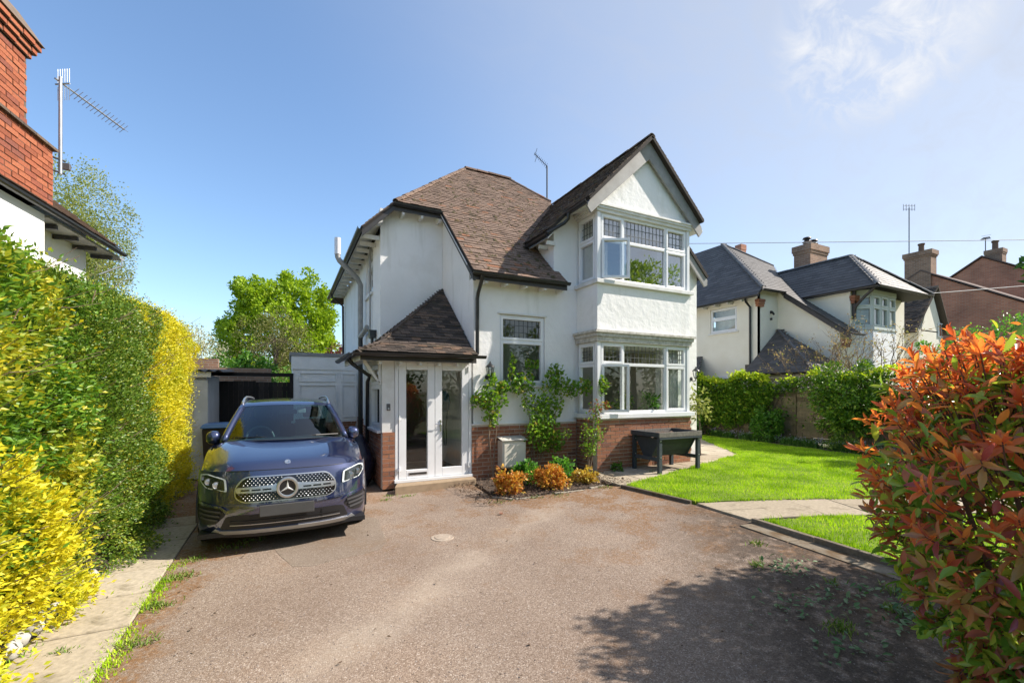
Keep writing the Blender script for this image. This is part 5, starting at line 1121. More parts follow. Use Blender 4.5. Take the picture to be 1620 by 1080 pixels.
# its aerial on a cranked mast
def ndir(x, y, z): return NX @ Vector((x, y, z))
ae = thing('tv_aerial', 'long silver yagi aerial on a cranked mast bracketed to the brick chimney stack', 'aerial', tuple(ndir(.25, -1.85, 4.6)))
mt_ = [ndir(.07, -1.86, 4.60), ndir(.07, -1.86, 5.95)]; q = MB(); q.tube(mt_, .022, 10); q.build('mast', MT['steel'], ae, smooth=40)
for z in (4.62, 4.80): q = MB(); q.tube([ndir(-.05, -1.99, z), ndir(.07, -1.86, z), ndir(.10, -1.82, z)], .013, 6); q.build('bracket', MT['board_d'], ae)
q = MB(); q.ob(ndir(.075, -1.86, 4.68), XL*.09, DL*.05, (0, 0, .085)); q.build('junction_box', simple('aerial_box', (.12, .12, .13), .5), ae)
b0_, b1_ = Vector(ndir(.03, -1.90, 5.90)), Vector(ndir(.44, -.97, 5.79)); bd = (b1_-b0_).normalized(); q = MB(); q.tube([b0_, b1_], .012, 8); q.build('boom', MT['steel'], ae)
q = MB(); bs = bd.cross(Vector((0, 0, 1))).normalized()
for i in range(14): c = b0_+(b1_-b0_)*(.25+.74*i/13); q.tube([c-bs*.075+Vector((0,0,.05)), c+bs*.075-Vector((0,0,.05))], .0035, 5); q.tube([c-bs*.075-Vector((0,0,.05)), c+bs*.075+Vector((0,0,.05))], .0035, 5)
q.build('director', MT['steel'], ae, kind='stuff')
q = MB(); rc = b0_+bd*.10
for i in range(6): a_ = rc+bs*(.0)+bd*(.012)+Vector((0, 0, 0))+bs*((i-2.5)*.035); q.tube([a_+Vector((0, 0, .22)), a_+Vector((0, 0, .03))], .004, 5); q.tube([a_-Vector((0, 0, .22)), a_-Vector((0, 0, .03))], .004, 5)
q.tube([rc-bs*.11, rc+bs*.11], .010, 6); q.build('reflector', MT['steel'], ae, kind='stuff')

# ------------------------------------------------------------------ side yard: shed, gate, bin, garage front, sacks
shed = thing('garden_shed', 'narrow pale grey rendered shed with dark corrugated roof at the end of the hedge', 'shed', (-8, 4.9, -.14))
q = MB(); q.box(-9.2, 3.95, -.2, -6.93, 5.8, 1.92); q.build('wall', simple('pale_render', (.56, .57, .58), .85, (.46, .47, .47), 3, bstr=.2), shed)
q = MB(); q.box(-7.13, 3.86, -.2, -6.90, 3.948, 1.80); q.build('corner_pier', simple('pale_render', (.56, .57, .58), .85, (.46, .47, .47), 3, bstr=.2), shed)
q = MB(); rows_ = [[(-9.3+i*.04, y, 1.99+.10*(y-3.7)/2.2+.022*math.sin(i*1.57)) for i in range(68)] for y in (3.72, 5.95)]; q.grid(rows_); rows_ = [[(p[0], p[1], p[2]-.012) for p in r] for r in rows_]; q.grid(rows_[::-1]); q.build('corrugated_roof', simple('old_corrugated_sheet', (.10, .095, .09), .9, (.17, .15, .13), 5, bstr=.3), shed)
q = MB(); q.box(-9.2, 3.80, 1.86, -6.84, 3.84, 1.97); q.build('fascia', MT['wood_w'], shed)
gate = thing('double_gate', 'dark stained double gate of upright boards between the shed and the white garage front', 'gate', (-6.2, 5.96, -.14))
MT['gateb'] = pieces('dark_gate_board', [(0, (.014, .012, .011)), (.6, (.024, .02, .018)), (1, (.04, .033, .028))], .75, 12, .4, .3)
for lf, (a0, a1) in enumerate(((-7.08, -6.22), (-6.20, -5.36))):
    n_ = 8; bw = (a1-a0)/n_
    for i in range(n_):
        q = MB(); zt_ = 1.83-(.02 if lf else 0)+random.uniform(-.008, .008); q.box(a0+i*bw+.0015, 5.96+random.uniform(-.004, .004), -.08, a0+(i+1)*bw-.0015, 5.985, zt_); q.build('board', MT['gateb'], gate)
    for z in (.25, 1.6): q = MB(); q.box(a0, 5.988, z, a1, 6.03, z+.1); q.build('ledge', MT['gateb'], gate)
for u0 in (-7.16, -6.225, -5.40): q = MB(); q.box(u0, 5.925 if u0 == -6.225 else 5.94, -.14, u0+(.06 if u0 == -6.225 else .09), 5.957 if u0 == -6.225 else 6.03, 1.84 if u0 == -6.225 else 2.04); q.build('post', MT['gateb'], gate)
q = MB(); q.box(-7.2, 5.93, 1.955, -5.31, 6.04, 2.045); q.build('head_beam', MT['gateb'], gate)
GW = simple('white_garage_paint', (.84, .84, .83), .55, (.76, .76, .74), 4)
garage = thing('side_garage', 'white panelled timber front of the flat roofed garage joined to the house', 'garage', (-4.5, 6.6, -.14))
q = MB(); q.box(-5.33, 5.97, .0, UL-.004, 9, 2.55); q.build('wall', GW, garage)
q = MB(); q.box(-5.36, 5.93, 2.155, UL-.06, 5.968, 2.50); q.build('fascia', GW, garage); q = MB(); q.box(-5.40, 5.90, 2.51, UL-.06, 9, 2.60); q.build('roof_edge', simple('lead_flashing', (.30, .30, .30), .7, (.22, .22, .22), 5), garage)
for (a0, a1, z0, z1) in ((-5.18, -4.24, 1.83, 2.08), (-5.18, -4.24, .86, 1.76), (-4.13, -3.74, 1.83, 2.08), (-4.13, -3.74, .86, 1.76)):
    q = MB(); w4 = .035
    q.box(a0, 5.925, z0, a0+w4, 5.968, z1); q.box(a1-w4, 5.925, z0, a1, 5.968, z1); q.box(a0+w4, 5.925, z0, a1-w4, 5.968, z0+w4); q.box(a0+w4, 5.925, z1-w4, a1-w4, 5.968, z1); q.build('panel_moulding', GW, garage)
    q = MB(); q.box(a0+.06, 5.958, z0+.06, a1-.06, 5.9685, z1-.06); q.build('panel', GW, garage)
q = MB(); q.box(-5.36, 5.90, .74, UL-.06, 5.968, .80); q.build('sill', MT['wood_w'], garage)
brick_face(garage, (-5.33, 5.955, 0), (1, 0, 0), (0, -1, 0), 1.6, -.14, .735, MT['brick'], MT['mortar'], [120], .05)
wb = thing('wheelie_bin', 'dark brown wheelie bin with a blue lid beside the shed wall', 'bin', (-6.68, 3.9, -.14)); bz0 = -.14
q = MB(); q.prism([(-6.93, 3.62, bz0+.06), (-6.45, 3.62, bz0+.06), (-6.42, 3.55, bz0+.97), (-6.96, 3.55, bz0+.97)], (0, .55, 0)); q.build('bin_body', simple('bin_brown', (.035, .024, .02), .55), wb, bevel=.02)
q = MB(); q.prism([(-6.98, 3.50, bz0+.975), (-6.40, 3.50, bz0+.975), (-6.40, 3.50, bz0+1.0), (-6.44, 3.54, bz0+1.06), (-6.94, 3.54, bz0+1.06), (-6.98, 3.50, bz0+1.0)], (0, .64, 0)); q.build('bin_lid', simple('bin_blue', (.10, .21, .42), .45), wb, bevel=.015)
for s_ in (-6.92, -6.44): q = MB(); q.tube([(s_-.02, 4.12, bz0+.1), (s_+.03, 4.12, bz0+.1)], .1, 18); q.build('bin_wheel', TYRE, wb)
for (x, y, r_, lb) in ((-4.30, 1.3, .25, 'dark blue refuse sack heaped between the car and the porch, nearer one'), (-4.32, 1.95, .28, 'dark blue refuse sack heaped between the car and the porch, farther one')):
    m_ = MB(); rows_ = []; rr = random.Random(int(y*10))
    for k in range(9):
        t_ = k/8; rad_ = r_*(math.sin(math.pi*min(.999, .12+t_*.86))**.6); rows_.append([(x+rad_*math.cos(a)*(1+.13*math.sin(5*a+k)), y+rad_*math.sin(a)*(1+.13*math.cos(4*a+2*k)), -.14+t_*1.05*(.85 if k < 8 else .9)) for a in np.linspace(0, 2*math.pi, 17)[:-1]])
    m_.grid(rows_, True); o = m_.build('refuse_sack', simple('sack_plastic', (.012, .016, .035), .25, bstr=.8, bscale=9, bdist=.05), None, smooth=50, loc=(x, y, -.14)); tag(o, lb, 'sack', 'refuse sacks by the porch')
# ------------------------------------------------------------------ neighbour on the right: same family of house with a grey slate roof
nr = thing('neighbour_house', 'cream rendered house with grey slate hipped roof and canted upper bay beyond the ivy fence', 'house', (12, 4, 0))
def nrb(m_, name, mat, parent=None, **k): return m_.build(name, mat, parent or nr, **k)
NF = lambda u_, v_: (u_, v_, 3.45+.805*(v_-.61)); NL = lambda u_, v_: (u_, v_, 4.88+1.03*(u_-8.85)); NWL = lambda u_, v_: (u_, v_, 6.4-.94*(12.5-u_)); NWF = lambda u_, v_: (u_, v_, 4.9+1.0*(v_-.10))
q = MB(); wall_holes(q, (9.25, 9.5, 0), (0, -1, 0), (-1, 0, 0), 6.57, -.2, 5.0, [(4.64, 5.78, 3.80, 4.72)], .15)
q.box(9.253, 2.93, -.2, 10.4, 3.1, 5.15); q.prism([(10.4, .9, -.2), (10.4, 3.1, -.2), (10.4, 3.1, 5.3), (10.4, .9, 3.55)], (.15, 0, 0)); q.box(10.553, .9, -.2, 10.998, 1.05, 3.5); q.box(11.0, .9, -.2, 14.6, 1.05, 4.85); q.prism([(11.0, 1.053, 3.5), (11.0, 2.6, 4.9), (11.0, 1.053, 4.9)], (.1, 0, 0)); q.box(14.45, 1.053, -.2, 14.6, 9, 4.9)
nrb(q, 'wall', MT['cream'])
nroof = bpy.data.objects.new('slate_roof', None); COL.objects.link(nroof); nroof.parent = nr; OFF[nroof.name] = Vector((12, 4, 5)); nroof.location = Vector((12, 4, 5))-off(nr)
SK = dict(gauge=.17, width=.28, th=.012, lift=.022, jit=.3)
plane_tiles(nroof, [NF(10.3, .55), NF(11.0, .55), NF(11.0, 2.41), NF(12.5, 4.28), NF(13.5, 5.06), NF(12.06, 6.5), NF(9.1, 2.65), NF(10.3, 2.65)], MT['slate'], MT['deck'], **SK)
plane_tiles(nroof, [NL(8.85, 10), NL(8.85, 2.65), NL(9.1, 2.65), NL(12.06, 6.5), NL(12.06, 9)], MT['slate'], MT['deck'], **SK)
plane_tiles(nroof, [NWL(10.9, 2.41), NWL(10.9, .10), NWL(12.5, 1.60), NWL(12.5, 4.28)], MT['slate'], MT['deck'], **SK)
plane_tiles(nroof, [NWF(10.9, .10), NWF(14.4, .10), NWF(14.4, .3), (12.5, 1.60, 6.4)], MT['slate'], MT['deck'], **SK)
q = MB(); q.prism([(12.06, 6.5, 8.2), (15.2, 3.2, 5.0), (15.2, 9, 5.0), (12.06, 9, 8.1)], (0, 0, -.06)); q.prism([(12.5, 1.6, 6.4), (14.4, .1, 4.85), (14.4, 4.5, 4.85), (12.5, 4.3, 6.4)], (0, 0, -.06)); q.build('rear_slope', MT['slate'], nroof)
for a_, b_ in (((9.1, 2.6, 5.16), (12.06, 6.5, 8.22)), ((12.06, 6.5, 8.22), (13.5, 5.06, 7.05)), ((10.9, .08, 4.92), (12.5, 1.6, 6.42)), ((12.5, 1.6, 6.42), (14.45, .06, 4.95)), ((12.5, 1.6, 6.42), (12.5, 4.28, 6.42))): ridge_run(nroof, a_, b_, MT['ridge_s'], .085, .4, 'hip_tile')
house = nr
board('verge_board', [(10.28, .55, 3.40-.02), (10.28, 2.65, 5.07), (10.28, 2.65, 4.90), (10.28, .55, 3.22)], (.05, 0, 0), MT['board_d'])
gutter((8.80, 2.6, 4.86), (8.80, 10, 4.86)); gutter((9.05, 2.60, 5.10), (10.3, 2.60, 5.10)); gutter((10.85, .05, 4.86), (10.85, 2.2, 4.86)); gutter((10.85, .05, 4.87), (14.45, .05, 4.87)); gutter((10.28, .52, 3.4), (11, .52, 3.4))
pipe([(8.82, 3.1, 4.83), (8.9, 3.12, 4.72), (9.17, 3.15, 4.55), (9.18, 3.15, 0)], .04); q = MB(); q.box(9.08, 3.02, 2.36, 9.24, 3.28, 2.52); nrb(q, 'rainwater_hopper', MT['black'])
rafters([(8.92, 3.3+i*.55, 4.78) for i in range(12)], (.3, .06, .09), 'rafter_end')
for p in ((9.22, 2.86, 4.55), (10.45, .78, 3.0), (11.02, .80, 4.45)):
    q = MB(); 
    for k in range(3): q.box(p[0]-.02*k, p[1]-.025*k, p[2]+k*.085, p[0]+.30, p[1]+.12, p[2]+k*.085+.08)
    nrb(q, 'brick_corbel', MT['brick'], kind='stuff')
window('side_window', nr, (9.28, 4.855, 0), (0, -1, 0), (-1, 0, 0), 1.13, 3.81, 4.71, [(.055, 1.075, 3.865, 4.28, 'sash'), (.055, 1.075, 4.36, 4.655, 'sash')], bars=[(.055, 1.075, 4.29, 4.35)])
q = MB(); q.box(9.19, 3.66, 3.75, 9.27, 4.92, 3.80); nrb(q, 'window_sill', MT['wood_w']); q = MB(); q.box(9.6, 3.6, 3.5, 10.4, 4.9, 5); nrb(q, 'curtain', MT['curtain'])
q = MB(); q.box(9.19, 3.55, 0.2, 9.247, 4.55, 2.15); nrb(q, 'side_door', MT['upvc']); q = MB(); q.box(9.18, 3.65, .3, 9.188, 4.45, 2.05); nrb(q, 'door_glass', MT['black'])
# canted upper bay with blinds
BP = [(11.12, .90), (11.5, .48), (13.0, .48), (13.4, .90)]
MT['sage'] = simple('pale_sage_frame', (.55, .60, .57), .5); MT['blind'] = simple('blind_slat', (.62, .63, .62), .6)
q = MB(); q.prism([(x, y, 4.72) for x, y in BP], (0, 0, .16)); nrb(q, 'bay_head', MT['sage']); q = MB(); q.prism([(x, y-.03, 3.58) for x, y in BP], (0, 0, .09)); nrb(q, 'bay_sill', MT['sage']); q = MB(); q.prism([(x, y, 2.3) for x, y in BP], (0, 0, 1.27)); nrb(q, 'bay_wall', MT['nwhite'])
for i in range(3):
    a_, b_ = Vector((*BP[i], 0)), Vector((*BP[i+1], 0)); e_ = (b_-a_); L3 = e_.length; e_.normalize(); nn_ = Vector((e_.y, -e_.x, 0)); k3 = 1 if i != 1 else 3; ww = L3/k3
    for k in range(k3):
        window('bay_window', nr, a_+e_*(ww*k+.003)-nn_*.02, e_, nn_, ww-.006, 3.675, 4.715, [(.055, ww-.061, 3.73, 4.30, 'sash'), (.055, ww-.061, 4.38, 4.66, 'sash')], mat=MT['sage'], bars=[(.055, ww-.061, 4.31, 4.37)])
    q = MB(); z = 3.76
    while z < 4.66: q.ob(a_+e_*.08-nn_*.13+Vector((0, 0, z)), e_*(L3-.16), -nn_*.03, (0, 0, .022)); z += .045
    nrb(q, 'blind', MT['blind'], kind='stuff')
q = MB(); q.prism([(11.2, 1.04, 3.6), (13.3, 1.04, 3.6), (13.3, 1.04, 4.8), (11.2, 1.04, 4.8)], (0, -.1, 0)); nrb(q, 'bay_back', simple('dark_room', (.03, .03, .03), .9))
q = MB(); q.tube([(11.14, .86, 4.12), (11.08, .78, 4.35), (11.0, .5, 4.6), (10.98, .2, 4.84)], .045, 6); q.box(11.08, .80, 3.95, 11.16, .895, 4.85); nrb(q, 'timber_brace', MT['board_d'])
# slate porch roof, alarm light, stacks
ap2 = (10.396, 2.9, 3.80)
plane_tiles(nroof, [(8.45, .55, 2.15), (10.39, .55, 2.15), ap2], MT['slate'], MT['deck'], **SK); plane_tiles(nroof, [(8.45, 2.95, 2.15), (8.45, .55, 2.15), ap2, (9.2, 2.92, 2.79)], MT['slate'], MT['deck'], **SK)
ridge_run(nroof, (8.45, .55, 2.17), ap2, MT['ridge_s'], .06, .35, 'hip_tile')
q = MB(); q.box(8.75, .8, -.2, 10.39, 2.92, 2.12); nrb(q, 'porch_wall', MT['cream'])
q = MB(); q.box(9.95, 2.88, 4.35, 10.02, 2.928, 4.45); q.tube([(9.98, 2.86, 4.40), (9.94, 2.78, 4.30)], .035, 8); q.box(9.95, 2.88, 4.12, 10.02, 2.928, 4.2); nrb(q, 'security_light', MT['black'])
def chimney(parent, u0, u1, v0, v1, z0, z1, brick, pots, corb=.06, name='chimney'):
    m_ = MB(); m_.box(u0, v0, z0, u1, v1, z1-.35); m_.box(u0-corb*.5, v0-corb*.5, z1-.35, u1+corb*.5, v1+corb*.5, z1-.25); m_.box(u0-corb, v0-corb, z1-.25, u1+corb, v1+corb, z1); ch = m_.build(name, brick, parent)
    for (u_, v_, r_, h_, ck) in pots:
        p = MB(); p.lathe((u_, v_, z1), [(r_, 0), (r_*.9, .06), (r_*.85, h_*.8), (r_*1.1, h_*.85), (r_*1.1, h_), (r_*.8, h_)], 14); pt_ = p.build('chimney_pot', MT['ridge'], ch, smooth=40)
        if ck: p = MB(); p.lathe((u_, v_, z1+h_), [(r_*.9, 0), (r_*.5, .10), (r_*1.1, .12), (r_*.9, .17), (0, .20)], 14); p.build('chimney_cowl', MT['board_d'], ch)
def brickwall(name, c, c2, mort, sc=(1, 1, 1)):
    m, t, n, l, b = newmat(name); b.inputs['Roughness'].default_value = .9; tcn = n.new('ShaderNodeTexCoord'); sx = n.new('ShaderNodeSeparateXYZ'); l.new(tcn.outputs['Object'], sx.inputs[0]); cb = n.new('ShaderNodeCombineXYZ')
    l.new(fmath(t, 'ADD', sx.outputs[0], sx.outputs[1]), cb.inputs[0]); l.new(sx.outputs[2], cb.inputs[1]); bt = n.new('ShaderNodeTexBrick'); l.new(cb.outputs[0], bt.inputs['Vector']); bt.inputs['Scale'].default_value = 1; bt.inputs['Brick Width'].default_value = .225; bt.inputs['Row Height'].default_value = .075; bt.inputs['Mortar Size'].default_value = .008
    bt.inputs['Color1'].default_value = c4(c); bt.inputs['Color2'].default_value = c4(c2); bt.inputs['Mortar'].default_value = c4(mort)
    l.new(mixc(t, 1., bt.outputs['Color'], ramp(t, noise(t, .8, 5), [(.3, (.7, .7, .7)), (.7, (1.15, 1.12, 1.1))]), 'MULTIPLY'), b.inputs['Base Color']); bump(t, b, bt.outputs['Fac'], -.3, .01); return m
MT['farbrick'] = brickwall('far_red_brick', (.40, .15, .085), (.52, .22, .125), (.38, .29, .22)); MT['stockbrick'] = brickwall('far_brown_brick', (.22, .125, .08), (.32, .19, .12), (.32, .27, .22))
chimney(nr, 13.35, 14.55, 3.45, 4.1, 4.8, 7.55, MT['stockbrick'], [(13.65, 3.75, .15, .18, True), (14.2, 3.8, .15, .18, True)]); chimney(nr, 13.9, 14.25, 6.9, 7.2, 6.5, 8.62, MT['farbrick'], [], .02)
shd = thing('lean_to', 'small grey slate lean-to roof beside the neighbour house just past the bay', 'shed', (8.9, 5.2, 0)); q = MB(); q.box(8.4, 4.75, 0, 9.24, 6.5, 2.05); q.build('wall', MT['board_d'], shd)
plane_tiles(shd, [(8.2, 6.6, 2.1), (8.2, 4.65, 2.1), (9.24, 5.3, 2.95), (9.24, 6.6, 2.95)], MT['slate'], MT['deck'], **SK)
house = house_keep
# houses farther along the road
fh = thing('far_house', 'house with mossy dark tiled roof and narrow pale gable behind the slate roofed house', 'house', (21, 4, 0))
q = MB(); q.box(19.7, 2.4, -.2, 22, 9, 4.35); q.prism([(19.9, 2.4, 4.3), (22.1, 2.4, 4.3), (21.0, 2.4, 6.2)], (0, .2, 0)); q.build('wall', MT['cream'], fh)
plane_tiles(fh, [(19.2, 7.5, 4.2), (19.2, 2.3, 4.2), (21.1, 2.2, 6.42), (21.1, 7.5, 6.42)], MT['tile_dk'], MT['deck'], gauge=.12, width=.2, lift=.045, jit=3)
q = MB(); q.prism([(21.1, 2.2, 6.40), (21.1, 7.5, 6.40), (22.4, 7.5, 4.3), (22.4, 2.2, 4.3)], (0, 0, -.07)); q.build('right_slope', MT['tile_dk'], fh)
q = MB(); q.box(21.55, 2.36, 4.1, 22.0, 2.39, 4.75); w2_ = q.build('window', MT['upvc'], fh); q = MB(); q.box(21.6, 2.34, 4.15, 21.76, 2.355, 4.7); q.box(21.80, 2.34, 4.15, 21.95, 2.355, 4.7); q.build('pane', MT['glass_up'], w2_)
def gable_house(label, u0, vc, zap, half, slope, zb, depth, chm, brick, roofm):
    t = thing('brick_gable_house', label, 'house', (u0+depth/2, vc, 0)); m_ = MB(); zl = zap-slope*half
    m_.prism([(u0, vc-half, -.2), (u0, vc+half, -.2), (u0, vc+half, zl), (u0, vc, zap), (u0, vc-half, zl)], (depth, 0, 0)); m_.build('wall', brick, t)
    for sg in (-1, 1): m_ = MB(); m_.prism([(u0-.12, vc, zap+.06), (u0-.12, vc+sg*(half+.3), zl+.06-slope*.3), (u0+depth, vc+sg*(half+.3), zl+.06-slope*.3), (u0+depth, vc, zap+.06)], (0, 0, .08)); m_.build('roof_slope', roofm, t)
    if chm: chimney(t, *chm)
    return t
fr = simple('far_roof_tile', (.10, .07, .06), .9, (.15, .10, .08), 6, bstr=.4)
g1 = gable_house('red brick gable house with broad chimney and tall aerial mast beyond the slate roof', 27, 5.0, 8.4, 6.0, .62, 0, 6, None, MT['farbrick'], fr); chimney(g1, 26.9, 27.6, 4.55, 5.75, 7.0, 9.6, MT['stockbrick'], [(27.25, 5.1, .15, .5, False)], .08)
g2 = gable_house('farther red brick gable house with small chimney on its apex', 35.5, 5.0, 10.4, 7.5, .66, 0, 7, None, MT['farbrick'], fr); chimney(g2, 35.9, 36.6, 4.2, 5.0, 9.5, 10.9, MT['stockbrick'], [(36.2, 4.6, .17, .6, False)], .05)
def mast_aerial(p, zb, zt, kind, label):
    t = thing('tv_aerial', label, 'aerial', (p[0], p[1], zb)); m_ = MB(); m_.tube([(p[0], p[1], zb), (p[0], p[1], zt)], .025, 6); m_.build('mast', MT['board_d'], t); m_ = MB()
    if kind == 'box':
        for dz in (-.10, .12):
            m_.tube([(p[0]-.3, p[1]+.15, zt+dz), (p[0]+.3, p[1]-.15, zt+dz)], .012, 5)
        for k in range(5): x = -.3+.15*k; m_.tube([(p[0]+x, p[1]-x*.5, zt-.18), (p[0]+x, p[1]-x*.5, zt+.2)], .012, 5)
    else:
        a_, b_ = Vector((p[0]-.02, p[1], zt)), Vector((p[0]-kind[0], p[1]-kind[1], zt+kind[2])); m_.tube([a_, b_], .012, 5)
        d_ = (b_-a_).normalized(); s_ = d_.cross(Vector((0, 0, 1))).normalized()
        for k in range(9): c_ = a_+(b_-a_)*(k/8); h_ = kind[3]*(1-.05*k); m_.tube([c_-s_*h_, c_+s_*h_], .007, 5)
        for sg in (-1, 1): c_ = b_*.88+a_*.12; m_.tube([c_-s_*.22+Vector((0, 0, sg*.12)), c_+s_*.22+Vector((0, 0, sg*.12))], .008, 5)
    m_.build('elements', MT['board_d'], t, kind='stuff'); return t
mast_aerial((26.95, 5.55), 9.3, 12.3, 'box', 'square dark aerial on a tall thin mast above the broad brick chimney')
mast_aerial((36.0, 5.0), 10.6, 11.7, (.9, .3, -.1, .25), 'short dark aerial leaning from the farthest gable chimney')
mast_aerial((2.75, 6.4), 7.2, 9.55, (.42, -.15, .40, .17), 'small dark roof aerial behind the main ridge of the white house')
for a_, b_, sg, lb in (((4.04, 7.23, 7.20), (30.4, -14., 5.35), .05, 'long thin overhead wire crossing the sky from the white house to the right'), ((14.2, .3, 4.95), (46, -14, 8.9), .25, 'pale overhead wire running right from the slate roof eaves')):
    a_, b_ = Vector(a_), Vector(b_); m_ = MB(); m_.tube([a_.lerp(b_, t_)-Vector((0, 0, sg*4*t_*(1-t_))) for t_ in np.linspace(0, 1, 25)], .012, 5); o = m_.build('overhead_wire', simple('wire_grey', (.35, .35, .36), .6), None, loc=a_); tag(o, lb, 'wire')

# ------------------------------------------------------------------ boundary fence with ivy, shrubs and border plants
fence = thing('garden_fence', 'weathered board fence with trellis top, half hidden under ivy along the right of the lawn', 'fence', (8, 1, 0))
MT['fboard'] = pieces('weathered_fence_board', [(0, (.12, .095, .055)), (.5, (.17, .135, .08)), (1, (.22, .175, .105))], .9, 14, .4, .4, ((.10, .12, .05), 3, .5, .7))
for i in range(6):
    va = 6.4-i*1.83; vb = va-1.83
    q = MB(); q.box(7.97, va-.05, -.1, 8.07, va+.05, 1.98); q.build('post', MT['fboard'], fence)
    for k in range(10): q = MB(); z = .10+k*.145; q.box(8.0+random.uniform(-.006, .006), vb+.05, z, 8.018, va-.05, z+.138+random.uniform(0, .012)); q.build('board', MT['fboard'], fence)
    q = MB(); q.box(7.985, vb+.05, 1.555, 8.035, va-.05, 1.60); q.box(7.985, vb+.05, 1.94, 8.035, va-.05, 1.975); q.build('rail', MT['fboard'], fence)
    q = MB(); n_ = 13
    for k in range(-3, n_):
        for sg in (1, -1):
            a0 = k/n_*1.73; p0, p1 = a0, a0+.36
            if sg < 0: p0, p1 = p1, p0
            z0_, z1_ = 1.60, 1.94
            pa_, pb_ = Vector((8.01+.006*sg, va-.05-max(0, min(1.73, p0)), z0_)), Vector((8.01+.006*sg, va-.05-max(0, min(1.73, p1)), z1_))
            if (pa_-pb_).length > .2: q.tube([pa_, pb_], .011, 4)
    q.build('trellis', MT['fboard'], fence, kind='stuff')
ivy = thing('ivy', 'thick ivy growing over the far part of the fence with bright new leaves on top', 'ivy', (7.95, 3.6, 0))
r = np.random.default_rng(71); n_ = 40000; vv_ = r.uniform(-1.8, 6.3, n_); z = r.uniform(-.02, 2.2, n_)
dens_ = np.interp(vv_, [-1.8, -.7, .0, .9, 1.6, 2.4, 6.3], [.5, .4, .4, .55, .95, .97, .97]); low = np.interp(vv_, [-1.8, -.6, .1, .3, 1.3, 1.8, 3.2, 6.3], [.5, .5, 1.0, 1.5, 1.45, .55, .3, .5])
keep = (r.random(n_) < dens_*np.clip((z-low)/.35+.35*(wob(vv_*2.1, z*2.4, 3)+.4), .05, 1)) & (z < 2.06+.13*np.sin(vv_*3.3)+.08*np.sin(vv_*7.7)-.16*np.exp(-((vv_-.9)/.6)**2))
vv_, z = vv_[keep], z[keep]; x = 7.93-r.exponential(.07, len(z))+.10*wob(vv_, z*1.4, 2)
topm = z > 1.92+.1*np.sin(vv_*3.3); od = np.stack([-np.ones(len(z)), r.normal(0, .3, len(z)), np.where(topm, 1., .25)], 1)
P3 = np.stack([x, vv_, z], 1); scatter_leaves('foliage', P3[~topm], od[~topm], .085, .075, LM['ivy'], ivy, 5, .7, .5); scatter_leaves('young_foliage', np.concatenate([P3[topm], P3[topm]+r.normal(0, .05, (topm.sum(), 3))]), np.concatenate([od[topm], od[topm]]), .075, .065, LM['ivytop'], ivy, 6, .8, .8)
m_ = MB(); rr = random.Random(4)
for i in range(26): vb = rr.uniform(1.2, 6.2); m_.tube([(7.95, vb+rr.uniform(-.3, .3)*t_, .02+t_*1.6) for t_ in (0, .3, .6, 1)], .010, 4)
m_.build('stem', MT['bark'], ivy)
tree('evergreen_shrub', 'dark glossy evergreen shrub rising over the fence, left of the red shrub', 'shrub', (7.62, -.55, .02), (7.7, -.6, 1.35), (.62, .95, 1.15), LM['ivy'], .085, .05, 130, 60, .20, 81, r0=.04, shell=.3, nl=10)
bare = thing('bare_shrub', 'twiggy shrub with few brown buds standing behind the fence', 'shrub', (8.9, .1, 0)); m_ = MB(); rr = random.Random(9); tips = []
def twig(p, d, L_, r_, dep):
    q_ = p+d*L_; mid = p+d*L_*.5+Vector((rr.uniform(-1, 1), rr.uniform(-1, 1), rr.uniform(-.5, .5)))*L_*.08; m_.tube([p, mid, q_], r_, 4, r_*.55, cap=False)
    if dep == 0 or r_ < .004: tips.append(q_)
    if dep > 0:
        for _ in range(rr.choice((2, 3))): d2 = (d+Vector((rr.uniform(-1, 1), rr.uniform(-1, 1), rr.uniform(-.35, .6)))*.75).normalized(); twig(p+d*L_*rr.uniform(.55, 1), d2, L_*rr.uniform(.55, .85), r_*.62, dep-1); tips.append(q_)
for i in range(9): twig(Vector((8.9+rr.uniform(-.2, .2), .1+rr.uniform(-.5, .5), .3)), Vector((rr.uniform(-.35, .35), rr.uniform(-.55, .55), 1)).normalized(), 1.4, .028, 4)
m_.build('stem', MT['twig'], bare); tp = np.array([tuple(t_) for t_ in tips]); r = np.random.default_rng(3); tp = np.repeat(tp, 2, 0)+r.normal(0, .05, (len(tp)*2, 3))
LM['bud'] = leafmat('brown_bud', [(0, (.25, .17, .09)), (.7, (.38, .28, .15)), (1, (.30, .32, .08))], .3, .6)
scatter_leaves('bud_leaf', tp, rdir(r, len(tp)), .065, .035, LM['bud'], bare, 12)
tree('tall_shrub', 'yellow green shrub top showing just behind the red shrub', 'shrub', (7.7, -3.2, 0), (7.7, -3.2, 1.9), (.75, 1.1, 1.15), LM['fresh'], .07, .035, 150, 60, .22, 83, r0=.05, shell=.35)
tree('small_shrub', 'fresh green rounded shrub against the fence boards', 'shrub', (7.55, 1.55, .03), (7.55, 1.5, .55), (.38, .55, .5), LM['laurel'], .08, .055, 55, 45, .14, 85, r0=.02, shell=.3, nl=5)
tree('leafy_perennial', 'low dark leafy plant at the house end of the lawn border', 'plant', (7.3, 4.2, .03), (7.2, 4.1, .28), (.45, .5, .28), LM['laurel'], .14, .09, 22, 25, .14, 86, r0=.012, shell=.3, nl=4)
tree('leafy_perennial', 'grey green mounded plant at the red shrub end of the border', 'plant', (7.25, -.75, .03), (7.25, -.8, .22), (.3, .45, .25), LM['dgreen'], .06, .02, 30, 30, .12, 87, r0=.012, shell=.3, nl=4)
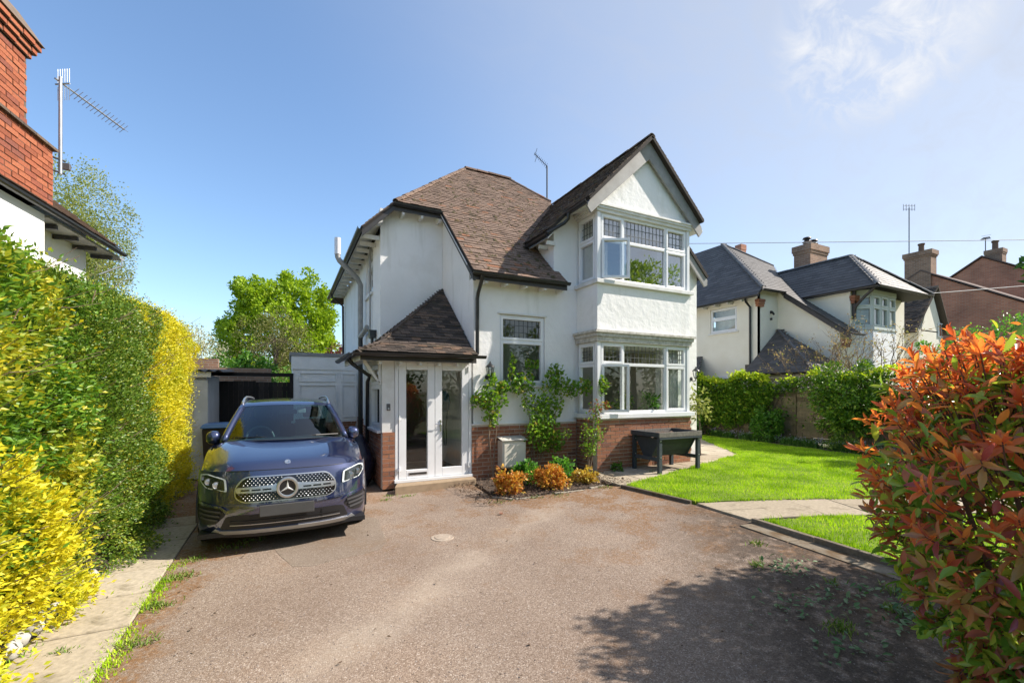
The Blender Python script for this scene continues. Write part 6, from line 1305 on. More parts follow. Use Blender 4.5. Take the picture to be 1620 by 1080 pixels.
r = np.random.default_rng(91); n_ = 5200; y = r.uniform(-2.2, 3.7, n_); x = np.interp(y, [-2.2, -.92, 3.7], [6.85, 7.18, 7.72])+np.abs(r.normal(0, .16, n_)); k = np.sin(y*4.1)+np.sin(y*9.3)*.6+r.normal(0, .5, n_) > -.35
MT['border'] = leafmat('border_plant_leaf', [(0, (.04, .11, .02)), (.6, (.075, .18, .03)), (1, (.13, .24, .05))], .3, .45)
o = blades(x[k], y[k], np.full(k.sum(), .03), .22, .018, 'ground_cover', MT['border'], 1.2, 92)
MT['bell'] = leafmat('blue_flower', [(0, (.28, .26, .42)), (1, (.50, .48, .62))], .3, .6); k2 = r.random(n_) < .05; pts = np.stack([x[k2], y[k2], np.full(k2.sum(), .22)+r.normal(0, .04, k2.sum())], 1)
o = scatter_leaves('flower_heads', np.repeat(pts, 4, 0)+r.normal(0, .02, (len(pts)*4, 3)), rdir(r, len(pts)*4), .035, .02, MT['bell'], None, 93, kind='stuff')

# ------------------------------------------------------------------ trees behind the house and along the skyline
tree('maple_tree', 'big rounded bright green tree behind the garden gate', 'tree', (-5.8, 23.5, 0), (-5.7, 24, 4.9), (3.1, 3.1, 3.75), LM['maple'], .19, .15, 520, 75, .42, 101, r0=.25, shell=.72)
tree('budding_tree', 'thin brownish half bare shrub tree in front of the big green tree', 'tree', (-6.0, 17.5, 0), (-6.0, 17.8, 3.5), (1.7, 1.7, 2.1), LM['brown'], .09, .06, 190, 40, .34, 103, r0=.09, shell=.25, nl=34)
tree('blossom_tree', 'pale blossoming tree just right of the hedge top', 'tree', (-9.6, 19, 0), (-9.5, 19.5, 3.1), (1.5, 1.4, 1.75), LM['blossom'], .09, .07, 120, 36, .32, 105, r0=.08, shell=.2, nl=22)
tree('laurel_shrub', 'dark glossy shrub behind the gate below the big tree', 'shrub', (-6.7, 10.3, 0), (-6.7, 10.3, 1.75), (.95, .9, 1.05), LM['laurel'], .13, .07, 110, 45, .24, 107, r0=.05, shell=.35)
tree('garden_shrub', 'light green mixed shrub behind the gate beside the garage roof', 'shrub', (-5.2, 11.5, 0), (-5.1, 11.5, 1.55), (.85, .8, 1.15), LM['fresh'], .09, .045, 90, 45, .24, 109, r0=.05, shell=.3)
tree('purple_shrub', 'small reddish purple tree peeping over the garage roof', 'tree', (-2.6, 19, 0), (-2.8, 19.5, 3.0), (.8, .8, 1.2), leafmat('purple_leaf', [(0, (.12, .03, .04)), (1, (.22, .06, .06))], .3), .12, .08, 60, 35, .25, 111, r0=.06)
birch = tree('birch_tree', 'airy silver birch behind the neighbour chimney on the left', 'tree', (-12.7, 15.3, 0), (-12.3, 14.6, 6.1), (1.7, 1.7, 3.7), LM['birch'], .075, .05, 480, 85, .42, 113, r0=.11, shell=.12, nl=60, bark=MT['bark_w'], flat=1.5, upb=-.3)
bw = thing('garden_wall', 'old brick garden wall with patchy top seen over the gate', 'wall', (-6.4, 9, 0)); q = MB(); q.box(-7.6, 8.6, -.1, -5.9, 8.8, 2.28); q.box(-9.2, 8.8, -.1, -7.3, 9.0, 2.55); q.build('wall_face', MT['stockbrick'], bw)
bf = thing('back_fence', 'plain board fence far down the side garden', 'fence', (-5, 13, 0)); 
for i in range(30): q = MB(); q.box(-10+i*.25, 14, 0, -10+i*.25+.24, 14.03, 1.7+random.uniform(-.02, .02)); q.build('board', MT['fboard'], bf)
# what stands across the road and beside the camera: seen in the panes, and casting the shade at the lower right
tree('street_tree', 'spreading tree across the road, seen only reflected in the upper bay window', 'tree', (10.6, -10.5, 0), (10.3, -10.3, 5.5), (2.4, 2.4, 2.6), LM['maple'], .17, .11, 170, 55, .5, 121, r0=.18, shell=.35)
tree('boundary_tree', 'leafy tree at the road boundary whose shade falls on the drive', 'tree', (1.1, -6.45, 0), (1.0, -6.42, 2.6), (1.0, .92, 1.15), LM['laurel'], .09, .055, 230, 70, .20, 123, r0=.07, shell=.3)
tree('boundary_tree', 'second leafy tree at the road boundary, nearer the gate', 'tree', (2.2, -8.4, 0), (2.2, -8.4, 2.7), (1.3, 1.1, 1.5), LM['laurel'], .09, .05, 130, 55, .28, 125, r0=.08, shell=.3)
for i, (u_, v_, h_) in enumerate(((-16, -19, 3.2), (-9, -20, 3.6), (-2, -19.5, 3.0), (5, -20, 3.8), (13, -19, 3.4), (21, -18, 3.6))):
    tree('roadside_tree', ('leafy roadside tree across the road, %s' % ('left end of the row', 'second from the left end', 'third from the left end', 'third from the right end', 'second from the right end', 'right end of the row')[i]), 'tree', (u_, v_, 0), (u_, v_, h_), (3.7, 2, h_), LM['laurel'], .28, .18, 90, 45, .7, 131+i, 'roadside trees across the road', r0=.15, shell=.35, nl=6)
# ------------------------------------------------------------------ things in front of the house
def lantern(p, nrm, label):
    """wall lantern on a scrolled bracket; p on the wall face, nrm outward"""
    p, nrm = Vector(p), Vector(nrm); t = thing('wall_lantern', label, 'lantern', tuple(p), 'carriage lanterns on the house front'); Z = Vector((0, 0, 1)); c = p+nrm*.14
    q = MB(); q.lathe(p, [(.0, .018), (.03, .016), (.045, .008), (.047, 0)], 14, nrm); q.tube([p+nrm*.01-Z*.01, p+nrm*.06-Z*.07, p+nrm*.12-Z*.05, c+Z*.02], .011, 8); q.build('bracket', MT['black'], t, smooth=40)
    q = MB(); s_ = nrm.cross(Z)
    for k in range(6):
        an = R(60*k); d = nrm*math.cos(an)+s_*math.sin(an); q.tube([c+Z*.03+d*.045, c+Z*.19+d*.078], .006, 5)
    q.lathe(c, [(.0, .0), (.035, .01), (.05, .03), (.0, .032)], 12); q.build('cage', MT['black'], t)
    q = MB(); q.lathe(c, [(.04, .034), (.072, .188)], 6); q.build('lamp_glass', MT['glass'], t)
    q = MB(); q.lathe(c, [(.092, .188), (.085, .20), (.045, .235), (.03, .245), (.028, .26), (.012, .27), (.014, .285), (0, .30)], 12); q.build('cap', MT['black'], t, smooth=40)
    q = MB(); q.lathe(c, [(.0, .035), (.012, .04), (.012, .10), (.02, .13), (0, .15)], 10); q.build('bulb', simple('bulb_white', (.8, .8, .76), .3), t, smooth=40)
lantern((-2.06, VM-.003, 1.84), (0, -1, 0), 'black carriage lantern on the white wall between porch and front window'); lantern((3.42, VM-.003, 1.88), (0, -1, 0), 'black carriage lantern on the white wall at the right of the bay')
mb = thing('meter_box', 'cream metal meter box fixed low on the brick plinth', 'meter box', (-1.6, .55, .3)); q = MB(); q.box(-1.86, .44, .13, -1.36, VM-.035, .64); q.build('box', simple('meter_cream', (.66, .62, .53), .5, (.56, .52, .43), 5), mb, bevel=.015)
q = MB(); q.box(-1.83, .428, .16, -1.39, .4385, .58); q.build('door', simple('meter_cream_door', (.66, .62, .53), .5, (.58, .54, .45), 5), mb, bevel=.005); q = MB(); q.prism([(-1.88, .41, .642), (-1.34, .41, .642), (-1.34, VM-.035, .70), (-1.88, VM-.035, .70)], (0, 0, .012)); q.build('lid', simple('meter_lid', (.60, .58, .52), .6, (.4, .37, .32), 12), mb)
q = MB(); q.tube([(-1.76, .56, .13), (-1.76, .56, -.08)], .022, 8); q.tube([(-1.70, .58, .13), (-1.70, .58, -.08)], .014, 8); q.build('service_pipe', MT['black'], mb)
# raised planter: V-shaped trough on four legs
pl = thing('raised_planter', 'dark grey wooden trough planter on four legs in front of the bay', 'planter', (1.3, -.5, 0)); PM = pieces('planter_stain', [(0, (.035, .045, .055)), (.5, (.05, .062, .074)), (1, (.065, .078, .09))], .65, 14, .25, .2); PW = pieces('weathered_grey_board', [(0, (.16, .145, .13)), (1, (.26, .24, .215))], .85, 20, .4, .4)
u0, u1, va, vb = .80, 1.90, -.84, -.10
for (u_, v_) in ((u0, va), (u1-.075, va), (u0, vb-.06), (u1-.075, vb-.06)):
    q = MB(); q.box(u_, v_, .012, u_+.075, v_+.06, .70); lg = q.build('leg', PM, pl, bevel=.004)
    for z in (.32, .36): q = MB(); q.lathe((u_+.0375, v_-.001 if v_ < -.5 else v_-.001, z+(.0 if z < .33 else .27)), [(0, .006), (.012, .004), (.013, 0)], 10, (0, -1, 0)); q.build('bolt', MT['steel'], lg)
for i in range(3):      # sloping side boards, front and back, forming the V
    for (vo, vi) in ((va+.062, (va+vb)/2-.08), (vb-.062, (va+vb)/2+.08)):
        t0, t1 = i/3, (i+1)/3-.008; zt0, zb0 = .66, .30
        y0, y1 = vo+(vi-vo)*t0, vo+(vi-vo)*t1; z0_, z1_ = zt0+(zb0-zt0)*t0, zt0+(zb0-zt0)*t1
        q = MB(); q.prism([(u0+.08, y0, z0_), (u0+.08, y1, z1_), (u0+.08, y1+(.02 if vi > vo else -.02), z1_+.008), (u0+.08, y0+(.02 if vi > vo else -.02), z0_+.008)], (u1-u0-.16, 0, 0)); q.build('side_board', PM, pl)
for u_ in (u0+.055, u1-.08): q = MB(); q.prism([(u_, va+.03, .68), (u_, vb-.03, .68), (u_, (va+vb)/2+.09, .27), (u_, (va+vb)/2-.09, .27)], (.025, 0, 0)); q.build('end_board', PM, pl)
for u_ in (u0+.02, u1-.055): q = MB(); q.box(u_, va+.062, .24, u_+.035, vb-.062, .31); q.build('cross_rail', PM, pl)
q = MB(); q.box(u0-.02, va-.025, .70, u1+.02, va-.002, .79); q.build('rim_board', PW, pl, bevel=.003)
q = MB(); q.box(u0-.02, vb+.002, .70, u1+.02, vb+.025, .79); q.build('rim_board', PW, pl, bevel=.003)
for u_ in (u0-.02, u1-.003): q = MB(); q.box(u_, va, .70, u_+.023, vb, .79); q.build('rim_board', PM, pl, bevel=.003)
q = MB(); q.box(u0-.02, va-.028, .66, u1+.02, va-.004, .695); q.build('lower_rim', PM, pl)
q = MB(); q.grid([[(u0+.01+(u1-u0-.02)*i/12, va+.0+(vb-va)*j/8, .71+.02*math.sin(i*1.7+j*2.1)+.015*math.sin(i*3.1-j)) for i in range(13)] for j in range(9)]); q.build('compost', MT['soil'], pl, smooth=True)
# roses trained on the wall
def rose(label, base, stems, cl, n_per, seed, red=0, L_=.072, W_=.052):
    t = thing('climbing_rose', label, 'rose', base, 'climbing roses along the house front'); m_ = MB(); rr = random.Random(seed); r = np.random.default_rng(seed)
    for e_ in stems:
        e_ = Vector(e_); b_ = Vector(base); k = (e_-b_).length; m_.tube([b_, b_.lerp(e_, .35)+Vector((rr.uniform(-.06, .06), rr.uniform(-.05, .03), .05)), b_.lerp(e_, .7)+Vector((rr.uniform(-.08, .08), -.03, .05)), e_], .012, 6, .004)
    ps = []
    for (c, rad, w_) in cl:
        n_ = int(n_per*w_); d = rdir(r, n_)*(r.uniform(0, 1, n_)**.45)[:, None]; ps.append(np.array(c)+d*np.array(rad))
        for _ in range(int(7*w_)+2): d2 = Vector(r.normal(size=3)).normalized(); b_ = Vector(c); e2 = b_+Vector((d2.x*rad[0], d2.y*rad[1], d2.z*rad[2]))*.95; m_.tube([b_-Vector((0, 0, rad[2]*.5)), b_.lerp(e2, .5), e2], .005, 4, .002)
    m_.build('stem', MT['twig'], t); p = np.concatenate(ps); p[:, 1] = np.minimum(p[:, 1], np.where(p[:, 0] > .0, -.06, VM-.05)); od = np.stack([r.normal(0, .6, len(p)), -np.ones(len(p)), r.normal(.3, .5, len(p))], 1)
    if red: k = r.random(len(p)) < red*np.clip((p[:, 2]-np.percentile(p[:, 2], 45))/.4, 0, 1.2); scatter_leaves('young_foliage', p[k], od[k], L_*.9, W_*.8, LM['rosered'], t, seed+2, .9, .6, T6); p, od = p[~k], od[~k]
    scatter_leaves('foliage', p, od, L_, W_, LM['rose'], t, seed+1, .9, .6, T6); return t
rose('small climbing rose with one bare stem beside the porch door', (-2.02, .52, -.05), [(-2.0, .60, 1.0), (-2.15, .58, 1.7), (-1.85, .58, 1.6)], [((-2.05, .55, 1.48), (.36, .14, .30), 1.), ((-2.05, .55, 1.12), (.22, .12, .22), .45), ((-2.3, .56, 1.4), (.17, .1, .15), .3), ((-1.8, .56, 1.65), (.16, .1, .14), .3), ((-2.02, .55, 1.82), (.1, .08, .1), .15)], 330, 201)
rose('largest leafy climbing rose under the front window', (-1.12, .50, -.05), [(-1.2, .55, .9), (-.8, .5, 1.4), (-1.4, .5, 1.6), (-.4, .5, 1.6), (-1.0, .45, .6)], [((-1.0, .42, .78), (.42, .2, .40), 1.5), ((-.95, .5, 1.3), (.52, .16, .38), 1.4), ((-1.42, .55, 1.72), (.33, .12, .24), .7), ((-.62, .55, 1.75), (.34, .12, .27), .6), ((-.30, .45, 1.62), (.36, .16, .20), .6), ((.0, .3, 1.68), (.25, .14, .20), .45), ((-1.6, .58, 2.05), (.10, .06, .28), .16), ((-1.22, .58, 2.02), (.12, .06, .22), .16), ((-1.05, .58, 2.08), (.08, .05, .1), .07), ((-.75, .45, .55), (.3, .15, .25), .5), ((-.6, .58, 2.0), (.2, .07, .14), .2)], 360, 203)
rose('slim climbing rose with red young shoots at the corner of the bay', (-.30, -.12, -.03), [(-.2, -.12, .8), (-.32, -.1, 1.1), (-.1, -.12, 1.3)], [((-.22, -.12, .78), (.28, .15, .42), 1.), ((-.3, -.10, .45), (.2, .12, .22), .35), ((-.12, -.14, 1.25), (.22, .1, .2), .4), ((-.62, .2, .75), (.16, .12, .12), .14), ((.10, -.16, 1.3), (.1, .06, .1), .12)], 330, 205, .55, .05, .034)
def mound(name, label, base, rad, mat, L_, W_, seed, n_=42, per=24, group=None, tm=T6):
    t = thing(name, label, 'plant', base, group); p, o_ = clumps((base[0], base[1], base[2]+rad[2]*.45), rad, n_, per, min(rad)*.38, seed, .3, 1., base[2]+.005); scatter_leaves('foliage', p, o_, L_, W_, mat, t, seed+1, .7, .8, tm)
    m_ = MB(); rr = random.Random(seed)
    for _ in range(12): d = Vector((rr.uniform(-1, 1)*rad[0], rr.uniform(-1, 1)*rad[1], rad[2]))*.75; m_.tube([base, Vector(base)+d*.5+Vector((0, 0, .03)), Vector(base)+d], .005, 4, .003)
    m_.build('stem', MT['twig'], t); return t
mound('orange_shrub', 'orange red leaved low shrub nearest the porch step', (-2.22, -.62, -.05), (.26, .23, .22), LM['heuch'], .052, .034, 211, 60, 26, 'low orange shrubs at the bed front'); mound('orange_shrub', 'broadest orange and yellow low shrub in the middle of the bed', (-1.50, -.66, -.03), (.30, .24, .23), LM['heuch'], .052, .034, 213, 70, 26, 'low orange shrubs at the bed front'); mound('orange_shrub', 'small amber yellow low shrub at the bay end of the bed', (-.78, -.66, -.01), (.23, .19, .15), LM['heuch2'], .05, .034, 215, 45, 24, 'low orange shrubs at the bed front')
mound('green_plant', 'fresh green plant between the meter box and the orange shrubs', (-1.66, -.1, -.03), (.24, .22, .22), LM['fresh'], .07, .05, 217, 40, 22, 'green plants in the flower bed'); mound('green_plant', 'fresh green plant right of the tallest rose stems', (-.92, -.2, -.01), (.19, .18, .22), LM['fresh'], .065, .045, 219, 36, 20, 'green plants in the flower bed'); mound('green_plant', 'tiny dark green tuft at the foot of the bay brickwork', (.35, -.16, .01), (.16, .10, .09), LM['laurel'], .05, .03, 221, 14, 16, 'green plants in the flower bed')
tree('climbing_plant', 'small yellowish climber on the wall beside the right lantern', 'plant', (3.45, .45, .02), (3.45, .5, 1.30), (.28, .14, .36), LM['birch'], .10, .06, 16, 12, .12, 223, r0=.012, shell=.2, nl=4)
# bed litter and spring bulbs' leaves
r = np.random.default_rng(301); n_ = 2400; x = r.uniform(-2.95, -.1, n_); y = r.uniform(-1.12, .65, n_); litter = leafmat('dead_leaf', [(0, (.05, .03, .02)), (.6, (.11, .07, .045)), (1, (.20, .14, .09))], .1, .8)
P4 = np.stack([x, y, gz(x)*0+.045+r.uniform(0, .02, n_)], 1); P4[:, 2] = gz(x)+.042+r.uniform(0, .02, n_)
leaves('leaf_litter', P4, np.stack([r.normal(size=n_), r.normal(size=n_), r.normal(0, .25, n_)], 1), np.stack([r.normal(0, .4, n_), r.normal(0, .4, n_), np.ones(n_)], 1), r.uniform(.02, .05, n_), r.uniform(.012, .03, n_), litter, None, T6, 'stuff')
WG = leafmat('weed_grass_blade', [(0, (.08, .15, .02)), (.5, (.15, .25, .03)), (1, (.30, .32, .10))], .2, .6)
# weeds, tufts, crumbs and fallen leaves on the drive
def tufts(spots, h, mat, seed, name='weed'):
    r = np.random.default_rng(seed); X, Y, H = [], [], []
    for (u_, v_, s_, n_) in spots: X.append(u_+r.normal(0, s_, n_)); Y.append(v_+r.normal(0, s_*.7, n_)); H.append(np.full(n_, h)*r.uniform(.4, 1.1, n_))
    x, y, hh = map(np.concatenate, (X, Y, H)); return blades(x, y, gz(x)+.0, hh, .010, name, mat, 1.3, seed)
tufts([(-1.5, -4.35, .05, 60), (-1.0, -4.0, .05, 40), (-2.0, -5.3, .06, 120), (-1.3, -4.9, .04, 30), (-1.4, -5.35, .05, 50), (-1.05, -5.2, .06, 50), (-1.25, -5.5, .06, 60)], .06, WG, 311)
tufts([(-6.32, -2.0, .07, 160), (-6.36, -2.6, .06, 140), (-6.28, -1.55, .06, 110), (-6.36, -3.2, .07, 130), (-6.0, -1.3, .09, 70), (-5.8, -1.15, .09, 60), (-3.7, .2, .06, 50), (-3.95, .35, .05, 50), (-2.6, -.95, .08, 60), (-1.6, -1.08, .12, 70), (-.7, -1.1, .08, 60), (-4.05, .1, .05, 50), (-2.0, -1.02, .08, 40), (.9, -.55, .05, 30), (1.5, -.2, .05, 30), (-6.95, -2.4, .05, 60), (-6.75, -3.1, .04, 40)], .035, WG, 313)
r = np.random.default_rng(317); pts, nn = [], 0
for (u_, v_, su, sv, n_) in ((-1.75, -5.0, .32, .10, 110), (-1.35, -4.55, .15, .12, 60), (-1.1, -5.3, .15, .12, 60), (-2.2, -5.45, .15, .06, 40), (-1.5, -5.45, .14, .1, 70)):
    a_ = r.normal(0, 1, n_); b_ = r.normal(0, 1, n_); x = u_+a_*su*.9+b_*.05; y = v_-a_*su*.25+b_*sv; pts.append(np.stack([x, y, gz(x)+.012+np.abs(r.normal(0, .01, n_))], 1))
pts = np.concatenate(pts); n_ = len(pts); LM['weed'] = leafmat('weed_leaf', [(0, (.05, .12, .04)), (.6, (.09, .19, .06)), (1, (.20, .27, .14))], .2, .45)
leaves('weed', pts, np.stack([r.normal(size=n_), r.normal(size=n_), r.uniform(.1, .5, n_)], 1), np.stack([r.normal(0, .3, n_), r.normal(0, .3, n_), np.ones(n_)], 1), r.uniform(.03, .07, n_), r.uniform(.015, .03, n_), LM['weed'], None, T6, 'stuff')
n_ = 2600; x = r.uniform(-6.3, -.6, n_); y = r.uniform(-6.2, .2, n_); edge_ = np.exp(-np.abs(x+.7)/.5)+np.exp(-np.abs(x+6.3)/.25)+np.exp(-np.abs(y+.9)/.3)*(x > -3)+.12+.8*np.clip((x-y-2.4)/1.5, 0, 1); k = r.random(n_) < edge_*.5; x, y = x[k], y[k]; n_ = len(x)
leaves('leaf_litter', np.stack([x, y, gz(x)+.008+r.uniform(0, .008, n_)], 1), np.stack([r.normal(size=n_), r.normal(size=n_), r.normal(0, .2, n_)], 1), np.stack([r.normal(0, .3, n_), r.normal(0, .3, n_), np.ones(n_)], 1), r.uniform(.012, .035, n_), r.uniform(.008, .018, n_), litter, None, T6, 'stuff')
# loose grit: small stones standing proud of the surface near the camera
n_ = 9000; x = r.uniform(-6.2, -1.0, n_); y = -6.6+6.2*r.uniform(0, 1, n_)**1.4; sz = r.uniform(.003, .0075, n_); tv = np.array([(1, 0, 0), (-.5, .87, 0), (-.5, -.87, 0), (0, 0, 1)]); an = r.uniform(0, 6.28, n_)
vx = x[:, None]+sz[:, None]*(np.cos(an)[:, None]*tv[:, 0]-np.sin(an)[:, None]*tv[:, 1]); vy = y[:, None]+sz[:, None]*(np.sin(an)[:, None]*tv[:, 0]+np.cos(an)[:, None]*tv[:, 1]); vz = gz(x)[:, None]+.001+sz[:, None]*tv[:, 2]*.8
f_ = (np.arange(n_)*4)[:, None, None]+np.array([(0, 1, 3), (1, 2, 3), (2, 0, 3)])[None]; o = fast_mesh('grit', np.stack([vx, vy, vz], 2).reshape(-1, 3), f_.reshape(-1, 3), pieces('grit_stone', [(0, (.10, .08, .07)), (.5, (.24, .19, .165)), (1, (.42, .37, .33))], .9, 200, .2, .0)); o['kind'] = 'stuff'
dl = thing('fallen_leaf', 'single dry brown leaf curled on the drive before the flower bed', 'leaf', (-2.87, -1.55, -.12)); leaves('blade', np.array([[-2.87, -1.55, gz(-2.87)+.02]]), np.array([[1., .3, .1]]), np.array([[.2, -.6, 1.]]), .075, .05, leafmat('dry_leaf', [(0, (.16, .07, .04)), (1, (.2, .09, .05))], .1), dl, T6)
# seen through the glass: rucksack in the porch, plants on the bay sill
bp = thing('rucksack', 'dark blue rucksack hanging with loose straps behind the right porch door', 'bag', (-2.78, 1.1, 1.3)); m_ = MB(); rows_ = []
for k in range(9):
    t_ = k/8; w_ = .13*(math.sin(math.pi*(.1+.85*t_)))**.45; rows_.append([(-2.78+w_*math.cos(a), 1.12+.09*math.sin(a)*(1-.3*t_), 1.18+.40*t_) for a in np.linspace(0, 2*math.pi, 15)[:-1]])
m_.grid(rows_, True); m_.build('bag_body', simple('rucksack_blue', (.02, .045, .07), .8, (.03, .07, .10), 9), bp, smooth=50)
m_ = MB(); m_.prism([(-2.87, 1.03, 1.22), (-2.69, 1.03, 1.22), (-2.70, 1.02, 1.38), (-2.86, 1.02, 1.38)], (0, .05, 0)); m_.build('pocket', simple('rucksack_dark', (.015, .025, .035), .8), bp, bevel=.02)
for dx in (-.07, .05): m_ = MB(); m_.tube([(-2.78+dx, 1.05, 1.52), (-2.80+dx, 1.0, 1.2), (-2.79+dx*.5, 1.02, .9), (-2.77+dx*.3, 1.05, .55)], .009, 6); m_.build('strap', MT['black'], bp)
hk = thing('coat_stand', 'slim dark coat stand holding the rucksack inside the porch', 'coat stand', (-2.78, 1.3, .03)); m_ = MB(); m_.tube([(-2.78, 1.30, .03), (-2.78, 1.30, 1.75)], .014, 8); m_.tube([(-2.78, 1.30, 1.6), (-2.78, 1.14, 1.64)], .01, 6); m_.build('pole', MT['black'], hk); m_ = MB(); m_.lathe((-2.78, 1.30, .031), [(.16, 0), (.16, .015), (.02, .03), (0, .03)], 18); m_.build('base', MT['black'], hk)
def pot_plant(label, p, rad, pot, L_, W_, seed, mat, n_=16):
    t = thing('potted_plant', label, 'plant', p, 'plants on the bay window sill'); m_ = MB(); m_.lathe(p, [(.0, .0), (.055, .0), (.075, .11), (.08, .12), (.068, .12), (.06, .09), (0, .09)], 16); m_.build('pot', pot, t, smooth=40)
    pp, oo = clumps((p[0], p[1], p[2]+.12+rad*.7), (rad, rad*.7, rad*.8), n_, 8, rad*.4, seed, .2, 1., p[2]+.1); scatter_leaves('foliage', pp, oo, L_, W_, mat, t, seed, .6, .5, T6)
pot_plant('leafy house plant in a white pot on the right of the lower bay sill', (1.62, .25, 1.09), .19, MT['upvc'], .15, .05, 401, LM['laurel'], 18); pot_plant('dark bushy house plant at the middle of the lower bay sill', (1.02, .45, 1.09), .20, MT['twig'], .09, .05, 403, LM['dgreen'], 30)
m_ = MB(); m_.tube([(-.0, 0, 0), (0, 0, .1)], .01); 
oc = thing('round_ornament', 'small dark round ornament behind the open lower casement', 'ornament', (.35, .5, 1.09)); m_ = MB(); m_.lathe((.35, .5, 1.45), [(0, -.01), (.10, -.01), (.11, 0), (.10, .01), (0, .01)], 20, (0, 1, 0)); m_.build('disc', MT['black'], oc); m_ = MB(); m_.tube([(.35, .5, 1.09), (.35, .5, 1.36)], .01, 6); m_.build('stand', MT['black'], oc)

# ------------------------------------------------------------------ the red-leaved shrub at the right edge
rs = thing('red_leaved_shrub', 'big shrub with orange red and bronze new leaves at the right edge of the drive', 'shrub', (-2.15, -6.2, -.08)); r = np.random.default_rng(501)
RED = [('young_leaf', leafmat('orange_red_leaf', [(0, (.52, .10, .045)), (.4, (.70, .19, .055)), (.8, (.76, .31, .07)), (1, (.54, .12, .085))], .5, .3, spec=.5)), ('bronze_leaf', leafmat('bronze_leaf', [(0, (.34, .07, .07)), (.3, (.46, .15, .09)), (.6, (.50, .24, .09)), (.85, (.42, .30, .09)), (1, (.34, .10, .15))], .40, .24, spec=.55)), ('green_leaf', leafmat('mature_green_leaf', [(0, (.10, .23, .03)), (.5, (.22, .38, .05)), (1, (.45, .50, .06))], .40, .24, spec=.55))]
TAPER = lambda z: np.clip(.42+.58*(z-.0)/.95, .42, 1.)
c0_ = np.array([-2.10, -6.24, .82]); rad_ = np.array([.80, .70, 1.12]); n_ = 900; d = rdir(r, n_); d[:, 2] = np.where(d[:, 2] < -.75, -d[:, 2], d[:, 2]); k_ = r.uniform(.62, 1.0, n_)**.7
wb_ = 1+.14*np.sin(d[:, 0]*5+1)*np.sin(d[:, 2]*4)+.10*np.sin(d[:, 1]*7+d[:, 2]*5)
tip = c0_+d*rad_*(k_*wb_)[:, None]; tip[:, :2] = c0_[:2]+(tip[:, :2]-c0_[:2])*TAPER(tip[:, 2])[:, None]; tip = tip[tip[:, 2] > .0]
camp = np.array([CU, CV, CH]); outd = unit((tip-c0_)/rad_+np.array([0, 0, .35])+.35*rdir(r, len(tip))); allp, alla, allu, allL, allW, allk = [], [], [], [], [], []
for i, (p, a_) in enumerate(zip(tip, outd)):
    hz = (p[2]-.1)/1.8; m_ = r.integers(6, 11); per = unit(np.cross(a_, rdir(r, 1)[0])[None])[0]; per2 = np.cross(a_, per); ph = r.uniform(0, 6.28)
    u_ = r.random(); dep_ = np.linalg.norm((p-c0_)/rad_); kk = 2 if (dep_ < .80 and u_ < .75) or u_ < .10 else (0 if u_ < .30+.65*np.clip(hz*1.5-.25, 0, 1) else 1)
    for j in range(m_):
        an = ph+j*2.4; tl = .35+.75*(j/m_); dr = unit((.28*rdir(r, 1)[0]+a_*(1.25-tl)+ (per*np.cos(an)+per2*np.sin(an))*tl+np.array([0, 0, -.05+.12*(kk == 0)]))[None])[0]
        allp.append(p-a_*.075*(j/m_)); alla.append(dr); allu.append(a_+.3*rdir(r, 1)[0]); L0 = r.uniform(.068, .112)*(1.05 if kk != 0 else .95)*(.55+.45*min(1, (j+2)/4)); allL.append(L0); allW.append(L0*r.uniform(.235, .31)*(1.25 if kk == 2 else 1)); allk.append(kk)
# older leaves along the twigs fill the inside of the shrub
n2 = 3800; d2 = rdir(r, n2); p2 = c0_+d2*rad_*(r.uniform(.35, .98, n2)**.7)[:, None]; p2[:, :2] = c0_[:2]+(p2[:, :2]-c0_[:2])*TAPER(p2[:, 2])[:, None]; p2 = p2[p2[:, 2] > .0]
for p in p2:
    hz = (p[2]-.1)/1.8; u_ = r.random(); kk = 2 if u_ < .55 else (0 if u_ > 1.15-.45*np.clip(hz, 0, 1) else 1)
    allp.append(p); alla.append(unit(((p-c0_)/rad_*.7+rdir(r, 1)[0]*.9+np.array([0, 0, -.05]))[None])[0]); allu.append(np.array([0, 0, 1.])+.8*rdir(r, 1)[0]); L0 = r.uniform(.06, .115); allL.append(L0); allW.append(L0*r.uniform(.26, .38)); allk.append(kk)
allp, alla, allu, allL, allW, allk = map(np.array, (allp, alla, allu, allL, allW, allk))
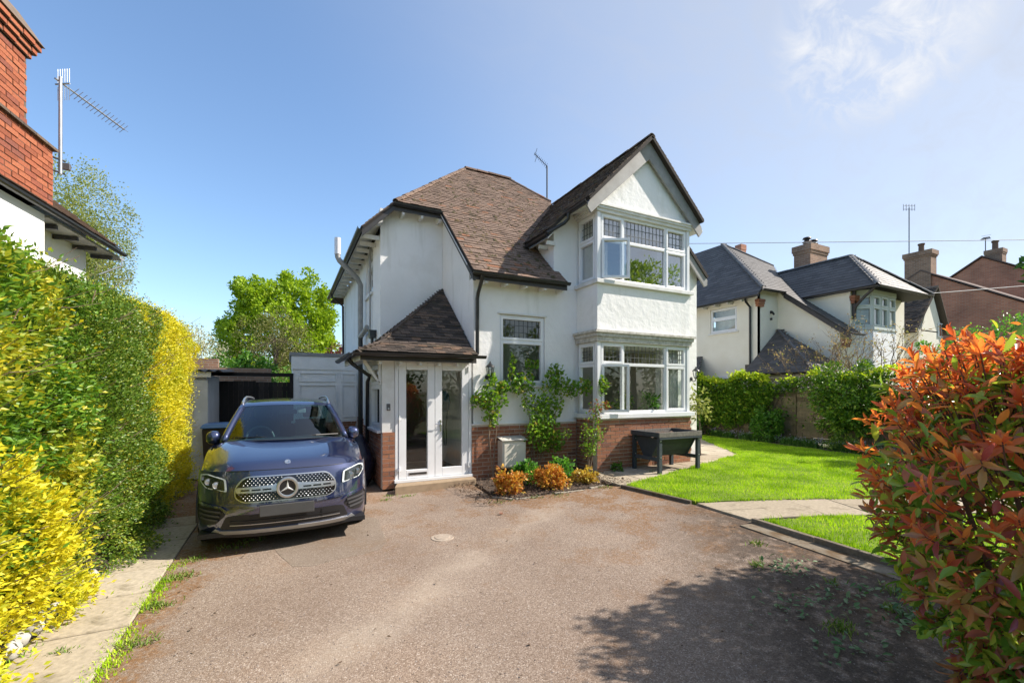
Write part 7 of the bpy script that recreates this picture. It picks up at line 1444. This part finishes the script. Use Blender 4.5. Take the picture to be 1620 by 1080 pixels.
# the leaves that show largest become single leaves, the others stay joined
du = allp-camp; fw = np.array([math.sin(YAW), math.cos(YAW), 0]); rt = np.array([math.cos(YAW), -math.sin(YAW), 0]); dep = du@fw; px = 810+700*(du@rt)/dep; py = 619-700*du[:, 2]/dep
_, _, nn_ = leaf_frames(alla, allu); facing = np.abs((nn_*unit(-du)).sum(1)); front = ((allp-c0_)/rad_*unit(-du)).sum(1)
score = allL*allW/dep**2*(facing+.15)*(front > .35)*((px < 1615) & (py < 1075) & (px > 0)); order = np.argsort(-score); single = np.zeros(len(allp), bool); single[order[:300]] = True
tv6, tf6 = T6; ax_, sd_, nm_ = leaf_frames(alla, allu); LEAFM = {}
for kk, (nm, mt__) in enumerate(RED):
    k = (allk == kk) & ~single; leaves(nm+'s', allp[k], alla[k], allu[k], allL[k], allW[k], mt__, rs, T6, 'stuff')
    for vi in range(3):
        s_ = tv6.copy(); s_[:, 2] *= (.6, 1., 1.6)[vi]; me = bpy.data.meshes.new('leaf'); me.from_pydata([tuple(q_) for q_ in s_], [], [tuple(int(z_) for z_ in f__) for f__ in tf6]); me.materials.append(mt__)
        for p_ in me.polygons: p_.use_smooth = True
        LEAFM[(kk, vi)] = me
for i in order[:300]:
    o = bpy.data.objects.new('leaf', LEAFM[(int(allk[i]), i % 3)]); COL.objects.link(o); o.parent = rs; L0, W0 = float(allL[i]), float(allW[i])
    M_ = Matrix(((ax_[i, 0]*L0, sd_[i, 0]*W0, nm_[i, 0]*L0, 0), (ax_[i, 1]*L0, sd_[i, 1]*W0, nm_[i, 1]*L0, 0), (ax_[i, 2]*L0, sd_[i, 2]*W0, nm_[i, 2]*L0, 0), (0, 0, 0, 1))); M_.translation = Vector(allp[i])-off(rs); o.matrix_local = M_
m_ = MB(); rr = random.Random(5); bs_ = Vector((-2.15, -6.2, -.1))
for i in range(9):
    e_ = Vector(c0_)+Vector((rr.uniform(-.45, .45), rr.uniform(-.4, .4), rr.uniform(.0, .7))); m_.tube([bs_+Vector((rr.uniform(-.1, .1), rr.uniform(-.1, .1), 0)), bs_.lerp(e_, .5)+Vector((rr.uniform(-.1, .1), rr.uniform(-.1, .1), 0)), e_], .022, 6, .008)
for i in range(0, len(tip), 1):
    t_ = Vector(tip[i]); b_ = t_.lerp(Vector(c0_)+Vector((0, 0, -.15)), .22+.12*rr.random()); m_.tube([b_, b_.lerp(t_, .5)+Vector((rr.uniform(-.01, .01), rr.uniform(-.01, .01), -.02)), t_], .0045, 4, .0025, cap=False)
m_.build('stem', simple('red_brown_stem', (.10, .05, .035), .8, (.16, .09, .06), 20), rs)
